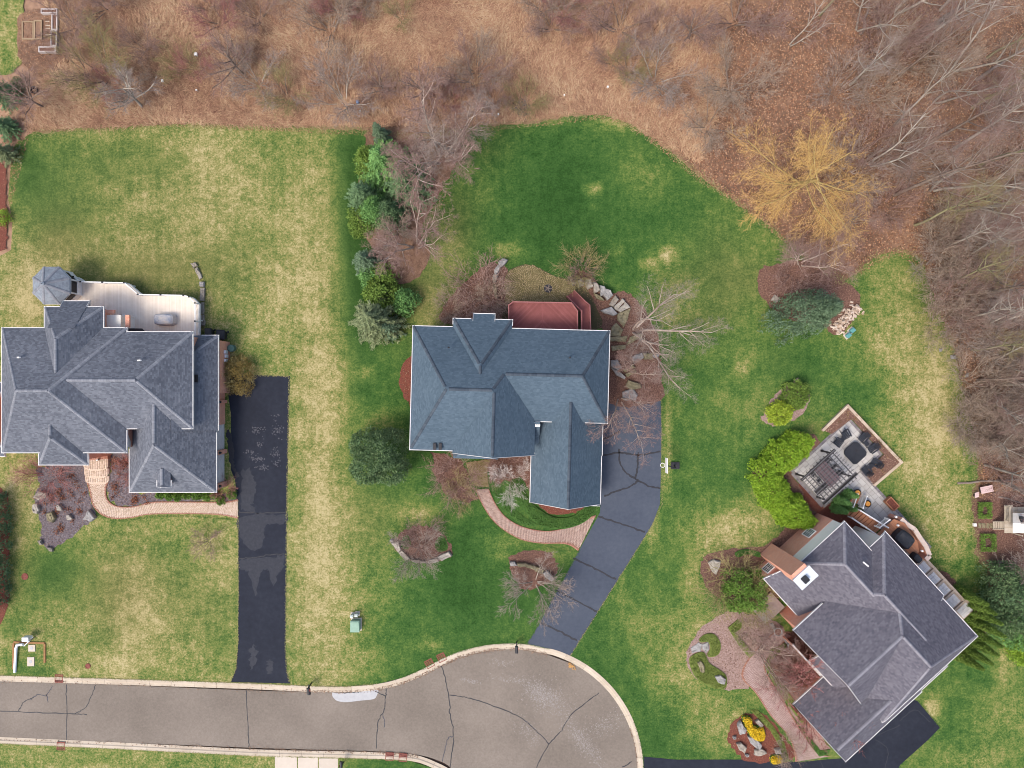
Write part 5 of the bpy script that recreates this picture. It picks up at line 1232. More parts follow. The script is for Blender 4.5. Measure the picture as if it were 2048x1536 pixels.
# --- paved paths
def paver_mat(name, cols): return M(name, cols, 3, .9, island=.6, bump_s=.2)
PV_W = paver_mat('buff_pavers', [(.33,.24,.17),(.45,.34,.255),(.55,.43,.34),(.6,.49,.4)])
PV_C = paver_mat('rosy_pavers', [(.22,.145,.115),(.32,.22,.18),(.4,.29,.24),(.47,.36,.305)])
PV_E = paver_mat('pink_pavers', [(.27,.18,.16),(.35,.25,.225),(.43,.325,.295)])
PV_dark = paver_mat('edge_brick', [(.2,.085,.055),(.31,.15,.105),(.38,.22,.16)])
PV_moss = paver_mat('mossy_pavers', [(.12,.09,.04),(.18,.145,.065),(.24,.19,.095),(.28,.21,.13)])
M_sand = M('joint_sand', [(.14,.1,.075),(.22,.165,.12)], 8, .95)
M_sandm = M('mossy_joint', [(.05,.045,.02),(.09,.075,.04)], 8, .95)
def tiles(quads, z, h=.03, gap=.008):
    """individual pavers (joined) from arrays of 4 corners (n,4,2)"""
    q = np.asarray(quads); n = len(q); c = q.mean(1, keepdims=True); q = c + (q-c)*(1-gap*4)
    top = np.concatenate([q, np.broadcast_to((z + h + rng.uniform(-.006,.006,(n,1,1))), (n,4,1))], 2)
    bot = np.concatenate([q, np.full((n,4,1), z)], 2); v = np.concatenate([top, bot], 1).reshape(-1,3); o = np.arange(n)[:,None]*8
    f = [np.c_[o,o+1,o+2,o+3]] + [np.c_[o+(j+1)%4, o+j, o+4+j, o+4+(j+1)%4] for j in range(4)]
    return v, np.concatenate(f).astype(np.int32)
def path(name, left, right, z, mat, sandm, pw=.1, pl=.2, edge=None, per=10):
    L_ = np.array(smooth(PP(left), per)); R_ = np.array(smooth(PP(right), per))
    def rs(a, n):
        d = np.r_[0, np.cumsum(np.linalg.norm(np.diff(a,axis=0),axis=1))]; t = np.linspace(0,d[-1],n); return np.c_[np.interp(t,d,a[:,0]),np.interp(t,d,a[:,1])]
    Ln = (np.linalg.norm(np.diff(L_,axis=0),axis=1).sum() + np.linalg.norm(np.diff(R_,axis=0),axis=1).sum())/2
    rows = max(4, int(Ln/pw)); a = rs(L_, rows+1); b = rs(R_, rows+1)
    o = sheet(name, [tuple(q) for q in a] + [tuple(q) for q in b[::-1]], z, sandm, kind='structure')
    W = np.linalg.norm(a-b, axis=1).mean(); k = max(2, int(W/pl)); quads = []; eq = []
    for r in range(rows):
        cuts = np.r_[0, (np.arange(1,k)+ (.25 if r%2 else -.25))/k, 1]
        for c0, c1 in zip(cuts, cuts[1:]):
            qd = [a[r]+(b[r]-a[r])*c0, a[r]+(b[r]-a[r])*c1, a[r+1]+(b[r+1]-a[r+1])*c1, a[r+1]+(b[r+1]-a[r+1])*c0]
            (eq if edge and (c0 == 0 or c1 == 1) else quads).append(qd)
    def fix(v): 
        v = np.array(v); s_ = (v[:,1,0]-v[:,0,0])*(v[:,2,1]-v[:,0,1])-(v[:,1,1]-v[:,0,1])*(v[:,2,0]-v[:,0,0]); v[s_<0] = v[s_<0][:, ::-1]; return v
    obj('paver', tiles(fix(quads), z+.002), mat, o, kind='stuff')
    if eq: obj('edge_paver', tiles(fix(eq), z+.002, .035), edge, o, kind='stuff')
    return o
path('walkway', [(173,962),(180,985),(186,1010),(200,1027),(225,1037),(262,1036),(300,1029),(380,1028),(440,1030),(476,1037)], [(219,962),(213,978),(216,998),(230,1010),(250,1013),(275,1011),(310,1003),(400,1003),(450,1003),(476,998)], .045, PV_W, M_sand, edge=PV_dark)
path('walkway', [(951,979),(965,1010),(985,1040),(1012,1063),(1045,1080),(1085,1087),(1120,1087),(1140,1091),(1156,1102)], [(978,978),(990,1005),(1010,1032),(1040,1051),(1075,1060),(1105,1061),(1140,1052),(1170,1036),(1192,1030)], .045, PV_C, M_sand, edge=PV_dark)
path('walkway', [(932,925),(938,945),(951,972)], [(982,918),(975,945),(978,974)], .046, PV_moss, M_sandm)
path('walkway', [(1555,1259),(1535,1275),(1500,1312),(1484,1340),(1486,1360),(1510,1385),(1540,1430),(1575,1470),(1587,1500),(1590,1523)], [(1583,1272),(1560,1290),(1535,1315),(1530,1335),(1545,1365),(1570,1405),(1595,1450),(1615,1480),(1635,1505),(1660,1512)], .045, PV_E, M_sand, edge=PV_dark)
# left entry steps and porch floor
st = thing('entry_steps', 'curved buff paver steps rising to the left house front door', 'steps', (*P(196,935), 0))
for k, (y0, y1, z) in enumerate([(952,966,.17),(936,953,.34),(916,938,.5)]):
    pts = [(172,y0),(220,y0),(220,y1-6)] + [(196+24*math.cos(t), y1-6+9*math.sin(t)) for t in np.linspace(0,PI,8)] + [(172,y1-6)]
    s_ = obj('step', MB().prism(ccw(PP(pts)), 0, z), PV_W, st)
    rows = []
    for yy in np.arange(y0, y1-2, 1.8):
        for xx in np.arange(173, 218, 3.5):
          if inside(pts, np.array([[xx+1.7,yy+1.0],[xx+1.7,yy+2.2]])).all(): rows.append([P(xx,yy+1.8),P(xx+3.5,yy+1.8),P(xx+3.5,yy),P(xx,yy)])
    obj('paver', tiles(rows, z+.001, .02), PV_W, s_, kind='stuff')
d = MB().prism(ccw(PP([(172,896),(222,896),(222,917),(172,920)])), 0, .62); o = obj('porch_floor', d, PV_dark, st)
rows = [[P(x,y+1.8),P(x+3.5,y+1.8),P(x+3.5,y),P(x,y)] for y in np.arange(897,916,1.8) for x in np.arange(173,219,3.5)]
obj('paver', tiles(rows, .621, .02), PV_dark, o, kind='stuff')
q = P3(197,919,.64); lamp = thing('lantern', 'small black lantern standing on the left porch floor', 'lantern', q)
obj('base', MB().lathe([(.12,0),(.12,.05)],8,q), M_black, lamp); obj('glass', MB().lathe([(.1,.05),(.1,.32)],8,q), M_glass, lamp); obj('cap', MB().lathe([(.14,.32),(.02,.48)],8,q), M_white, lamp)
# middle house round patio
rp = sheet('patio', wobble(spline(PP([(1010,560),(1018,542),(1040,531),(1062,530),(1085,540),(1110,552),(1140,560),(1170,575),(1190,610),(1192,660),(1018,660),(1012,600)]), True, 5), .02, .5), .04, M_sandm, kind='structure')
ringq = []; pl_ = [tuple(q) for q in spline(PP([(1010,562),(1018,543),(1040,532),(1062,530),(1085,540),(1110,553),(1138,562),(1150,575),(1148,596),(1120,606),(1018,606),(1012,590)]), True, 5)]
c1, c2 = np.array(P(1048,568)), np.array(P(1096,577))
for ci, c in enumerate((c1, c2)):
    for r in np.arange(.12, 6, .17):
        k = max(5, int(2*PI*r/.22)); o_ = rng.random()*.5
        for j in range(k):
            t0, t1 = 2*PI*(j+o_)/k, 2*PI*(j+1+o_)/k; m = c + (r+.08)*np.array([math.cos((t0+t1)/2), math.sin((t0+t1)/2)])
            near = np.linalg.norm(m-c1) < np.linalg.norm(m-c2)+.9
            if near != (ci == 0): continue
            ringq.append([c+r*np.array([math.cos(t0),math.sin(t0)]), c+(r+.17)*np.array([math.cos(t0),math.sin(t0)]), c+(r+.17)*np.array([math.cos(t1),math.sin(t1)]), c+r*np.array([math.cos(t1),math.sin(t1)])])
ringq = np.array(ringq); ringq = ringq[inside(pl_, ringq.mean(1))]
obj('paver', tiles(ringq, .042, .04, .025), PV_moss, rp, kind='stuff')
fp = P3(1096,577,.09); fr = thing('fire_ring', 'dark charred fire spot at the centre of the smaller paver ring', 'fire pit', fp)
obj('ash', MB().lathe([(.5,0),(.42,.03),(.1,.05)], 12, fp), M_tar, fr)
for k in range(5):
    a = k*1.3; obj('charred_log', MB().tube([(fp[0]+.5*math.cos(a), fp[1]+.5*math.sin(a), fp[2]+.06),(fp[0]-.3*math.cos(a+.3), fp[1]-.3*math.sin(a+.3), fp[2]+.12)], .06, 6), M_log, fr)
# right house stone patio: every slab its own piece
M_slab = M('grey_stone_slab', [(.33,.31,.285),(.43,.41,.385),(.54,.52,.49)], 1.2, .88, bump_s=.2, objrand=.55)
M_slabj = M('slab_joint', [(.16,.15,.14),(.22,.21,.2)], 5, .95)
M_edgeb = M('dark_edge_brick', [(.1,.09,.1),(.19,.17,.18),(.27,.25,.25)], 2, .9, objrand=.6)
def patio_uv(px): q = np.array(P(*px)); return ((q-O)@U, (q-O)@V)
pt = thing('stone_patio', '', 'patio', (*P(1700,950),0)); del pt['category']; pt['kind'] = 'structure'
A_ = [patio_uv(q) for q in ((1695,841),(1590,941),(1636,997),(1771,920))]
u0 = (A_[0][0]+A_[1][0])/2; u1 = (A_[2][0]+A_[3][0])/2; v1 = (A_[0][1]+A_[3][1])/2; v0 = (A_[1][1]+A_[2][1])/2
wv0, wv1 = 4.0+5.05, 4.0+8.2
wa = patio_uv((1732,958)); wb = patio_uv((1700,985)); we = patio_uv((1859,1093))
slabs = []
def lay(ua, va, ub, vb, clipf=None):
    v = va; r = 0
    while v < vb-.05:
        dv = random.choice([.6,.6,.9]); dv = min(dv, vb-v); u = ua - (.3 if r%2 else 0)
        while u < ub-.05:
            du = random.choice([.6,.9,.9,.6,.45]); x0, x1 = max(ua,u), min(ub,u+du)
            if x1-x0 > .12: slabs.append((x0,v,x1,v+dv))
            u += du
        v += dv; r += 1
lay(u0, v0, u1, v1); vw1 = wa[1]; vw0 = vw1-2.75; lay(u1, vw0, we[0], vw1)
base = MB(); base.add([E3(u0-.3,v0-.3,.046),E3(u1+.3,v0-.3,.046),E3(u1+.3,v1+.3,.046),E3(u0-.3,v1+.3,.046)],[(0,1,2,3)]); obj('patio_base', base, M_slabj, pt)
base = MB(); base.add([E3(u1+.3,vw0,.0465),E3(we[0]+.2,vw0,.0465),E3(we[0]+.2,vw1+.3,.0465),E3(u1+.3,vw1+.3,.0465)],[(0,1,2,3)]); obj('patio_base', base, M_slabj, pt)
for x0,y0,x1,y1 in slabs:
    g = .022; d = MB(); h = .085+random.uniform(-.006,.006)
    d.add([E3(x0+g,y0+g,h),E3(x1-g,y0+g,h),E3(x1-g,y1-g,h),E3(x0+g,y1-g,h),E3(x0+g,y0+g,.04),E3(x1-g,y0+g,.04),E3(x1-g,y1-g,.04),E3(x0+g,y1-g,.04)],[(0,1,2,3),(1,0,4,5),(2,1,5,6),(3,2,6,7),(0,3,7,4)])
    obj('slab', d, M_slab, pt)
eb = MB()
def edge_run(a, b):
    a = np.array(a); b = np.array(b); L_ = np.linalg.norm(b-a); k = int(L_/.13); d = (b-a)/L_; n_ = np.array([-d[1], d[0]])
    for j in range(k):
        q = a+d*(j*.13); w = d*.118; e_ = n_*.26; eb.add([E3(*q,.1),E3(*(q+w),.1),E3(*(q+w+e_),.1),E3(*(q+e_),.1),E3(*q,.03),E3(*(q+w),.03),E3(*(q+w+e_),.03),E3(*(q+e_),.03)],[(3,2,1,0)[::-1],(0,4,5,1)[::-1],(1,5,6,2)[::-1],(2,6,7,3)[::-1],(3,7,4,0)[::-1]])
edge_run((u0,v0),(u0,v1)); edge_run((u0,v1),(u1,v1)); edge_run((u1,v1),(u1,vw1)); edge_run((u1+.3,vw1),(we[0],vw1)); edge_run((u1,v0-.28),(u0,v0-.28)); 
obj('edge_brick', eb, M('edge_brick_grey', [(.1,.09,.1),(.19,.17,.18),(.28,.26,.26)], 2, .9, island=.7), pt, kind='stuff')
# raised planting wall round two sides of the patio
pw = thing('planter_wall', 'low tan stone planter wall wrapped round the stone patio', 'planter wall', (*P(1740,890),0))
M_tanstone = M('tan_wall_stone', [(.33,.25,.18),(.45,.36,.27),(.55,.46,.36)], 2, .9, objrand=.6)
o1, o2, o3, o4 = [patio_uv(q) for q in ((1641,859),(1693,808),(1803,924),(1747,972))]
for (a, b) in ((o1,o2),(o2,o3),(o3,o4)):
    a = np.array(a); b = np.array(b); L_ = np.linalg.norm(b-a); d = (b-a)/L_; k = max(2,int(L_/.62)); n_ = np.array([d[1], -d[0]])
    for j in range(k):
        p0 = a+d*L_*j/k; p1 = a+d*(L_*(j+1)/k-.02); q = [p0, p0+n_*.3, p1+n_*.3, p1]; h = .42+random.uniform(-.012,.012)
        d2_ = MB().prism(ccw([E2(*x) for x in q]), 0, h); obj('stone', d2_, M_tanstone, pw)
soil = [E2(*x) for x in (o1,o2,o3,o4)] + [E2(u1+.28,vw1+.3), E2(u1+.28,v1+.28), E2(u0-.0,v1+.28), E2(u0-.28, v1-2.6)]
sheet('soil', soil, .33, M_mulch, pw)
q = scatter([E2(*x) for x in (o1,o2,o3,o4,(u1+.5,vw1+.4),(u1+.5,v1+.5),(u0,v1+.5))], 1.6)
c = np.repeat(np.c_[q, np.full(len(q),.42)], 22, 0) + rng.normal(0,.13,(len(q)*22,3))*np.array([1,1,.5])
obj('perennials', rand_leaves(c, .13, .06), M('dormant_perennials', [(.09,.075,.025),(.2,.13,.05),(.3,.2,.09),(.26,.1,.05)], 1, .9, island=.8, bump_s=0), pw, kind='stuff')
obj('leaf_litter', rand_leaves(np.c_[(q:=scatter(soil, 26)), .34+rng.uniform(0,.04,len(q))], .13, .08, .7), M('tan_bed_leaves', [(.2,.13,.09),(.33,.23,.16),(.45,.34,.25)], 2, .9, island=.8, bump_s=0), pw, kind='stuff')
# ------------------------------------------------------------------ boulders and stone slabs
M_stone = M('weathered_limestone', [(.11,.09,.07),(.22,.19,.155),(.33,.3,.255),(.44,.41,.37)], 2.2, .92, bump_s=.5, objrand=.35)
M_stonep = M('pale_limestone', [(.15,.14,.13),(.25,.24,.23),(.36,.35,.335)], 2.5, .9, bump_s=.5)
M_stonem = M('mossy_stone', [(.095,.085,.05),(.19,.165,.1),(.3,.26,.175)], 2.5, .92, bump_s=.5)
def rock(pts, h, mat, label, name='boulder', cat='boulder', group=None, z=0.02, parent=None, tilt=None):
    """angular stone slab from its outline: bevelled, uneven"""
    poly = ccw(PP(pts)); pl = []; n = len(poly)
    for i in range(n):
        a, b = np.array(poly[i]), np.array(poly[(i+1)%n]); L_ = np.linalg.norm(b-a); k = max(2, int(L_/.35))
        for j in range(k): pl.append(a+(b-a)*(j/k) + rng.normal(0,.025,2))
    pl = np.array(pl); c = pl.mean(0); mb = MB(); m = len(pl)
    tl = rng.normal(0,.05,2) if tilt is None else np.array(tilt)
    for sc, zz, nz in ((1.0,0,0),(1.03,h*.55,.02),(.97,h*.9,.025),(.85,h,.03),(.45,h*1.02,.04)):
        for q in pl:
            p_ = c+(q-c)*sc + rng.normal(0,.012,2); mb.v.append((p_[0],p_[1], z+ (0 if zz==0 else max(.02, zz+rng.normal(0,nz)+ (p_-c)@tl))))
    for r in range(4):
        for j in range(m): mb.f.append((r*m+j, r*m+(j+1)%m, (r+1)*m+(j+1)%m, (r+1)*m+j))
    mb.f.append(tuple(4*m+j for j in range(m)))
    o = obj(name, mb, mat, parent)
    if label: tag(o, label, cat, group)
    return o
rk = [ # east rock garden of the middle house
 ([(1200,622),(1222,614),(1233,628),(1226,632),(1210,628)],.7,M_stonep,'pale pointed slab at the top of the stone steps by the red stairs'),
 ([(1217,610),(1230,590),(1237,600),(1226,615)],.5,M_stone,'first narrow step stone below the boulder wall'),
 ([(1226,616),(1243,598),(1250,603),(1233,621)],.5,M_stone,'second narrow step stone below the boulder wall'),
 ([(1234,622),(1250,604),(1259,615),(1240,625)],.45,M_stone,'third step stone below the boulder wall, widest of the narrow steps'),
 ([(1234,628),(1260,618),(1254,640),(1247,654),(1234,640)],.35,M_stonem,'large mossy step stone right of the pale pointed slab'),
 ([(1222,656),(1232,646),(1246,660),(1240,672),(1220,672)],.3,M_stonem,'triangular mossy step stone by the northeast roof corner'),
 ([(1218,674),(1255,672),(1251,684),(1218,682)],.3,M_stonem,'long mossy bar-shaped step stone beside the east eave'),
 ([(1252,690),(1259,674),(1278,667),(1284,671),(1262,686)],.45,M_stonem,'mossy wedge stone pointing to the white birch'),
 ([(1222,692),(1250,690),(1250,698),(1224,702)],.25,M_stonem,'narrow mossy bar stone below the long mossy bar'),
 ([(1258,715),(1282,706),(1286,716),(1268,728)],.65,M_stonep,'pale rectangular boulder on the north side of the driveway rocks'),
 ([(1284,707),(1304,707),(1305,718),(1288,719)],.5,M_stonem,'mossy block right of the pale rectangular boulder'),
 ([(1303,709),(1318,709),(1314,717),(1305,715)],.5,M_stonep,'small pale stone at the right end of the driveway rocks'),
 ([(1219,722),(1234,720),(1243,735),(1234,742),(1220,733)],.7,M_stonep,'broken pale boulder against the east eave, upper half'),
 ([(1221,735),(1236,742),(1250,755),(1247,758),(1232,750)],.6,M_stonep,'pale tapering boulder below the broken pale one'),
 ([(1245,740),(1266,728),(1270,735),(1250,744)],.4,M_stonem,'upper of two mossy bar stones between the pale boulders'),
 ([(1249,748),(1268,738),(1272,744),(1255,754)],.4,M_stonem,'lower of two mossy bar stones between the pale boulders'),
 ([(1255,760),(1280,768),(1282,776),(1262,780),(1250,772)],.45,M_stonem,'broad tan flat stone just north of the driveway end'),
 ([(1243,784),(1265,776),(1274,790),(1270,801),(1246,800)],.4,M_stonep,'squarish grey slab at the north edge of the middle driveway'),
 # boulder wall along the patio
 ([(1140,560),(1152,556),(1156,566),(1144,572)],.7,M_stone,'first boulder of the wall east of the round patio'),
 ([(1152,562),(1166,558),(1168,572),(1156,576)],.7,M_stone,'second boulder of the wall east of the round patio'),
 ([(1168,562),(1180,560),(1186,574),(1174,580)],.8,M_stone,'third boulder of the wall east of the round patio'),
 ([(1184,566),(1194,568),(1200,582),(1188,588)],.8,M_stone,'fourth boulder of the wall east of the round patio'),
 ([(1198,572),(1208,574),(1212,590),(1200,594)],.85,M_stonep,'fifth boulder of the wall east of the round patio'),
 ([(1208,578),(1220,582),(1224,592),(1214,602),(1206,592)],.9,M_stonep,'largest end boulder of the wall east of the round patio'),
 ([(1186,586),(1202,594),(1208,602),(1192,598)],.5,M_stonem,'mossy stone tucked under the boulder wall'),
 # west of patio
 ([(996,526),(1006,518),(1016,521),(1010,530),(1000,536)],.6,M_stonep,'pale boulder at the top of the west stone arc by the round patio'),
 ([(988,541),(997,529),(1002,536),(996,546),(990,550)],.6,M_stonep,'speckled boulder in the middle of the west stone arc'),
 ([(984,558),(988,549),(997,548),(992,565),(986,566)],.55,M_stone,'grey boulder at the lower end of the west stone arc'),
 ([(986,568),(992,570),(996,600),(990,596)],.3,M_stonem,'long mossy curb stone west of the round patio'),
 # island beds
 ([(780,1078),(786,1077),(790,1084),(784,1086)],.5,M_stonep,'small pale stone at the left tip of the oval island bed'),
 ([(785,1085),(798,1081),(803,1098),(797,1104)],.5,M_stone,'dark slab on the left rim of the oval island bed'),
 ([(797,1104),(806,1100),(822,1116),(812,1120)],.4,M_stone,'grey rim stone at the lower left of the oval island bed'),
 ([(822,1117),(850,1120),(856,1126),(830,1124)],.4,M_stone,'long grey rim stone at the bottom of the oval island bed'),
 ([(856,1120),(874,1114),(878,1122),(858,1127)],.4,M_stone,'grey rim stone at the lower right of the oval island bed'),
 ([(876,1112),(898,1102),(905,1110),(884,1121)],.45,M_stone,'pale wedge stone at the right end of the oval island bed'),
 ([(1019,1123),(1030,1122),(1036,1129),(1022,1131)],.5,M_stonep,'white stone at the left end of the curved wall by the middle driveway'),
 ([(1034,1124),(1052,1125),(1054,1132),(1036,1131)],.55,M_stonem,'tan stone second in the curved wall by the middle driveway'),
 ([(1052,1126),(1072,1131),(1072,1139),(1052,1133)],.55,M_stonem,'tan stone third in the curved wall by the middle driveway'),
 ([(1072,1131),(1088,1138),(1084,1147),(1070,1140)],.55,M_stonem,'tan stone fourth in the curved wall by the middle driveway'),
 ([(1084,1144),(1094,1140),(1109,1156),(1102,1161),(1092,1154)],.6,M_stonep,'white slab at the right end of the curved wall by the middle driveway'),
 # left front bed
 ([(70,992),(84,982),(99,984),(97,993),(80,1000)],.5,M_stone,'tan flat boulder at the upper left edge of the grey gravel bed'),
 ([(70,1008),(78,1006),(83,1018),(80,1026),(71,1024)],.5,M_stone,'round boulder on the left rim of the grey gravel bed'),
 ([(96,1026),(108,1022),(115,1034),(110,1044),(99,1040)],.5,M_stonem,'mossy tan boulder in the middle of the grey gravel bed'),
 ([(117,1009),(122,1008),(129,1020),(118,1020)],.45,M_stone,'small triangular boulder in the grey gravel bed'),
 ([(136,1030),(142,1028),(149,1037),(138,1039)],.4,M_stone,'small tan stone right of the mossy boulder in the grey gravel bed'),
 ([(170,1038),(180,1018),(195,1034),(186,1041)],.55,M_stonep,'pale pointed boulder beside the left front walk'),
 ([(96,1093),(106,1094),(108,1102),(102,1101)],.35,M_stone,'small reddish stone at the bottom tip of the grey gravel bed'),
 ([(80,1080),(86,1078),(87,1088),(82,1088)],.4,M_stone,'stone on the lower left rim of the grey gravel bed'),
 # left back low wall
 ([(383,528),(392,526),(397,532),(388,537)],.3,M_stone,'top stone of the low wall east of the cream deck'),
 ([(391,538),(398,535),(406,555),(400,560)],.3,M_stone,'long second stone of the low wall east of the cream deck'),
 ([(401,564),(410,564),(410,574),(402,574)],.35,M_stonep,'pale square stone in the low wall east of the cream deck'),
 ([(402,576),(411,576),(410,602),(402,602)],.3,M_stone,'longest stone of the low wall east of the cream deck'),
 ([(402,606),(409,605),(409,628),(402,628)],.3,M_stone,'fifth stone of the low wall east of the cream deck'),
 ([(402,630),(410,630),(411,652),(403,652)],.3,M_stone,'lowest stone of the low wall east of the cream deck'),
 # right house front beds
 ([(1393,1322),(1400,1319),(1408,1330),(1407,1342),(1400,1341)],.5,M_stonem,'dark oval boulder in the long moss green ground cover'),
 ([(1428,1350),(1438,1347),(1450,1356),(1446,1366),(1434,1362)],.5,M_stonep,'pale oval boulder in the long moss green ground cover'),
 ([(1381,1296),(1397,1284),(1404,1288),(1401,1302),(1384,1306)],.12,M_stonep,'flat pale stepping stone in the pink gravel bed, left one'),
 ([(1404,1288),(1416,1283),(1417,1298),(1412,1306),(1405,1298)],.12,M_stonep,'flat pale stepping stone in the pink gravel bed, right one'),
 ([(1473,1447),(1480,1440),(1490,1455),(1487,1464),(1477,1465)],.6,M_stonep,'pale tall boulder left of the yellow flowering shrub'),
 ([(1508,1440),(1516,1436),(1526,1448),(1520,1455)],.4,M_stone,'flat mauve stone right of the yellow flowering shrub'),
 ([(1493,1470),(1503,1468),(1522,1486),(1517,1496),(1499,1484)],.6,M_stonep,'long white speckled boulder below the yellow flowering shrub'),
 ([(1471,1484),(1480,1483),(1492,1492),(1488,1504),(1477,1498)],.4,M_stone,'flat pinkish boulder in the red mulch island'),
 ([(1465,1471),(1471,1470),(1472,1476),(1466,1477)],.3,M_stonep,'small white stone at the left of the red mulch island'),
 ([(1489,1506),(1497,1508),(1496,1512),(1490,1511)],.25,M_stonep,'tiny white stone at the bottom of the red mulch island'),
 ([(1508,1498),(1522,1494),(1532,1503),(1520,1510),(1508,1508)],.4,M_stone,'dark round boulder in the red mulch island'),
 ([(1548,1496),(1558,1494),(1562,1504),(1550,1506)],.4,M_stonep,'grey stone near the small yellow shrub'),
 ([(1415,1124),(1428,1118),(1440,1122),(1432,1148),(1424,1144)],.4,M_stone,'flat grey slab in the bed left of the globe evergreen'),
 ([(1900,712),(1907,710),(1909,717),(1902,718)],.4,M_stonep,'larger pale rock on the right lawn edge'),
 ([(1877,698),(1882,697),(1882,703),(1878,703)],.3,M_stonep,'smaller pale rock on the right lawn edge'),
 ([(1930,748),(1934,746),(1935,753),(1931,754)],.3,M_stonep,'pale rock under the wood just below the two lawn edge rocks'),
 ([(1970,878),(1980,874),(1986,884),(1976,890)],.4,M_stone,'tan rock in the wood above the pink bench'),
 ([(1548,590),(1560,600),(1550,606),(1540,600)],.4,M_stone,'stone under the brush in the leaf-covered island bed'),
]
for pts, h, mt, lb in rk: rock(pts, h, mt, lb)
# pile of split logs
lp = thing('log_pile', 'pile of pale split firewood logs beside the big blue spruce', 'log pile', (*P(1690,642),0))
LM = [M('split_log_wood', [(.32,.22,.15),(.48,.38,.3),(.62,.54,.47)], 3, .9, objrand=.75, bump_s=.2)]
a, b = np.array(P(1668,662)), np.array(P(1714,612)); d = b-a; L_ = np.linalg.norm(d); d /= L_; s = np.array([-d[1], d[0]])
def make_log(r, l): return MB().tube([(-l/2,0,0),(l/2,0,0)], [r,r*.93], 6)
lms = [None]*3
for i in range(150):
    t = rng.uniform(0,L_); w = rng.normal(0,.36); z = max(.08, .62*(1-(abs(w)/.85)) * rng.uniform(.3,1)); q = a+d*t+s*w
    k = i%3
    if lms[k] is None: 
        me = bpy.data.meshes.new('log'); mm = make_log([.09,.12,.075][k],[.38,.32,.42][k]); me.from_pydata(mm.v,[],mm.f); me.materials.append(LM[0]); lms[k] = me
    o = bpy.data.objects.new('log', lms[k]); C.objects.link(o); o.parent = lp; o.location = Vector((*q,z)) - Vector(lp.location); o.rotation_euler = (rng.uniform(0,3), rng.normal(0,.35), rng.uniform(0,6.28))
# ------------------------------------------------------------------ decks
M_cdeck = M('cream_deck_boards', [(.62,.53,.43),(.72,.63,.53),(.78,.7,.61)], 1.2, .8, island=.4, bump_s=.05)
M_rdeck = M('red_stained_boards', [(.16,.05,.047),(.215,.072,.067),(.28,.105,.096)], 1.2, .8, island=.45, bump_s=.05)
M_rrail = M('red_rail', [(.24,.085,.08),(.33,.135,.125)], 1.5, .75, bump_s=.05)
M_bdeck = M('cedar_brown_boards', [(.25,.105,.055),(.34,.15,.08),(.42,.2,.115)], 1.2, .8, island=.45, bump_s=.05)
def boards(poly, z, ang, bw, mat, name, parent, gap=.008, th=.035):
    """deck boards cut to an outline (joined)"""
    ca, sa = math.cos(ang), math.sin(ang); rot = [(x*ca+y*sa, -x*sa+y*ca) for x, y in poly]; rot = ccw(rot); mb = MB()
    y0 = min(p[1] for p in rot); y1 = max(p[1] for p in rot); y = y0
    while y < y1:
        c = clip_poly(clip_poly(rot, 0, -1, -(y+gap/2)), 0, 1, y+bw-gap/2)
        if len(c) > 2 and abs(area(c)) > 1e-4:
            w = [(x*ca-yy*sa, x*sa+yy*ca) for x, yy in c]; dz = random.uniform(-.003,.003); mb.prism(ccw(w), z-th, z+dz)
        y += bw
    return obj(name, mb, mat, parent, kind='stuff')
def railing(pts, z, parent, mat, capmat=None, h=1.0, post=.1, spacing=1.8, balus=.13, z1=None):
    """railing along ground-plan points; one object per post, per rail run, balusters joined"""
    n = len(pts)-1; zz = [z + (0 if z1 is None else (z1-z)*i/n) for i in range(n+1)]
    for i in range(n):
        a, b = np.array(pts[i]), np.array(pts[i+1]); L_ = np.linalg.norm(b-a); k = max(1, int(round(L_/spacing))); r = MB()
        za, zb = zz[i], zz[i+1]
        r.bar((*a,za+h),(*b,zb+h),.11,.05); obj('top_rail', r, mat, parent); obj('bottom_rail', MB().bar((*a,za+.12),(*b,zb+.12),.05,.05), mat, parent)
        bl = MB(); m = int(L_/balus)
        for j in range(1, m):
            q = a+(b-a)*j/m; zq = za+(zb-za)*j/m; bl.bar((*q,zq+.12),(*q,zq+h),.035)
        if bl.v: obj('baluster', bl, mat, parent, kind='stuff')
        for j in range(k + (1 if i == n-1 else 0)):
            q = a+(b-a)*j/k; zq = za+(zb-za)*j/k
            po = obj('post', MB().bar((*q,zq-.1),(*q,zq+h+.06),post), mat, parent)
            if capmat: obj('post_cap', MB().bar((*q,zq+h+.06),(*q,zq+h+.13),post*1.4), capmat, po)
# middle house red deck
dk = thing('red_deck', 'raised red-brown deck with chevron boards and stairs behind the middle house', 'deck', (*P(1085,632),0)); dz = 2.9
ol = [(1017.5,663),(1017.5,612),(1026,605.5),(1141.5,607.5),(1153.5,624),(1153.5,664)]
pl_ = PP(ol, dz); xm = P(1085,630,dz)[0]
lft = clip_poly(ccw(pl_), 1, 0, xm-.07); rgt = clip_poly(ccw(pl_), -1, 0, -xm-.07)
boards(lft, dz, math.radians(45), .14, M_rdeck, 'deck_boards', dk); boards(rgt, dz, math.radians(-45), .14, M_rdeck, 'deck_boards', dk)
obj('center_board', MB().box(xm-.07, pl_[0][1], dz-.035, xm+.07, pl_[3][1], dz+.004), M_rdeck, dk)
fr = MB(); 
for q0_, q1_ in zip(pl_, pl_[1:]): fr.bar((*q0_,dz-.2),(*q1_,dz-.2),.09,.32)
obj('rim_joist', fr, M_rrail, dk); railing(pl_, dz, dk, M_rrail, h=.95, post=.12, spacing=1.7)
for x, y in ((1020,610),(1085,609),(1140,611),(1151,626),(1020,640),(1151,655)):
    q = P(x,y,dz); obj('support_post', MB().bar((*q,-.1),(*q,dz-.2),.16), M_rrail, dk)
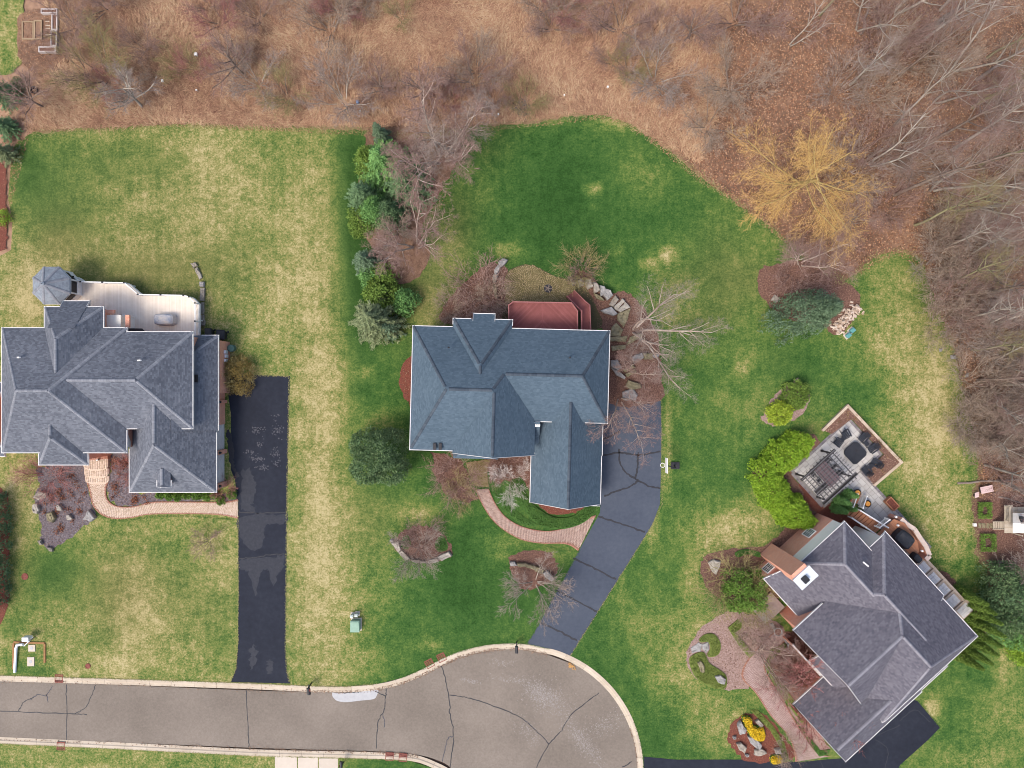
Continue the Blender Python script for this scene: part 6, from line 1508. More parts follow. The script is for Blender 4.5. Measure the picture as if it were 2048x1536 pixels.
def flight(inner, outer, za, zb, n, mat, parent):
    for k in range(n):
        t0, t1 = k/n, (k+1)/n; z = za+(zb-za)*(k+.5)/n
        i0 = np.array(inner[0])*(1-t0)+np.array(inner[1])*t0; i1 = np.array(inner[0])*(1-t1)+np.array(inner[1])*t1
        o0 = np.array(outer[0])*(1-t0)+np.array(outer[1])*t0; o1 = np.array(outer[0])*(1-t1)+np.array(outer[1])*t1
        obj('tread', MB().prism(ccw([tuple(i0),tuple(o0),tuple(o1),tuple(i1)]), z-.05, z), mat, parent)
        rs = MB(); lowz = z-abs(zb-za)/n; e0, e1 = (i0,o0) if zb > za else (i1,o1)
        rs.add([(*e0,lowz),(*e1,lowz),(*e1,z-.05),(*e0,z-.05)],[(0,1,2,3)]); obj('riser', rs, mat, parent)
sti = [P(1162,664,2.9),P(1161,624,1.7),P(1133,594,0.2)]; sto = [P(1180,664,2.9),P(1178,612,1.7),P(1147,583,0.2)]
sti1b, sto1b = P(1154,616,1.6), P(1169,602,1.6)
flight((sti[0],sti[1]),(sto[0],sto[1]),2.8,1.75,6,M_rdeck,dk)
obj('landing', MB().prism(ccw([sti[1],sto[1],sto1b,sti1b]),1.5,1.62), M_rdeck, dk)
flight((sti1b,sti[2]),(sto1b,sto[2]),1.5,.15,7,M_rdeck,dk)
railing([sto[0],sto[1]],2.85,dk,M_rrail,h=.9,z1=1.7); railing([sto[1],sto1b,sto[2]],1.65,dk,M_rrail,h=.9,z1=.2); railing([sti1b,sti[2]],1.55,dk,M_rrail,h=.9,z1=.2); railing([sti[0],sti[1],sti1b],2.85,dk,M_rrail,h=.9,z1=1.6)
# left house cream deck and gazebo
cd = thing('cream_deck', 'cream deck with white railing along the back of the left house', 'deck', (*P(310,625),0)); dz = 1.3
ol = [(140,620),(150,560),(158,556),(172,566),(258,568),(285,591),(375,593),(386,596),(398,608),(398,680),(384,700),(140,700)]
boards(PP(ol,dz), dz, PI/2, .14, M_cdeck, 'deck_boards', cd)
railing(PP(ol[2:10],dz), dz, cd, M_white, M_black, h=1.0, post=.12, spacing=2.6)
fr = MB(); pl_ = PP(ol,dz)
for q0_, q1_ in zip(pl_[2:9], pl_[3:10]): fr.bar((*q0_,dz-.25),(*q1_,dz-.25),.08,.4)
obj('rim_joist', fr, M_white, cd)
for x, y in ((170,568),(258,570),(285,593),(375,595),(397,640)): q = P(x,y,dz); obj('support_post', MB().bar((*q,-.1),(*q,dz-.2),.16), M_white, cd)
gz = thing('gazebo', 'octagonal gazebo with a slate grey shingled roof on the cream deck corner', 'gazebo', (*P(112,585),0))
gc = np.array(P(103,571,3.9)); R8 = 2.28
oct_ = [tuple(gc + R8*np.array([math.cos(PI/8+k*PI/4), math.sin(PI/8+k*PI/4)])) for k in range(8)]
GB = Block(oct_, [(3.9,.72)]*8, wall=False, over=.35, fascia=False); build_house(gz, [GB], shingle_mat('pale_slate_shingles', [(.12,.14,.165),(.19,.215,.245),(.27,.3,.33)]), BRICK, capmat=MATS['pale_ridge_cap'])
q = (gc[0],gc[1],3.9+.72*R8*.92); obj('finial', MB().lathe([(.2,-.1),(.22,.05),(.05,.12),(.03,.4)], 8, q), MATS['pale_slate_shingles'], gz)
fl = [tuple(gc + 1.95*np.array([math.cos(PI/8+k*PI/4), math.sin(PI/8+k*PI/4)])) for k in range(8)]
obj('floor', MB().prism(fl, dz-.15, dz+.012), M_cdeck, gz)
for k in range(8):
    a, b = np.array(fl[k]), np.array(fl[(k+1)%8])
    obj('post', MB().bar((*a,dz),(*a,3.85),.16), M_white, gz)
    pn = MB(); pn.bar((*a,dz+.45),(*b,dz+.45),.06,.85); obj('panel', pn, M_white, gz)
    sc = MB(); sc.bar((*(a*.9+b*.1),dz+1.65),(*(a*.1+b*.9),dz+1.65),.03,1.4); obj('screen', sc, M_black, gz)
    hd = MB(); hd.bar((*a,3.6),(*b,3.6),.12,.5); obj('header', hd, M_white, gz)
def covered_grill(x, y, z, w, dp, h, rz, mat, label, cat='grill'):
    t = thing('covered_grill', label, cat, P3(x,y,z)); p = P3(x,y,z); ca, sa = math.cos(rz), math.sin(rz)
    T = lambda q: (p[0]+q[0]*ca-q[1]*sa, p[1]+q[0]*sa+q[1]*ca, p[2]+q[2]); mb = MB(); nx = 10; rings = []
    for sc, zz in ((1.06,.05),(1.0,.5),(.97,h*.78),(.8,h*.95),(.4,h)):
        for k in range(16):
            a_ = 2*PI*k/16; cx = math.copysign(abs(math.cos(a_))**.45, math.cos(a_)); cy = math.copysign(abs(math.sin(a_))**.45, math.sin(a_))
            mb.v.append(T((cx*w/2*sc*(1+random.uniform(-.03,.03)), cy*dp/2*sc*(1+random.uniform(-.04,.04)), zz*random.uniform(.97,1.02))))
    for r in range(4):
        for k in range(16): mb.f.append((r*16+k, r*16+(k+1)%16, (r+1)*16+(k+1)%16, (r+1)*16+k))
    mb.f.append(tuple(64+k for k in range(16))); obj('cover', mb, mat, t)
    lg = MB()
    for sx in (-1,1):
        for sy in (-1,1): lg.bar(T((sx*w*.4,sy*dp*.35,0)), T((sx*w*.4,sy*dp*.35,.3)), .06)
    obj('legs', lg, M_black, t); return t
M_cover = M('black_cover', [(.012,.013,.017),(.028,.03,.037)], 2.5, .55, bump_s=.3)
M_gcover = M('grey_patchy_cover', [(.09,.09,.11),(.3,.32,.37),(.5,.46,.42),(.56,.52,.48)], .9, .7, bump_s=.3)
covered_grill(334,640,dz,2.3,1.3,1.1,0,M_gcover,'long grill under a faded grey cover on the cream deck')
# trash bins by the left garage
def make_bin():
    t = thing('trash_bin', '', 'trash bin')
    obj('body', MB().add([(-.26,-.3,.08),(.26,-.3,.08),(.26,.3,.08),(-.26,.3,.08),(-.32,-.38,.95),(.32,-.38,.95),(.32,.38,.95),(-.32,.38,.95)],[(0,3,2,1),(0,1,5,4),(1,2,6,5),(2,3,7,6),(3,0,4,7),(4,5,6,7)]), M_black, t, local=True)
    obj('lid', MB().add([(-.35,-.42,.95),(.35,-.42,.95),(.35,.42,.95),(-.35,.42,.95),(-.28,-.32,1.05),(.28,-.32,1.05),(.28,.36,1.08),(-.28,.36,1.08)],[(0,3,2,1),(0,1,5,4),(1,2,6,5),(2,3,7,6),(3,0,4,7),(4,5,6,7)]), M_cover, t, local=True)
    obj('handle', MB().bar((-.3,.44,.98),(.3,.44,.98),.05), M_black, t, local=True)
    for s_ in (-1,1): obj('wheel', MB().tube([(s_*.3,.34,.12),(s_*.37,.34,.12)], .12, 10), M_black, t, local=True)
    return t
bn = Maker(make_bin)
bn.put((*P(424,667),0),.05,(1.2,1.2,1.1),'left one of two black trash bins behind the left garage','trash bins behind the left garage'); bn.put((*P(448,671),0),-.08,(1.5,1.3,1.1),'right one of two black trash bins behind the left garage','trash bins behind the left garage')
# ------------------------------------------------------------------ right house: deck, stairs, walls
rd = thing('cedar_deck', 'brown deck with white stair railings behind the right house', 'deck', (*E2(-9,9),0)); dz = 2.9
dpoly = [(1768,1050),(1792,1032),(1815,1048),(1838,1075),(1838,1098),(1826,1108),(1780,1062)]
dp2 = PP([(1738,1078),(1778,1042),(1790,1035),(1812,1052),(1836,1084),(1838,1100),(1826,1112),(1800,1095),(1770,1085)], dz)
boards(PP([(1745,1075),(1788,1038),(1800,1052),(1762,1090)],dz), dz, -math.radians(47.5), .14, M_bdeck, 'deck_boards', rd)
boards(PP([(1788,1038),(1810,1046),(1836,1085),(1838,1104),(1826,1116),(1775,1062)],dz), dz+.001, -math.radians(47.5), .14, M_bdeck, 'deck_boards', rd)
lowwall = MB(); wl_ = PP([(1786,1032),(1796,1042),(1812,1052),(1826,1074),(1834,1085),(1842,1104),(1834,1112)], 1.0)
for a, b in zip(wl_, wl_[1:]): lowwall.bar((*a,1.3),(*b,1.3),.42,2.8)
o = obj('brick_parapet', lowwall, BRICK, rd); brick_uv(o)
lw2 = MB()
for a, b in zip(wl_, wl_[1:]): lw2.bar((*a,2.74),(*b,2.74),.5,.09)
obj('coping', lw2, M('pink_coping_stone', [(.42,.33,.28),(.56,.46,.4)], 3, .85), rd)
for x, y in ((1794,1050),(1818,1076),(1842,1101),(1790,1033)):
    q = P3(x,y,2.9); obj('lamp', MB().lathe([(.09,0),(.09,.15),(.14,.2),(.1,.34)], 8, q), M_white, rd)
# stairs: deck -> landing -> patio
s0i, s0o = P(1752,1063,2.85), P(1739,1075,2.85)
s1i, s1o = P(1713,1033,1.3), P(1700,1043,1.3)
f0i, f0o = P(1768,1052,2.8), P(1750,1069,2.8); f1i, f1o = P(1713,1018,1.35), P(1697,1033,1.35)
flight((f0i,f1i),(f0o,f1o),2.75,1.4,8,M_bdeck,rd)
l2a, l2b = P(1708,1012,1.3), P(1700,1028,1.3)
obj('landing', MB().prism(ccw([f1i,f1o,P(1694,1024,1.25),P(1710,1008,1.25)]),1.15,1.27), M_bdeck, rd)
flight((P(1716,1008,1.25),P(1722,988,.1)),(P(1700,1004,1.25),P(1712,983,.1)),1.1,.15,5,M_bdeck,rd)
railing([f0i,f1i],2.75,rd,M_white,h=.95,post=.14,z1=1.35); railing([f0o,f1o],2.75,rd,M_white,h=.95,post=.14,z1=1.35)
railing([P(1718,1013,1.25),P(1726,990,.1)],1.25,rd,M_white,h=.95,post=.14,z1=.1); railing([P(1699,1012,1.25),P(1708,986,.1)],1.25,rd,M_white,h=.95,post=.14,z1=.1)
railing([P(1750,1052,2.9),P(1770,1036,2.9)],2.9,rd,M_white,h=1.0,post=.14)
covered_grill(1801,1076,dz,2.1,1.7,1.15,math.radians(-40),M_cover,'large grill under a black cover on the brown deck')
covered_grill(1828,1114,dz,1.1,.8,.9,math.radians(-47),M_cover,'small black covered box at the south end of the brown deck','box')
# stone buttress wall along the back of the house
bw_ = thing('stone_terrace_wall', 'stepped tan stone wall with pale panels behind the right house', 'wall', (*E2(-2,8.5),0))
M_stonew = M('tan_stonework', [(.27,.2,.15),(.4,.32,.25),(.5,.42,.35)], 3, .9, island=.3, bump_s=.4); M_panel = M('pale_panel_stone', [(.42,.41,.4),(.55,.54,.53),(.62,.61,.6)], 4, .9, bump_s=.3)
vout = float((np.array(P(1902,1170,2.0))-O)@V); ustart = float((np.array(P(1850,1112,2.0))-O)@U); uend = float((np.array(P(1940,1230,2.0))-O)@U); uu = np.linspace(ustart, uend, 6)
for k in range(5):
    ua, ub = uu[k], uu[k+1]; z1_ = 2.0; vv1 = vout + (.35 if k == 4 else 0); vv0 = vv1-2.2
    d = MB(); d.box(ua+.03,vv0,0,ub-.03,vv1,z1_-.12,lambda q: E3(*q)); bay = obj('bay', d, M_stonew, bw_)
    d = MB(); d.box(ua,vv0,z1_-.12,ua+.24,vv1+.04,z1_+.06,lambda q: E3(*q)); obj('cross_coping', d, M_stonew, bay)
    d = MB(); d.box(ua+.24,vv1-.26,z1_-.12,ub,vv1+.04,z1_+.02,lambda q: E3(*q)); obj('edge_coping', d, M_stonew, bay)
    n_ = 9
    for j in range(n_):
        cu_, cv_ = ua+.34+(ub-ua-.5)*((j%3)+.5)/3, vv0+.35+(vv1-vv0-.75)*((j//3)+.5)/3; w1 = (ub-ua-.5)/6.3; w2 = (vv1-vv0-.75)/6.3; d = MB(); d.box(cu_-w1,cv_-w2,z1_-.12,cu_+w1,cv_+w2,z1_-.06+random.uniform(-.02,.02),lambda q: E3(*q)); obj('panel_stone', d, M_panel, bay)
# front porch of the right house
pf = thing('front_porch', 'mauve paved front landing between two urns of the right house', 'porch', (*E2(-10.5,-7.8),0))
d = MB(); d.box(-11.3,-7.9,0,-8.9,-5.6,.3,T); obj('landing', d, M('mauve_stone', [(.22,.17,.15),(.32,.26,.235)], 3, .9), pf)
for v_ in (-7.9, -8.25): d = MB(); d.box(-11.3,v_-.35,0,-9.0,v_,.29 if v_ > -8 else .15,T); obj('step', d, M('grey_step_stone', [(.25,.235,.21),(.36,.34,.31)], 3, .9), pf)
def make_urn():
    t = thing('urn', '', 'urn')
    obj('bowl', MB().lathe([(.28,0),(.28,.1),(.13,.18),(.16,.4),(.4,.6),(.5,.85),(.54,.9),(.46,.92),(.4,.8)], 16), M_stonep, t, local=True, smooth=False)
    obj('soil', MB().lathe([(.01,.78),(.42,.8),(.01,.83)], 12), M_mulch, t, local=True)
    obj('plinth', MB().box(-.3,.3,-.02,.1,.95,.12), M_stonep, t, local=True); return t
ur = Maker(make_urn); ur.put((*P(1551,1259),.05),.5,.95,'pale stone urn left of the right house front landing','urns at the right front door'); ur.put((*P(1578,1289),.05),.5,.95,'pale stone urn right of the right house front landing','urns at the right front door')
# ------------------------------------------------------------------ patio furniture
M_dkwood = M('dark_pergola_wood', [(.018,.016,.017),(.04,.036,.036)], 3, .6, bump_s=.1)
M_slat = M('pergola_slat_top', [(.1,.095,.1),(.17,.165,.17)], 2, .6, bump_s=.05)
pg = thing('pergola', 'black pergola with a slatted lattice roof over the dining table', 'pergola', (*P(1660,955),0)); pz = 2.75
PA, PB_, PC_, PD = [np.array(patio_uv_) for patio_uv_ in [(lambda q: ((np.array(q)-O)@U,(np.array(q)-O)@V))(P(*x,pz)) for x in ((1668,900),(1713,952),(1651,1006),(1606,957))]]
pu0, pu1 = (PA[0]+PD[0])/2, (PB_[0]+PC_[0])/2; pv1, pv0 = (PA[1]+PB_[1])/2, (PD[1]+PC_[1])/2
for u_ in (pu0+.1, pu1-.1):
    for v_ in (pv0+.35, pv1-.35):
        po = obj('post', MB().bar(E3(u_,v_,0),E3(u_,v_,pz-.2),.17), M_dkwood, pg); obj('post_base', MB().bar(E3(u_,v_,.09),E3(u_,v_,.2),.28), M_dkwood, po)
for u_ in (pu0+.02, pu0+.2, pu1-.2, pu1-.02): obj('beam', MB().bar(E3(u_,pv0-.25,pz-.2),E3(u_,pv1+.25,pz-.2),.07,.24), M_dkwood, pg)
for k in range(9):
    v_ = pv0+(pv1-pv0)*(k+.5)/9; obj('rafter', MB().bar(E3(pu0-.3,v_,pz-.02),E3(pu1+.3,v_,pz-.02),.085,.16), M_dkwood, pg)
for k in range(11):
    u_ = pu0+(pu1-pu0)*k/10; obj('slat', MB().bar(E3(u_,pv0-.2,pz+.08),E3(u_,pv1+.2,pz+.08),.085,.04), M_slat, pg)
tb = thing('dining_table', 'long mauve tiled dining table under the pergola', 'table', (*P(1650,950),.09)); tz = .09
tcx = patio_uv((1648,946)); tl_, tw_ = 1.45, .85
T2 = lambda q: E3(tcx[0]+q[0], tcx[1]+q[1], tz+q[2])
d = MB(); d.box(-tl_,-tw_,.68,tl_,tw_,.73,T2); top = obj('table_top', d, M_black, tb)
M_tile = M('mauve_table_tile', [(.13,.08,.085),(.2,.125,.13)], 3, .5, objrand=.6)
for i in range(5):
    for j in range(3):
        d = MB(); d.box(-tl_+.06+i*.575,-tw_+.06+j*.54,.73,-tl_+.6+i*.575,-tw_+.57+j*.54,.745,T2); obj('tile', d, M_tile, top)
for sx in (-1,1):
    for sy in (-1,1): d = MB(); d.box(sx*(tl_-.2)-.06,sy*(tw_-.2)-.06,0,sx*(tl_-.2)+.06,sy*(tw_-.2)+.06,.68,T2); obj('leg', d, M_black, tb)
def make_dchair():
    t = thing('dining_chair', '', 'chair')
    obj('seat', MB().box(-.25,-.24,.42,.25,.26,.47), M_black, t, local=True); obj('backrest', MB().box(-.25,-.3,.47,.25,-.24,1.0), M_black, t, local=True)
    for sx in (-1,1):
        for sy in (-1,1): obj('leg', MB().bar((sx*.22,sy*.22,0),(sx*.22,sy*.22,.42),.04), M_black, t, local=True)
    return t
dcm = Maker(make_dchair); base_rz = math.atan2(U[1],U[0])
for i, (du, dv, r, lb) in enumerate([(-1.0,-1.15,0,'first'),(0,-1.15,0,'middle'),(1.0,-1.15,0,'third')]): dcm.put(T2((du,dv,0)), base_rz+r, 1, '%s black dining chair on the hedge side of the pergola table' % lb, 'dining chairs under the pergola')
for i, (du, dv, r, lb) in enumerate([(-1.0,1.15,PI,'first'),(0,1.15,PI,'middle'),(1.0,1.15,PI,'third')]): dcm.put(T2((du,dv,0)), base_rz+r, 1, '%s black dining chair on the fire table side of the pergola table' % lb, 'dining chairs under the pergola')
sb = thing('side_bench', 'dark bench along the southeast side of the pergola', 'bench', E3(pu1-.8,(pv0+pv1)/2,.09))
d = MB(); d.box(pu1-1.0,pv0+.4,.45,pu1-.4,pv1-.6,.55,T); obj('seat', d, M_dkwood, sb)
for v_ in (pv0+.5,pv1-.8): d = MB(); d.box(pu1-.95,v_,.05,pu1-.45,v_+.1,.45,T); obj('leg', d, M_dkwood, sb)
ft = thing('fire_table', 'square black covered fire table in the middle of the stone patio', 'table', (*P(1707,906),.09))
fc = patio_uv((1706,905)); w = 1.06
oc = [(-w+.3,-w),(w-.3,-w),(w,-w+.3),(w,w-.3),(w-.3,w),(-w+.3,w),(-w,w-.3),(-w,-w+.3)]
obj('body', MB().prism([E2(fc[0]+x*.86,fc[1]+y*.86) for x,y in oc],.09,.5), M_cover, ft)
obj('cover', MB().prism([E2(fc[0]+x,fc[1]+y) for x,y in oc],.5,.6), M_cover, ft)
d = MB(); d.box(fc[0]-.3,fc[1]+.1,.6,fc[0]+.1,fc[1]+.5,.62,T); obj('lid', d, M_black, ft)
M_chair = M('black_plastic_slat', [(.014,.016,.022),(.032,.036,.046)], 4, .5, bump_s=.05)
def make_adk():
    """slatted reclined garden chair facing +y"""
    t = thing('garden_chair', '', 'chair')
    for k in range(6):
        y = -.28+k*.13; z = .27+.018*k; obj('seat_slat', MB().box(-.28,y,z,.28,y+.11,z+.025), M_chair, t, local=True)
    for k in range(5):
        x = -.27+k*.11; top = .98-.05*abs(k-2); obj('back_slat', MB().bar((x+.05,-.27,.3),(x*1.25+.06,-.62,top),.1,.025,up=(0,1,.4)), M_chair, t, local=True)
    for s_ in (-1,1):
        obj('arm', MB().box(s_*.36-.075,-.45,.55,s_*.36+.075,.42,.58), M_chair, t, local=True)
        obj('leg', MB().bar((s_*.34,.36,0),(s_*.34,.36,.55),.09,.03), M_chair, t, local=True); obj('leg', MB().bar((s_*.3,-.6,0),(s_*.3,.4,.36),.03,.12), M_chair, t, local=True)
    return t
ak = Maker(make_adk)
gch = 'black slatted garden chairs round the fire table'
for x, y, face, lb in [(1688,868,(1707,905),'black slatted chair on the upper left of the fire table, nearest the patio tip'),(1672,884,(1703,908),'black slatted chair on the left of the fire table, nearest the pergola'),(1722,875,(1705,892),'black slatted chair on the upper right of the fire table, nearest the patio tip'),(1741,896,(1720,910),'black slatted chair on the right of the fire table by the planter wall'),(1747,925,(1715,905),'black slatted chair at the lower right of the fire table, outer one'),(1728,940,(1707,915),'black slatted chair at the lower side of the fire table, inner one')]:
    p0, p1 = np.array(P(x,y)), np.array(P(*face)); d = p1-p0
    ak.put((*p0,.09), math.atan2(d[1],d[0])-PI/2, 1.1, lb, gch)
def make_stable():
    t = thing('side_table', '', 'side table')
    for k in range(5): obj('top_slat', MB().box(-.25+k*.1,-.25,.42,-.16+k*.1,.25,.45), M_chair, t, local=True)
    for sx in (-1,1):
        for sy in (-1,1): obj('leg', MB().bar((sx*.2,sy*.2,0),(sx*.2,sy*.2,.42),.05), M_chair, t, local=True)
    return t
stm = Maker(make_stable)
for x, y, lb in [(1682,877,'small black side table between the two left patio chairs'),(1729,887,'small black side table between the two upper right patio chairs'),(1737,932,'small black side table between the two lower right patio chairs')]: stm.put((*P(x,y),.09), base_rz, 1, lb, 'small side tables between the patio chairs')
M_orange = M('pumpkin_orange', [(.62,.25,.045),(.75,.36,.08)], 3, .6, coord='obj', bump_s=.05)
for x, y, lb in [(1711,984,'black planter holding an orange pumpkin, upper one by the walk'),(1731,1006,'black planter holding an orange pumpkin, lower one by the stairs')]:
    q = P3(x,y,.09); t = thing('planter', lb, 'planter', q, 'black planters along the stone walk'); obj('pot', MB().lathe([(.26,0),(.42,.45),(.44,.5),(.38,.5),(.36,.42)], 14, q), M_black, t)
    pk = MB(); k_ = 20
    for z_, r_ in ((.42,.08),(.45,.24),(.55,.31),(.66,.25),(.7,.1),(.69,.02)):
        for k in range(k_): a_ = 2*PI*k/k_; rr = r_*(1+.09*math.cos(a_*10)); pk.v.append((q[0]+.0+rr*math.cos(a_), q[1]+rr*math.sin(a_), q[2]+z_))
    for r in range(5):
        for k in range(k_): pk.f.append((r*k_+k, r*k_+(k+1)%k_, (r+1)*k_+(k+1)%k_, (r+1)*k_+k))
    pk_o = tag(obj('pumpkin', pk, M_orange), lb.replace('black planter holding an orange','orange').replace(', ',' in the black planter, '), 'pumpkin', 'pumpkins in the black planters'); tag(pk_o)
    obj('stem', MB().tube([(q[0],q[1],q[2]+.68),(q[0]+.04,q[1]+.02,q[2]+.78)], .03, 6), M_log, pk_o)
fbx = thing('firewood_box', 'brown wooden box planter on the edge of the stone walk', 'box', (*P(1780,1007),.09)); fcv = patio_uv((1779,1006))
for (a0,b0,a1,b1) in ((-.75,-.45,.75,-.37),(-.75,.37,.75,.45),(-.75,-.37,-.67,.37),(.67,-.37,.75,.37)):
    d = MB(); d.box(fcv[0]+a0,fcv[1]+b0,.09,fcv[0]+a1,fcv[1]+b1,.72,T); obj('side_board', d, M_bdeck, fbx)
d = MB(); d.box(fcv[0]-.67,fcv[1]-.37,.1,fcv[0]+.67,fcv[1]+.37,.6,T); obj('soil', d, M_mulchred, fbx)
# ------------------------------------------------------------------ street furniture and small things
def make_mailbox():
    t = thing('mailbox', '', 'mailbox')
    obj('post', MB().bar((0,0,-.1),(0,0,1.0),.1), M_black, t, local=True); obj('arm', MB().bar((0,-.5,.95),(0,.25,.95),.09), M_black, t, local=True)
    b_ = MB(); pr = [(math.cos(a)*.15, math.sin(a)*.12+1.12) for a in np.linspace(0,PI,7)] + [(-.15,.99),(.15,.99)]; n = len(pr)
    b_.v = [(x,-.62,z) for x,z in pr]+[(x,.0,z) for x,z in pr]; b_.f = [tuple(range(n)),tuple(range(n,2*n))[::-1]]+[(i,n+i,n+(i+1)%n,(i+1)%n) for i in range(n)]
    obj('box', b_, M_black, t, local=True); obj('flag', MB().box(.16,-.3,1.1,.18,-.1,1.25), M('flag_red', [(.4,.03,.02),(.5,.05,.04)], 2, .5), t, local=True); return t
mbx = Maker(make_mailbox)
mbx.put((*P(623,1366),0),.15,1.25,'black mailbox on the curb right of the left driveway'); mbx.put((*P(1033,1284),0),0,1.25,'black mailbox at the curb beside the middle driveway'); mbx.put((*P(687,1524),0),PI,1.1,'black mailbox beside the pale concrete driveway at the bottom')
M_util = M('green_utility_paint', [(.16,.27,.2),(.24,.36,.28)], 2, .6, bump_s=.05)
def padbox(x, y, w, d_, h, mat, name, label, cat, group=None, rz=0):
    t = thing(name, label, cat, (*P(x,y),0), group, rz)
    obj('pad', MB().box(-w/2-.12,-d_/2-.12,-.05,w/2+.12,d_/2+.12,.08), M_conc, t, local=True); obj('cabinet', MB().box(-w/2,-d_/2,.08,w/2,d_/2,h), mat, t, local=True)
    obj('lid', MB().add([(-w/2-.04,-d_/2-.04,h),(w/2+.04,-d_/2-.04,h),(w/2+.04,d_/2+.04,h),(-w/2-.04,d_/2+.04,h),(-w/2+.05,d_/2-.1,h+.1),(w/2-.05,d_/2-.1,h+.1)],[(0,1,5,4),(1,2,5),(2,3,4,5),(3,0,4),(0,3,2,1)]), mat, t, local=True)
    obj('door', MB().box(-w/2+.05,-d_/2-.025,.14,w/2-.05,-d_/2-.003,h-.06), mat, t, local=True); return t
padbox(713,1248,1.0,1.25,.9,M_util,'transformer_box','large pale green utility box on the front lawn right of the left driveway strip','utility box')
for x, y, lb in ((706,1229,'left small pale green pedestal above the large utility box'),(715,1227,'right small pale green pedestal above the large utility box')):
    padbox(x,y,.3,.3,.75,M('pale_green_post',[(.4,.46,.42),(.5,.55,.5)],2,.6),'utility_pedestal',lb,'utility box','utility pedestals')
M_teal = M('teal_box_paint', [(.07,.22,.22),(.12,.3,.29)], 2, .6)
padbox(1694,671,.5,.42,.5,M_teal,'utility_pedestal','lower left teal box in the grass by the log pile','utility box','teal boxes by the log pile',.7); padbox(1702,661,.5,.42,.5,M_teal,'utility_pedestal','upper right teal box in the grass by the log pile','utility box','teal boxes by the log pile',.7)
for x, y, r, lb in ((176,1332,.32,'round rusty cover in the grass near the left curb'),(50,1153,.4,'round rusty cover in the lawn below the grey gravel bed')):
    t = thing('valve_cover', lb, 'cover', (*P(x,y),.0)); obj('rim', MB().lathe([(r,0),(r,.06),(r*.8,.06),(r*.8,.03)],14,P3(x,y,0)), M_rust, t); obj('lid', MB().lathe([(r*.78,.02),(r*.7,.05)],12,P3(x,y,0)), M_rust, t)
# white pump pipe with its box and two pads at the lower left
pp = thing('pump_station', 'white pipe and control box standing by two concrete pads near the left curb', 'pump', (*P(45,1300),0)); zz = .9
M_pipe = M('white_pipe', [(.62,.64,.66),(.75,.77,.79)], 2, .5, bump_s=0)
obj('pipe', MB().tube([(*P(31,1344),.12),(*P(32,1296,.3),.3),(*P(34,1290,.4),.4),(*P(46,1289,.4),.4)], .16, 8), M_pipe, pp)
obj('control_box', MB().prism(ccw(PP([(44,1275),(57,1275),(57,1283),(44,1283)],1.2)),.5,1.25), M_pipe, pp)
obj('pole', MB().bar((*P(48,1292),0),(*P(68,1274,1.4),1.5),.09), M_metalcap, pp); obj('panel', MB().bar((*P(60,1281,1.3),1.3),(*P(70,1273,1.4),1.4),.06,.45), M_black, pp); obj('leg', MB().bar((*P(50,1280),0),(*P(50,1279,.5),.5),.12), M_metalcap, pp)
for i, (x, y, w, h_, lb) in enumerate(((64,1296,.8,.78,'upper square concrete pad beside the white pump pipe'),(62,1323,.82,1.05,'lower concrete pad beside the white pump pipe'))):
    t = thing('concrete_pad', lb, 'pad', (*P(x,y),0), 'concrete pads by the pump'); q = P(x,y); obj('slab', MB().box(q[0]-w/2,q[1]-h_/2,0,q[0]+w/2,q[1]+h_/2,.07), M_conc, t); obj('cover', MB().lathe([(.2,.07),(.18,.085)],12,(*q,0)), M_patch, t)
ed = thing('edging', 'rusty metal edging framing the pump station lawn patch', 'edging', (*P(58,1300),0))
for a, b in (((28,1284),(90,1286)),((28,1286),(27,1338)),((90,1287),(90,1325))):
    obj('edge_strip', MB().bar((*P(*a),.06),(*P(*b),.06),.22,.1), M('rust_earth', [(.2,.1,.04),(.33,.18,.08)], 4, .9), ed)
# basketball hoop
bh = thing('basketball_hoop', 'white basketball hoop facing the middle driveway', 'basketball hoop', (*P(1341,931),0)); q = P3(1338,931,0)
obj('base', MB().box(q[0]+.2,q[1]-.4,0,q[0]+1.2,q[1]+.4,.18), M_black, bh); obj('pole', MB().bar((q[0]+.6,q[1],.1),(q[0]+.05,q[1],3.1),.13), M_black, bh)
bbp = P3(1333,931,3.3); obj('backboard', MB().box(bbp[0]-.04,bbp[1]-.85,2.8,bbp[0]+.04,bbp[1]+.85,3.75), M_white, bh)
mb = MB(); ring = [(bbp[0]-.38+.25*math.cos(t), bbp[1]+.25*math.sin(t), 3.05) for t in np.linspace(0,2*PI,17)]; mb.tube(ring,.03,6,cap=False); obj('rim', mb, M_white, bh)
nt_ = MB()
for k in range(10):
    a_ = 2*PI*k/10; nt_.bar((bbp[0]-.38+.24*math.cos(a_),bbp[1]+.24*math.sin(a_),3.04),(bbp[0]-.38+.14*math.cos(a_+.3),bbp[1]+.14*math.sin(a_+.3),2.65),.02)
obj('net', nt_, M_white, bh); obj('bracket', MB().bar((q[0]+.25,q[1],2.6),(bbp[0]+.05,bbp[1],3.2),.1), M_black, bh); obj('bracket', MB().bar((q[0]+.1,q[1],3.0),(bbp[0]+.05,bbp[1],3.5),.08), M_black, bh)
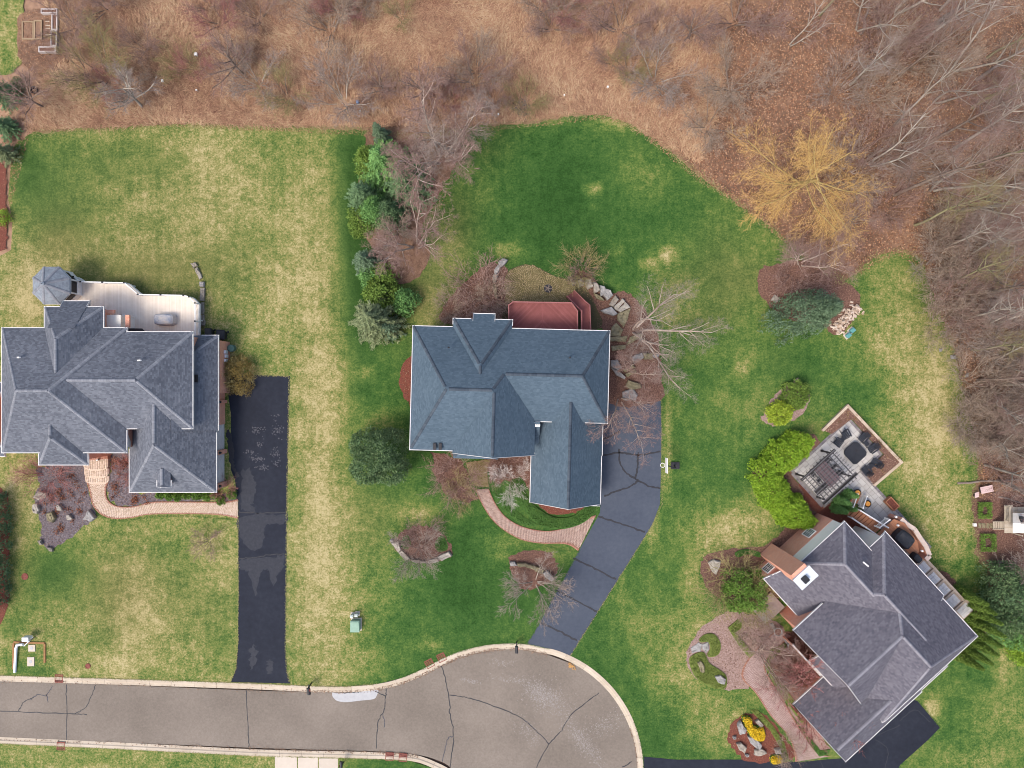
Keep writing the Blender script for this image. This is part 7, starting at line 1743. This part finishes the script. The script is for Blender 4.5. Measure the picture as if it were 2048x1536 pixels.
# pink bench / lounge at the right
pb = thing('garden_bench', 'pale pink bench and footstool at the edge of the right lawn', 'bench', (*P(1962,984),0)); M_pink = M('pale_pink_paint', [(.5,.36,.35),(.6,.45,.44)], 2, .7)
for a, b, z_ in (((1956,980),(1980,975),.5),):
    p0, p1 = np.array(P(*a)), np.array(P(*b)); d = unit(p1-p0); s_ = np.array([-d[1],d[0]])
    for k in range(4): mb = MB(); o_ = s_*(-.3+k*.2); mb.bar((*(p0+o_),z_),(*(p1+o_),z_),.18,.05); obj('seat_slat', mb, M_pink, pb)
    for t_ in (.1,.9): mb = MB(); m = p0+(p1-p0)*t_; mb.bar((*(m-s_*.3),.25),(*(m+s_*.3),.25),.1,.45); obj('leg', mb, M_dkwood, pb)
p0 = np.array(P(1949,990)); mb = MB(); 
for k in range(3): m2 = MB(); m2.bar((*(p0+np.array([-.22,-.2+k*.2])),.4),(*(p0+np.array([.24,-.05+k*.2])),.4),.18,.05); obj('stool_slat', m2, M_pink, pb)
m2 = MB(); m2.bar((*p0,0),(*p0,.38),.3); obj('stool_leg', m2, M_dkwood, pb)
# playset at the right edge
ps_ = thing('playset', 'weathered wooden playset with ramp and pale roof at the right edge', 'playset', (*P(2030,1040),0)); M_oldw = M('weathered_play_wood', [(.3,.24,.18),(.42,.36,.28),(.52,.46,.38)], 3, .9, island=.5)
hz_ = 1.6
for x, y in ((2012,1018),(2030,1018),(2012,1062),(2030,1062),(2062,1018),(2062,1062)): q = P(x,y,0); obj('post', MB().bar((*q,-.1),(*q,hz_+1.1),.12), M_oldw, ps_)
boards(PP([(2009,1010),(2026,1010),(2026,1066),(2009,1066)],hz_), hz_, 0, .14, M_oldw, 'deck_boards', ps_)
boards(PP([(2026,1014),(2075,1014),(2075,1026),(2026,1026)],hz_), hz_, PI/2, .14, M_oldw, 'deck_boards', ps_)
M_proof = M('pale_playhouse_roof', [(.55,.52,.47),(.68,.65,.6)], 1, .8)
for (a, b, z0_, z1_) in ((1026,1046,2.9,3.7),(1046,1066,3.7,2.9)):
    A0, A1 = P(2026,a,z0_), P(2080,a,z0_); B0, B1 = P(2026,b,z1_), P(2080,b,z1_); obj('roof_panel', MB().add([(*A0,z0_),(*A1,z0_),(*B1,z1_),(*B0,z1_),(*A0,z0_-.06),(*A1,z0_-.06),(*B1,z1_-.06),(*B0,z1_-.06)],[(0,1,2,3)[::-1],(4,5,6,7),(0,4,7,3),(0,1,5,4),(3,2,6,7)]), M_proof, ps_)
q = P3(2043,1040,3.55); obj('roof_hatch', MB().box(q[0]-.15,q[1]-.4,q[2]-.2,q[0]+.2,q[1]+.4,q[2]+.12), M_black, ps_)
for k in range(5): 
    t_ = k/5; q0_ = P(1988+t_*22,1043,.2+t_*1.2); q1_ = P(1988+t_*22,1058,.2+t_*1.2); z_ = .2+t_*1.3; obj('ramp_step', MB().bar((*q0_,z_),(*q1_,z_),.2,.05), M_oldw, ps_)
for y in (1043,1058): obj('ramp_rail', MB().bar((*P(1986,y,.1),.1),(*P(2010,y,1.5),1.5),.07,.14), M_oldw, ps_)
railing(PP([(2010,1012),(2010,1040)],hz_), hz_, ps_, M_oldw, h=.8)
for k in range(4): rock([(1956+k*8,1046),(1962+k*8,1046),(1962+k*8,1056),(1956+k*8,1056)], .07, M_stonem, 'mossy stepping slab toward the playset ramp, %s from the lawn' % ORD[k], 'stepping_stone', 'stepping stone', 'stepping slabs to the playset')
tag(obj('marker_stone', MB().prism(ccw(PP([(1945,1046),(1950,1046),(1950,1052),(1945,1052)])),0,.3), M_white), 'small white square marker post at the lawn edge by the playset path', 'marker')
# raised timber beds at the top left
M_oldbed = M('silver_bed_timber', [(.3,.25,.23),(.42,.37,.35),(.52,.48,.46)], 3, .9, objrand=.4); M_brbed = M('brown_bed_timber', [(.22,.15,.09),(.32,.24,.15)], 3, .9, objrand=.4)
def raised(x0, y0, x1, y1, h, wood, label, soilmat=M_mulch, grp='raised timber beds'):
    t = thing('raised_bed', label, 'raised bed', (*P((x0+x1)/2,(y0+y1)/2),0), grp); a = P(x0,y1); b = P(x1,y0); w_ = .14
    for bx in ((a[0],a[1],b[0],a[1]+w_),(a[0],b[1]-w_,b[0],b[1]),(a[0],a[1]+w_,a[0]+w_,b[1]-w_),(b[0]-w_,a[1]+w_,b[0],b[1]-w_)): obj('side_board', MB().box(bx[0],bx[1],-.05,bx[2],bx[3],h+random.uniform(-.01,.01)), wood, t)
    sheet('soil', [(a[0]+w_,a[1]+w_),(b[0]-w_,a[1]+w_),(b[0]-w_,b[1]-w_),(a[0]+w_,b[1]-w_)], h-.1, soilmat, t, step=.3, jitter=.06)
raised(87,21,120,31,.5,M_oldbed,'top horizontal silver timber bed of the raised garden'); raised(108,31.5,120,64,.5,M_oldbed,'upper vertical silver timber bed of the raised garden'); raised(106,64.5,119,96,.5,M_oldbed,'lower vertical silver timber bed of the raised garden'); raised(82,96.5,117,108,.5,M_oldbed,'bottom horizontal silver timber bed of the raised garden'); raised(70,42,86,80,.22,M_brbed,'low brown timber bed left of the silver beds',M_soil); raised(45,43,69,80,.15,M_brbed,'wide low brown timber frame at the left of the raised garden',M_soil)
for k, y in enumerate((43,51,57,70)): q0_, q1_ = P(91,y), P(101,y); tag(obj('path_plank', MB().bar((*q0_,.02),(*q1_,.02),.12,.05), M_oldw), 'short pale plank lying between the raised beds, %s from the top' % ORD[k], 'plank', 'planks between the raised beds')
fn = thing('garden_fence', 'low thin wire fence right of the raised silver beds', 'fence', (*P(124,66),0))
for x, y in ((127,25),(125,60),(123,90),(121,111),(100,110)): q = P(x,y); obj('post', MB().bar((*q,-.1),(*q,.9),.06), M_brbed, fn)
for a, b in (((127,25),(125,60)),((125,60),(123,90)),((123,90),(121,111)),((121,111),(100,110))):
    for z_ in (.35,.85): obj('wire', MB().bar((*P(*a),z_),(*P(*b),z_),.025), M_brbed, fn)
t = thing('black_bucket', 'small black tub in the brush below the raised beds', 'tub', (*P(73,183),0)); obj('tub', MB().lathe([(.35,0),(.42,.5),(.44,.52),(.38,.5),(.34,.1)],12,P3(73,183,0)), M_black, t); obj('handle', MB().tube([(P(73,183)[0]-.4,P(73,183)[1],.5),(P(73,183)[0],P(73,183)[1]+.2,.7),(P(73,183)[0]+.4,P(73,183)[1],.5)],.03,5), M_black, t)
# white litter / nest boxes in the meadow, blue barrel
for x, y, w_, lb in [(397,114,.34,'white box with a dark opening in the left meadow'),(330,166,.22,'small white box beside the dark ditch'),(397,184,.15,'tiny white box below the larger white meadow box'),(660,110,.13,'tiny pale box in the meadow right of centre'),(1214,178,.2,'white post box in the meadow above the curved lawn corner'),(997,232,.17,'tiny white box at the lawn edge above the back lawn'),(1128,194,.15,'white stick-like box at the meadow edge beside the brown shrub'),(722,225,.13,'tiny white box below the blue barrel')]:
    t = thing('nest_box', lb, 'box', (*P(x,y),0)); q = P(x,y); obj('post', MB().bar((*q,-.1),(*q,.5),.06), M_oldw, t); obj('box', MB().box(q[0]-w_/2,q[1]-w_/2,.5,q[0]+w_/2,q[1]+w_/2,.5+w_), M_white, t); obj('opening', MB().box(q[0]-w_*.2,q[1]-w_/2-.012,.5+w_*.25,q[0]+w_*.2,q[1]-w_/2-.002,.5+w_*.75), M_black, t)
t = thing('barrel', 'small blue barrel in the brush at the meadow edge', 'barrel', (*P(717,207),0)); q = P3(717,207,0); M_bl = M('blue_plastic', [(.12,.2,.33),(.18,.27,.42)], 2, .5); obj('body', MB().lathe([(.17,0),(.2,.15),(.2,.45),(.17,.6)],12,q), M_bl, t); obj('lid', MB().lathe([(.18,.6),(.15,.64)],12,q), M_bl, t)
for k, (x, y) in enumerate(((690,205),(695,212),(700,218),(707,224))):
    a_, b_ = P(x-18,y-14), P(x+16,y+12); tag(obj('weathered_plank', MB().bar((*a_,.1+.03*k),(*b_,.1+.03*k),.22,.05), M_oldbed), 'weathered grey plank lying at the meadow edge by the blue barrel, %s from the top' % ORD[k], 'plank', 'planks by the blue barrel')
for x, y, r_, lb in [(1042,216,1.25,'dark round brush heap at the meadow edge above the back lawn'),(970,215,.8,'smaller dark brush heap left of the round one')]:
    n = 260; c = np.c_[rng.normal(0,r_*.4,(n,2)), np.abs(rng.normal(0,.22,n))] + np.array([*P(x,y),.0]); t = thing('brush_heap', lb, 'brush heap', (*P(x,y),0)); d_ = unit(rng.normal(size=(n,3))*np.array([1,1,.3])); s_ = unit(np.cross(d_,[0,0,1.]))
    obj('branches', leaf_quads(c, d_, s_, 1.2*rng.uniform(.4,1.2,n), .05), M_log, t); obj('ash', MB().lathe([(r_*.9,0),(r_*.6,.1),(.1,.16)],14,P3(x,y,0)), M_tar, t)
# ------------------------------------------------------------------ ragged grass along hard edges, dirt in the gutters
def edge_tufts(lines, mat, w=.16, dens=26, L=.2, nm='edge_grass', lab=None):
    cs = []
    for l in lines:
        p = np.array(PP(l)); d = np.r_[0, np.cumsum(np.linalg.norm(np.diff(p,axis=0),axis=1))]; n = int(d[-1]*dens); t = rng.uniform(0,d[-1],n)
        cs.append(np.c_[np.interp(t,d,p[:,0]), np.interp(t,d,p[:,1])] + rng.normal(0,w,(n,2))*np.array([1,1]))
    q = np.concatenate(cs); n = len(q); a = rng.uniform(0,2*PI,n); up = rng.uniform(.2,.9,n); dd = unit(np.c_[np.cos(a), np.sin(a), up]); ss = unit(np.cross(dd, [0,0,1.]))
    return tag(obj(nm, leaf_quads(np.c_[q, np.full(n,.05)], dd, ss, L*rng.uniform(.5,1.3,n), .05*rng.uniform(.6,1.4,n)), mat), lab, 'grass', kind='stuff')
F_edgedry = M('dry_edge_grass', [(.12,.15,.04),(.22,.21,.08),(.36,.31,.16)], .6, .9, island=.7, bump_s=0); F_edge = M('green_edge_grass', [(.025,.07,.012),(.05,.12,.02),(.12,.17,.04)], .6, .9, island=.7, bump_s=0)
edge_tufts([[(476,1000),(477,1160),(476,1290),(472,1338),(462,1362)],[(578,752),(577,830),(574,980),(572,1160),(571,1300),(573,1340),(580,1365)],[(505,751),(578,752)],CURB_N[8:],BOT_OUT[:6],[(1323,800),(1324,1008),(1305,1050),(1140,1312)]], F_edgedry, .05, 30, .13, lab='ragged dry grass along the driveway and curb edges')
edge_tufts([CURB_N[:8],[(1053,1288),(1070,1262),(1120,1170),(1160,1100)],cds[:16],[(1880,1455),(1840,1405)],[(955,1000),(965,1014),(985,1044),(1012,1067),(1045,1084),(1085,1091),(1150,1104)],[(186,1014),(200,1031),(225,1041),(262,1040),(300,1033),(380,1032),(470,1040)]], F_edge, .05, 30, .13, lab='ragged green grass along the curb and front walks')
edge_tufts([LAWN_N[2:30],LAWN_N[30:46]], F_edgedry, .3, 50, .3, lab='tufts of pale grass where the lawn meets meadow and wood')
def gutter_specks(line, off, n, sx):
    p = np.array(line); k = rng.integers(0,len(p)-1,n); t = rng.random(n)[:,None]; q = p[k]*(1-t)+p[k+1]*t
    return [(x, y+off+rng.normal(0,2.2), 0.01, 0.01, 0, 1) for x, y in q]
specks('gutter_grit', gutter_specks(IN_N[1:], -1, 900, 1) + gutter_specks(arc_in[6:24], 0, 300, 1) + gutter_specks(IN_S[2:8], 1, 500, 1), M('gutter_grit', [(.1,.06,.04),(.2,.13,.09),(.32,.22,.15)], 6, .95, island=.7), -.02, road, sz=.09)
